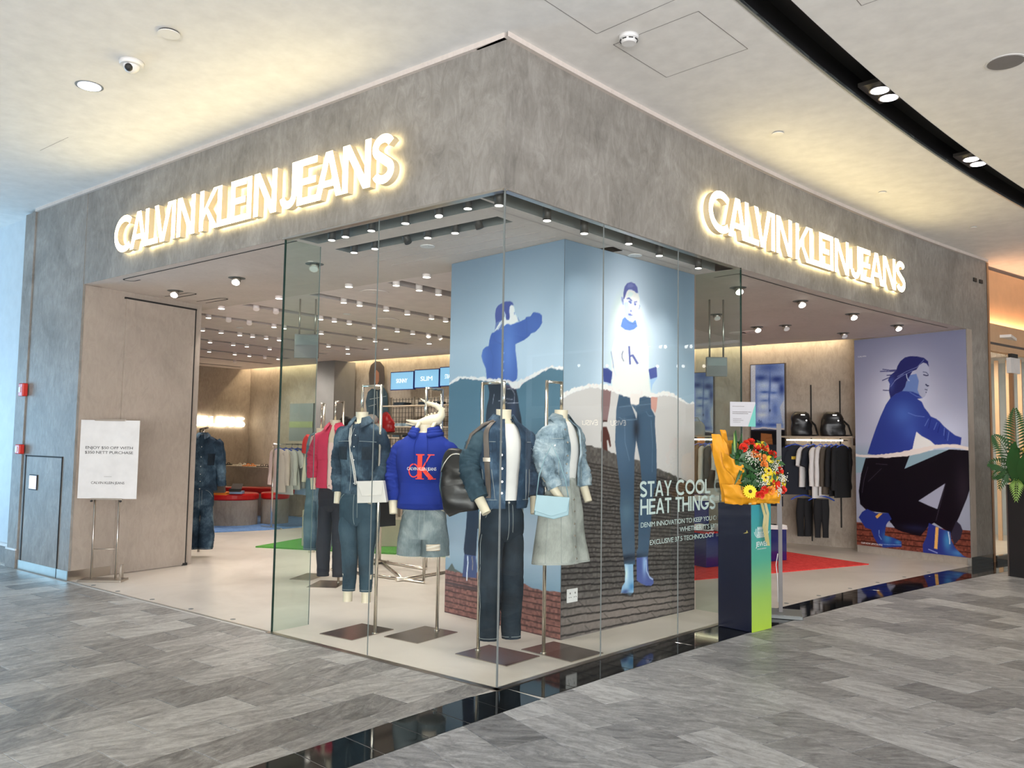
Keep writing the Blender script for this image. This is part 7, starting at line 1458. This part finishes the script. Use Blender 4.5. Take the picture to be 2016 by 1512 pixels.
put_text(q, 'ENJOY $50 OFF WITH', T_(-.245, 1.375), .030, .49); put_text(q, '$350 NETT PURCHASE', T_(-.25, 1.325), .030, .50); put_text(q, 'CALVIN KLEIN JEANS', T_(-.17, 1.008), .027, .345); q.box((-.04, -.0135, 1.085), (.04, -.013, 1.087)); part('lettering', q, 'print_black', bd)
# floor wedge behind the stand
t = thing('door_wedge', 'small pale wedge leaning at the left column foot behind the sign stand', 'wedge', tuple(aty(233, 1138, .43))); t.location.z = .0015; part('wedge', MB().prism([(0, 0, 0), (.05, 0, 0), (.05, 0, .15), (.03, 0, .15)], (0, .03, 0)), 'steel', t, bevel=.002)
# flower plinth
f0 = Vector((.285, 2.60, 0)); 
t = thing('flower_plinth', 'tall navy plinth with a teal to lime side carrying a bouquet', 'plinth', (.44, 2.73, .001)); MATS['plinth_side'] = gradz('plinth_side', [(0, (.42, .62, .06)), (.25, (.30, .52, .10)), (.55, (.08, .38, .26)), (1, (.03, .30, .38))], .3, 0, 1.03)
P = [Vector((.27, 2.61, .001)), Vector((.585, 2.555, .001)), Vector((.635, 2.845, .001)), Vector((.32, 2.90, .001))]
part('body', MB().prism(P, (0, 0, 1.03)), 'stand_navy', t, True, bevel=.004); n = Vector((.985, -.17, 0)) * .004
q = MB(); q.prism([P[1] + n * .2, P[2] + n * .2, P[2] + n, P[1] + n], (0, 0, 1.028)); part('gradient_face', q, 'plinth_side', t, True)
# lattice dome emblem and word
du = (P[2] - P[1]).normalized(); c0 = P[1] + n * 1.3 + du * .15; q = MB(); E0 = lambda x, y: c0 + du * x + Vector((0, 0, .80 + y))
for k in range(9):
    a = -.9 + .225 * k
    for s in (-1, 1):
        pts = [(s * (a * .10 + .045 * math.sin(f * 2.4)), -.045 + .09 * f) for f in np.linspace(0, 1, 8)]; pts = [(x, y) for x, y in pts if (x / .115) ** 2 + ((y) / .058) ** 2 < 1.0]
        if len(pts) > 1: q.tube([E0(x, y) for x, y in pts], .0022, 4)
part('emblem', q, 'print_white', t, True, kind='stuff'); q = MB(); put_text(q, 'JEWEL', lambda x, y: E0(-.09 + x, -.115 + y), .042, .18); put_text(q, 'CHANGI AIRPORT', lambda x, y: E0(-.07 + x, -.140 + y), .010, .14); part('lettering', q, 'print_white', t, True)
# card on a wire above the bouquet
Pc = O + ray(1462, 816) * (6.95 / 1640); t = thing('message_card', 'white printed card with a green corner standing above the bouquet', 'card', (Pc.x, Pc.y, Pc.z - .1), rz - .05)
part('card', MB().box((-.105, -.002, 0), (.105, .002, .205)), 'card_paper', t); part('green_corner', MB().prism([(.045, -.003, .0), (.107, -.003, 0), (.107, -.003, .195)], (0, .0008, 0)), 'teal_card', t)
q = MB()
for z, x0, w, h in ((.165, -.085, .10, .004), (.118, -.085, .155, .006), (.104, -.085, .13, .006), (.062, -.08, .07, .004), (.048, -.08, .085, .004), (.034, -.08, .06, .004)):
    k = 0; x = x0
    while x < x0 + w: l_ = rnd.uniform(.004, .012); q.box((x, -.0032, z), (min(x + l_, x0 + w), -.0022, z + h)); x += l_ + .002
part('printed_lines', q, 'label_grey', t, kind='stuff'); part('wire', MB().cyl((0, 0, -.35), (0, 0, 0), .003, seg=6), 'steel', t)
# bouquet
BC = O + ray(1484, 925) * (6.86 / 1640); BC = Vector((.46, 2.72, 1.031)); t = thing('bouquet', 'large mixed bouquet in orange-yellow paper on the navy plinth', 'bouquet', tuple(BC), rz)
# local frame: x = to the right in view, -y = towards the camera
sc_ = 239.0
def vb(px, py, d=0.0): return Vector(((px - 1478) / sc_, d, (988 - py) / sc_ - .0))
def sheet(rows, nm='paper_wrap', mat='wrap_orange'):
    m = MB(); R_ = []; n = 16
    for j in range(n):
        f = j / (n - 1) * (len(rows) - 1); i = min(int(f), len(rows) - 2); g = f - i; r = []
        for k in range(n):
            h = k / (n - 1) * (len(rows[0]) - 1); a = min(int(h), len(rows[0]) - 2); b = h - a
            p = rows[i][a].lerp(rows[i][a + 1], b).lerp(rows[i + 1][a].lerp(rows[i + 1][a + 1], b), g); p = p + Vector((0, .026 * noise.noise(p * 17) + .010 * noise.noise(p * 41), .010 * noise.noise(p * 23))); r.append(p)
        R_.append(r)
    m.slab(R_, (0, 1, 0), .002); return part(nm, m, mat, t)
sheet([[vb(1410, 850, -.02), vb(1425, 850, -.05), vb(1438, 870, -.05)], [vb(1412, 890, -.03), vb(1432, 905, -.09), vb(1452, 925, -.08)], [vb(1424, 940, -.02), vb(1445, 945, -.12), vb(1466, 950, -.12)], [vb(1432, 986, .0), vb(1450, 986, -.12), vb(1476, 986, -.14)]])
sheet([[vb(1428, 842, .0), vb(1440, 840, .02), vb(1446, 860, .02)], [vb(1436, 870, .0), vb(1444, 880, .02), vb(1452, 890, .02)], [vb(1440, 920, .0), vb(1446, 920, .0), vb(1460, 920, .02)]])
sheet([[vb(1424, 885, -.10), vb(1436, 895, -.15), vb(1464, 912, -.16)], [vb(1430, 915, -.10), vb(1448, 920, -.17), vb(1466, 922, -.15)], [vb(1436, 925, -.08), vb(1450, 940, -.15), vb(1460, 944, -.12)]])
sheet([[vb(1424, 950, -.10), vb(1455, 950, -.18), vb(1484, 962, -.18)], [vb(1430, 970, -.10), vb(1460, 972, -.20), vb(1490, 975, -.2)], [vb(1433, 988, -.06), vb(1460, 990, -.13), vb(1490, 990, -.13)]])
sheet([[vb(1488, 965, -.18), vb(1510, 952, -.20), vb(1534, 950, -.16)], [vb(1486, 975, -.17), vb(1512, 976, -.2), vb(1540, 972, -.14)], [vb(1482, 988, -.12), vb(1512, 986, -.14), vb(1542, 986, -.08)]])
sheet([[vb(1532, 960, .02), vb(1545, 958, .02), vb(1551, 972, .02)], [vb(1500, 985, .05), vb(1520, 985, .05), vb(1546, 980, .04)]], mat='red_cloth')
sheet([[vb(1416, 870, .1), vb(1470, 860, .16), vb(1530, 900, .14)], [vb(1430, 930, .12), vb(1480, 930, .17), vb(1540, 930, .14)], [vb(1440, 986, .06), vb(1480, 986, .10), vb(1530, 986, .08)]])
sheet([[vb(1494, 968, -.19), vb(1505, 958, -.23), vb(1530, 958, -.19)], [vb(1492, 978, -.18), vb(1508, 976, -.24), vb(1526, 972, -.2)]])
# foliage mass behind the flowers
m = MB()
for k in range(420):
    a = rnd.uniform(0, 2 * PI); r = rnd.random() ** .5; cx, cz = 1490 + 44 * r * math.cos(a), 915 + 50 * r * math.sin(a); p = vb(cx, cz, rnd.uniform(-.18, -.02)); L_ = rnd.uniform(.04, .09); w_ = L_ * .22; th_ = rnd.uniform(0, 2 * PI); d = Vector((math.cos(th_), rnd.uniform(-.5, .1), math.sin(th_))).normalized(); s_ = d.cross(Vector((0, 1, 0))).normalized() * w_
    m.add([p, p + d * L_ * .5 + s_, p + d * L_, p + d * L_ * .5 - s_ + Vector((0, -.006, 0))], [(0, 1, 2), (0, 2, 3)], True)
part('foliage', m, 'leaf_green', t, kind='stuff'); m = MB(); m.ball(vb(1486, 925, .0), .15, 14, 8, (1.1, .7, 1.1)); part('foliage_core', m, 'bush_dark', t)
def leaf(p0, p1, w, mat='leaf_green', bend=.02, rib=True, nm='leaf'):
    m = MB(); d = p1 - p0; s_ = d.cross(Vector((0, 1, 0))).normalized(); rows = []
    for i in range(7):
        f = i / 6; c = p0 + d * f + Vector((0, -bend * math.sin(PI * f), 0)); ww = w * math.sin(PI * min(1, f * .86 + .10)) ; rows.append([c - s_ * ww, c + Vector((0, .004, 0)), c + s_ * ww])
    m.slab(rows, (0, 1, 0), .0015); return part(nm, m, mat, t)
leaf(vb(1446, 905, -.10), vb(1456, 842, -.06), .022); leaf(vb(1448, 903, -.11), vb(1451, 846, -.08), .009, 'leaf_light'); leaf(vb(1456, 905, -.10), vb(1468, 848, -.07), .020); leaf(vb(1446, 915, -.13), vb(1444, 868, -.12), .014); leaf(vb(1478, 905, -.10), vb(1500, 868, -.02), .012); leaf(vb(1498, 900, -.08), vb(1528, 882, .0), .012); leaf(vb(1462, 912, -.15), vb(1445, 950, -.17), .012); leaf(vb(1520, 960, -.14), vb(1556, 952, -.08), .009, 'leaf_light')
for i in range(14): f = i / 13; leaf(vb(1458 + 22 * f, 960 - 18 * f, -.19), vb(1458 + 22 * f + (16 if i % 2 else -2), 960 - 18 * f + (4 if i % 2 else -14), -.2), .0035, 'leaf_green', .0)
def bloom(px, py, d, r, kind, tilt=(0, -1, .2)):
    c = vb(px, py, d); n = Vector(tilt).normalized(); e = n.orthogonal().normalized(); g = n.cross(e)
    if kind == 'gerbera':
        m = MB()
        for ring, (rr, cnt, lift) in enumerate(((r, 18, 0), (r * .72, 14, .006))):
            for i in range(cnt):
                a = 2 * PI * i / cnt + ring * .2; dv = e * math.cos(a) + g * math.sin(a); sv = n.cross(dv) * rr * .14; b0 = c + dv * r * .18 + n * lift; m.add([b0 - sv * .6, b0 + sv * .6, c + dv * rr * .75 + sv + n * (lift + .006), c + dv * rr + n * lift, c + dv * rr * .75 - sv + n * (lift + .006)], [(0, 1, 2, 3, 4)], True)
        o = part('gerbera', m, 'petal_yellow', t); part('flower_centre', MB().ball(c + n * .008, r * .25, 10, 6, (1, 1, 1)), 'flower_centre', o)
    else:
        m = MB()
        for i in range(26):
            a = rnd.uniform(0, 2 * PI); el = rnd.uniform(.0, 1.3); dv = (e * math.cos(a) + g * math.sin(a)) * math.cos(el) + n * math.sin(el); sv = dv.cross(n + Vector((.01, 0, 0))).normalized() * r * .38; tip = c + dv * r; m.add([c + dv * r * .2, tip - sv, tip + n * .006 + dv * .003, tip + sv], [(0, 1, 2, 3)], True)
        part('carnation', m, kind, t)
for px, py, r, k, tl in ((1471, 962, .056, 'gerbera', (0, -1, .3)), (1512, 922, .040, 'gerbera', (.3, -1, .5)), (1518, 948, .042, 'gerbera', (.2, -1, .2)), (1530, 930, .045, 'gerbera', (.6, -1, .2)), (1548, 944, .045, 'gerbera', (.9, -.8, .1)), (1517, 899, .036, 'gerbera', (.3, -1, .6)), (1494, 872, .030, 'gerbera', (.1, -1, .8)), (1536, 905, .032, 'gerbera', (.8, -.8, .5)), (1504, 868, .024, 'gerbera', (.1, -1, .9)),
                         (1463, 877, .034, 'petal_red', (-.1, -1, .4)), (1488, 880, .036, 'petal_red', (0, -1, .5)), (1505, 876, .034, 'petal_red', (.2, -1, .6)), (1479, 866, .030, 'petal_red', (0, -1, .9)), (1522, 890, .036, 'petal_red', (.4, -1, .4)), (1498, 896, .034, 'petal_orange', (.1, -1, .3)), (1536, 922, .034, 'petal_red', (.5, -1, .2)), (1527, 948, .040, 'petal_red', (.3, -1, .0)), (1490, 968, .034, 'petal_red', (0, -1, -.1)), (1508, 880, .026, 'petal_orange', (.1, -1, .7)), (1512, 960, .034, 'petal_orange', (.1, -1, .0)), (1541, 958, .03, 'petal_red', (.6, -1, 0)), (1470, 868, .024, 'petal_red', (0, -1, .6)), (1484, 890, .03, 'petal_orange', (0, -1, .3)), (1502, 910, .03, 'petal_orange', (0, -1, .3)), (1526, 935, .036, 'gerbera', (.3, -1, .2)), (1505, 935, .034, 'gerbera', (.1, -1, .2)), (1543, 925, .03, 'gerbera', (.8, -.8, .2)), (1500, 958, .03, 'petal_red', (0, -1, 0))):
    bloom(px, py, (-.235 if py > 955 else -.20) + .0018 * max(0, px - 1500) + .0012 * max(0, 900 - py), r * 1.1, k, tl)
m = MB()
for cx, cy, rr in ((1484, 896, 16), (1498, 930, 16), (1502, 945, 12), (1524, 912, 10), (1540, 935, 9), (1474, 890, 10), (1532, 960, 8)):
    for k in range(75): m.ball(vb(cx + rnd.gauss(0, rr * .5), cy + rnd.gauss(0, rr * .5), -.20 + rnd.uniform(-.02, .03)), rnd.uniform(.003, .0052), 5, 3)
part('gypsophila', m, 'gypsophila', t, kind='stuff')
for pts, nm in (([vb(1476, 985, -.17), vb(1474, 1010, -.172), vb(1475, 1030, -.171), vb(1470, 1042, -.18), vb(1463, 1044, -.19)], 'ribbon'), ([vb(1500, 985, -.16), vb(1504, 1010, -.19), vb(1502, 1030, -.185), vb(1508, 1060, -.18)], 'ribbon'), ([vb(1508, 985, -.15), vb(1512, 1005, -.16), vb(1509, 1040, -.165), vb(1513, 1068, -.16)], 'ribbon')):
    m = MB(); m.slab([[p + Vector((-.011, 0, 0)), p + Vector((.011, -.004, 0))] for p in pts], (0, 1, 0), .001); part(nm, m, 'ribbon_gold', t)
# poster stand behind the plinth
sb = atz(1540, 1212); t = thing('poster_stand', 'steel poster stand on a heavy dark base behind the flower plinth', 'sign stand', (sb.x, sb.y, .002), math.radians(21))
part('base', MB().box((-.19, -.17, 0), (.17, .17, .03)), 'seam_grey', t, bevel=.004); part('base_inlay', MB().box((-.18, -.16, .03), (.16, .16, .032)), 'seam_grey', t); part('post', MB().box((-.03, -.02, .03), (.005, .02, .92)), 'label_grey', t, bevel=.003); part('frame', MB().box((-.035, -.30, .84), (-.005, .30, 1.70)), 'seam_grey', t, bevel=.004); part('frame_edge', MB().box((-.04, -.315, .83), (.0, -.30, 1.71)), 'label_grey', t); part('cable', MB().tube([(-.035, -.03, .55), (-.05, -.03, .45), (-.04, -.03, .35), (-.035, -.03, .12)], .004, 6), 'white_plastic', t)
# planter with fern at the right edge
t = thing('planter', 'tall black square planter with fern and palm leaves at the right edge', 'planter', (1.95, 7.75, .0), -.4)
part('box', MB().box((-.17, -.17, 0), (.25, .25, 1.10)), 'planter_black', t, bevel=.006); part('edge_strip', MB().box((-.19, -.165, 0), (-.172, .24, 1.10)), 'frame_brown', t)
def frond(base, tip, n, ln, mat, nm='frond'):
    m = MB(); pts = [base.lerp(tip, f) + Vector((0, 0, .10 * math.sin(PI * f))) for f in np.linspace(0, 1, n)]; m.tube(pts, .004, 4)
    for i, p in enumerate(pts[1:], 1):
        d = (pts[i] - pts[i - 1]).normalized(); l_ = ln * math.sin(PI * (i / n * .85 + .12))
        for s in (-1, 1):
            sd = (d.cross(Vector((.3, -1, .2)).normalized()) * s + d * .45).normalized(); w = d * .019; m.add([p - w * .5, p + sd * l_ * .5 + w * .5, p + sd * l_ + Vector((0, 0, -.02)), p + sd * l_ * .5 - w], [(0, 1, 2, 3)], True)
    part(nm, m, mat, t)
for b_, e_, n_, l_, mt in (((-.08, -.1, 1.05), (-.08, -.12, 2.02), 26, .17, 'leaf_green'), ((-.05, -.12, 1.1), (-.30, -.2, 1.70), 20, .14, 'leaf_green'), ((-.05, -.15, 1.15), (-.02, -.25, .92), 18, .09, 'leaf_light'), ((-.1, -.15, 1.2), (-.22, -.25, 1.05), 16, .09, 'leaf_green'), ((0, -.15, 1.2), (.08, -.25, 1.5), 16, .13, 'leaf_green'), ((-.05, -.1, 1.1), (-.38, -.2, 1.35), 18, .12, 'leaf_green'), ((.1, -.1, 1.1), (.25, -.2, 1.7), 20, .13, 'leaf_green'), ((-.1, -.12, 1.1), (-.33, -.2, 1.18), 18, .10, 'leaf_green')): frond(Vector(b_), Vector(e_), n_, l_, mt)
leaf(Vector((-.06, -.2, 1.15)), Vector((-.02, -.24, 1.62)), .085, 'leaf_green', .03, nm='broad_leaf'); leaf(Vector((.02, -.2, 1.15)), Vector((.12, -.24, 1.5)), .07, 'leaf_green', .03, nm='broad_leaf')
c = Vector((.13, -.22, 1.52)); m = MB()
for i in range(16): a = 2 * PI * i / 16; dv = Vector((math.cos(a), -.2, math.sin(a))); sv = Vector((-math.sin(a), 0, math.cos(a))) * .014; m.add([c + dv * .02 - sv, c + dv * .02 + sv, c + dv * .075, ], [(0, 1, 2)], True)
o = part('sunflower', m, 'petal_yellow', t); part('flower_centre', MB().ball(c, .03, 10, 6, (1, .5, 1)), 'flower_centre', o)
m = MB(); m.ball((.02, 0, 1.2), .2, 12, 8, (.9, .8, .7)); part('moss', m, 'leaf_green', t)
# ================================================================ neighbouring shop at the right edge
ysn = [9.03, 9.6, 10.4, 11.2, 12.0]
def bandB(o0, o1, z0, z1, mat, name, kind='structure', ys=ysn):
    m = MB(); rows = []
    for y in ys:
        a = PB(y, o0); b = PB(y, o1); rows.append([(a.x, a.y, z0), (b.x, b.y, z0), (b.x, b.y, z1), (a.x, a.y, z1)])
    m.grid(rows, False, 0, True); m.add(rows[0], [(0, 1, 2, 3)]); return single(name, m, mat, kind=kind)
bandB(-.30, -.14, 3.30, 4.10, 'wood_panel', 'wall_right'); bandB(-.32, .0, 3.02, 3.28, 'wood_panel', 'trim_14'); bandB(-.1, .0, 2.90, 2.985, 'wood_panel', 'trim_15'); bandB(-.08, .0, 2.985, 3.02, 'frame_brown', 'trim_16'); bandB(-.06, -.05, .0, 2.9, 'shop_glass', 'window_8'); bandB(-.02, .03, 0, .08, 'gloss_black_tile', 'baseboard_right')
l = area('cove_strip', tuple(PB(10.3, -.08, 3.30)), tuple(PB(10.3, -.14, 4.1)), 2.6, .04, 14, (1, .55, .3)); l.rotation_euler = (PI, 0, PI / 2 - XT(10.3)); 
single('floor', MB().box((-.2, 9.4, -.002), (5, 13.5, .0005)), 'shop_floor', kind='structure')
single('wall_right', MB().box((-.2, 13.3, 0), (6, 13.5, 4.1)), 'pale_wall', kind='structure'); single('ceiling', MB().box((-.2, 9.35, 3.1), (1.6, 13.3, 3.14)), 'ceiling_white', kind='structure'); single('wall_right', MB().box((-.2, 9.32, 0), (-.1, 13.4, 4.1)), 'wood_panel', kind='structure')
for k in range(11):
    x = -.05 + .17 * k; m = MB(); m.box((x, 12.2, 0), (x + .06, 12.28, 3.05)); single('wooden_batten', m, 'wood_panel', 'vertical wooden batten inside the neighbouring shop, part of its slatted screen', 'batten', 'wooden battens in the neighbouring shop')
a = PB(9.75, -.03, 0); single('trim_17', MB().obox((a.x, a.y, 0), (.05, .05, 2.9), -XT(9.75)), 'wood_trim', kind='structure'); t = thing('door_closer', 'white door closer box at the top of the neighbouring glass door', 'door closer', (a.x + .03, a.y, 2.62)); part('case', MB().obox((0, 0, 0), (.06, .3, .22), -XT(9.75)), 'white_plastic', t); part('hinge', MB().obox((0, .0, .22), (.05, .2, .06), -XT(9.75)), 'print_black', t)
l = bpy.data.lights.new('neighbour_lamp', 'AREA'); l.size = 1.2; l.energy = 55; l.color = (1, .9, .74); o = bpy.data.objects.new('neighbour_lamp', l); COL.objects.link(o); o.location = (.9, 11, 3.05)
# ================================================================ the mall across the corridor (met in the glass reflections)
m = MB(); rows = []
for y in np.arange(3, 15, 1.0): a = PB(y, 8.5); rows.append([(a.x, a.y, 0), (a.x, a.y, ZC)])
m.grid(rows, False); single('wall_far', m, 'portal_plaster', kind='structure')
single('wall_far', MB().box((-.2, 14.5, 0), (14, 14.7, ZC)), 'portal_plaster', kind='structure')
single('wall_far', MB().box((-14.2, -13.2, 0), (2, -13, ZC)), 'portal_plaster', kind='structure'); single('wall_far', MB().box((-14.2, -13, 0), (-14, -5.2, ZC)), 'portal_plaster', kind='structure')
# what the curved panes mirror: a white bulkhead, rows of lamps and a neighbour's sign over there
def mirror(x, y, W=14.45):
    for a, b in ((0, 1.08), (1.08, 2.09), (2.09, 3.09)):
        p = Vector((XB(a), a, 0)); d = (Vector((XB(b), b, 0)) - p).normalized(); n = Vector((d.y, -d.x, 0)); h = atpl(x, y, p, n)
        if a - .05 <= h.y <= b + .02: break
    r = (h - O).normalized(); r = r - n * 2 * r.dot(n); return h + r * ((W - h.y) / r.y)
P = [mirror(x, y) for x, y in ((1020, 800), (1180, 800), (1320, 778), (1425, 762))]; Q = [mirror(x, y) for x, y in ((1020, 824), (1180, 822), (1320, 800), (1425, 782))]
m = MB()
for i in range(3): m.prism([P[i], P[i + 1], Q[i + 1], Q[i]], (0, -.25, 0))
single('trim_18', m, 'ceiling_white', kind='structure')
for k, (x, y) in enumerate(((1160, 681), (1170, 678), (1278, 680), (1288, 677), (1302, 672), (1313, 669), (1322, 667), (1352, 679), (1360, 677), (1300, 683), (1310, 683), (1195, 720), (1335, 721), (1345, 721), (1382, 668), (1392, 664), (1402, 661))):
    a = mirror(x, y); t = thing('shop_lamp', 'small round lamp of the shop opposite, seen only mirrored in the glass', 'lamp', tuple(a), 0, 'lamps of the opposite shop'); part('bulb', MB().ball((0, 0, 0), .045, 8, 6), 'lamp_disc', t)
a = mirror(1203, 838); b = mirror(1178, 826); t = thing('illuminated_sign', 'white sign of the shop opposite mirrored in the curved glass', 'sign', (min(a.x, b.x), 14.44, a.z)); q = MB(); put_text(q, 'EVISU', lambda x, y: Vector((min(a.x, b.x) + x, 14.42, a.z + y)), abs(b.z - a.z), abs(a.x - b.x)); part('lettering', q, 'small_letter_glow', t, True)
index_kids()
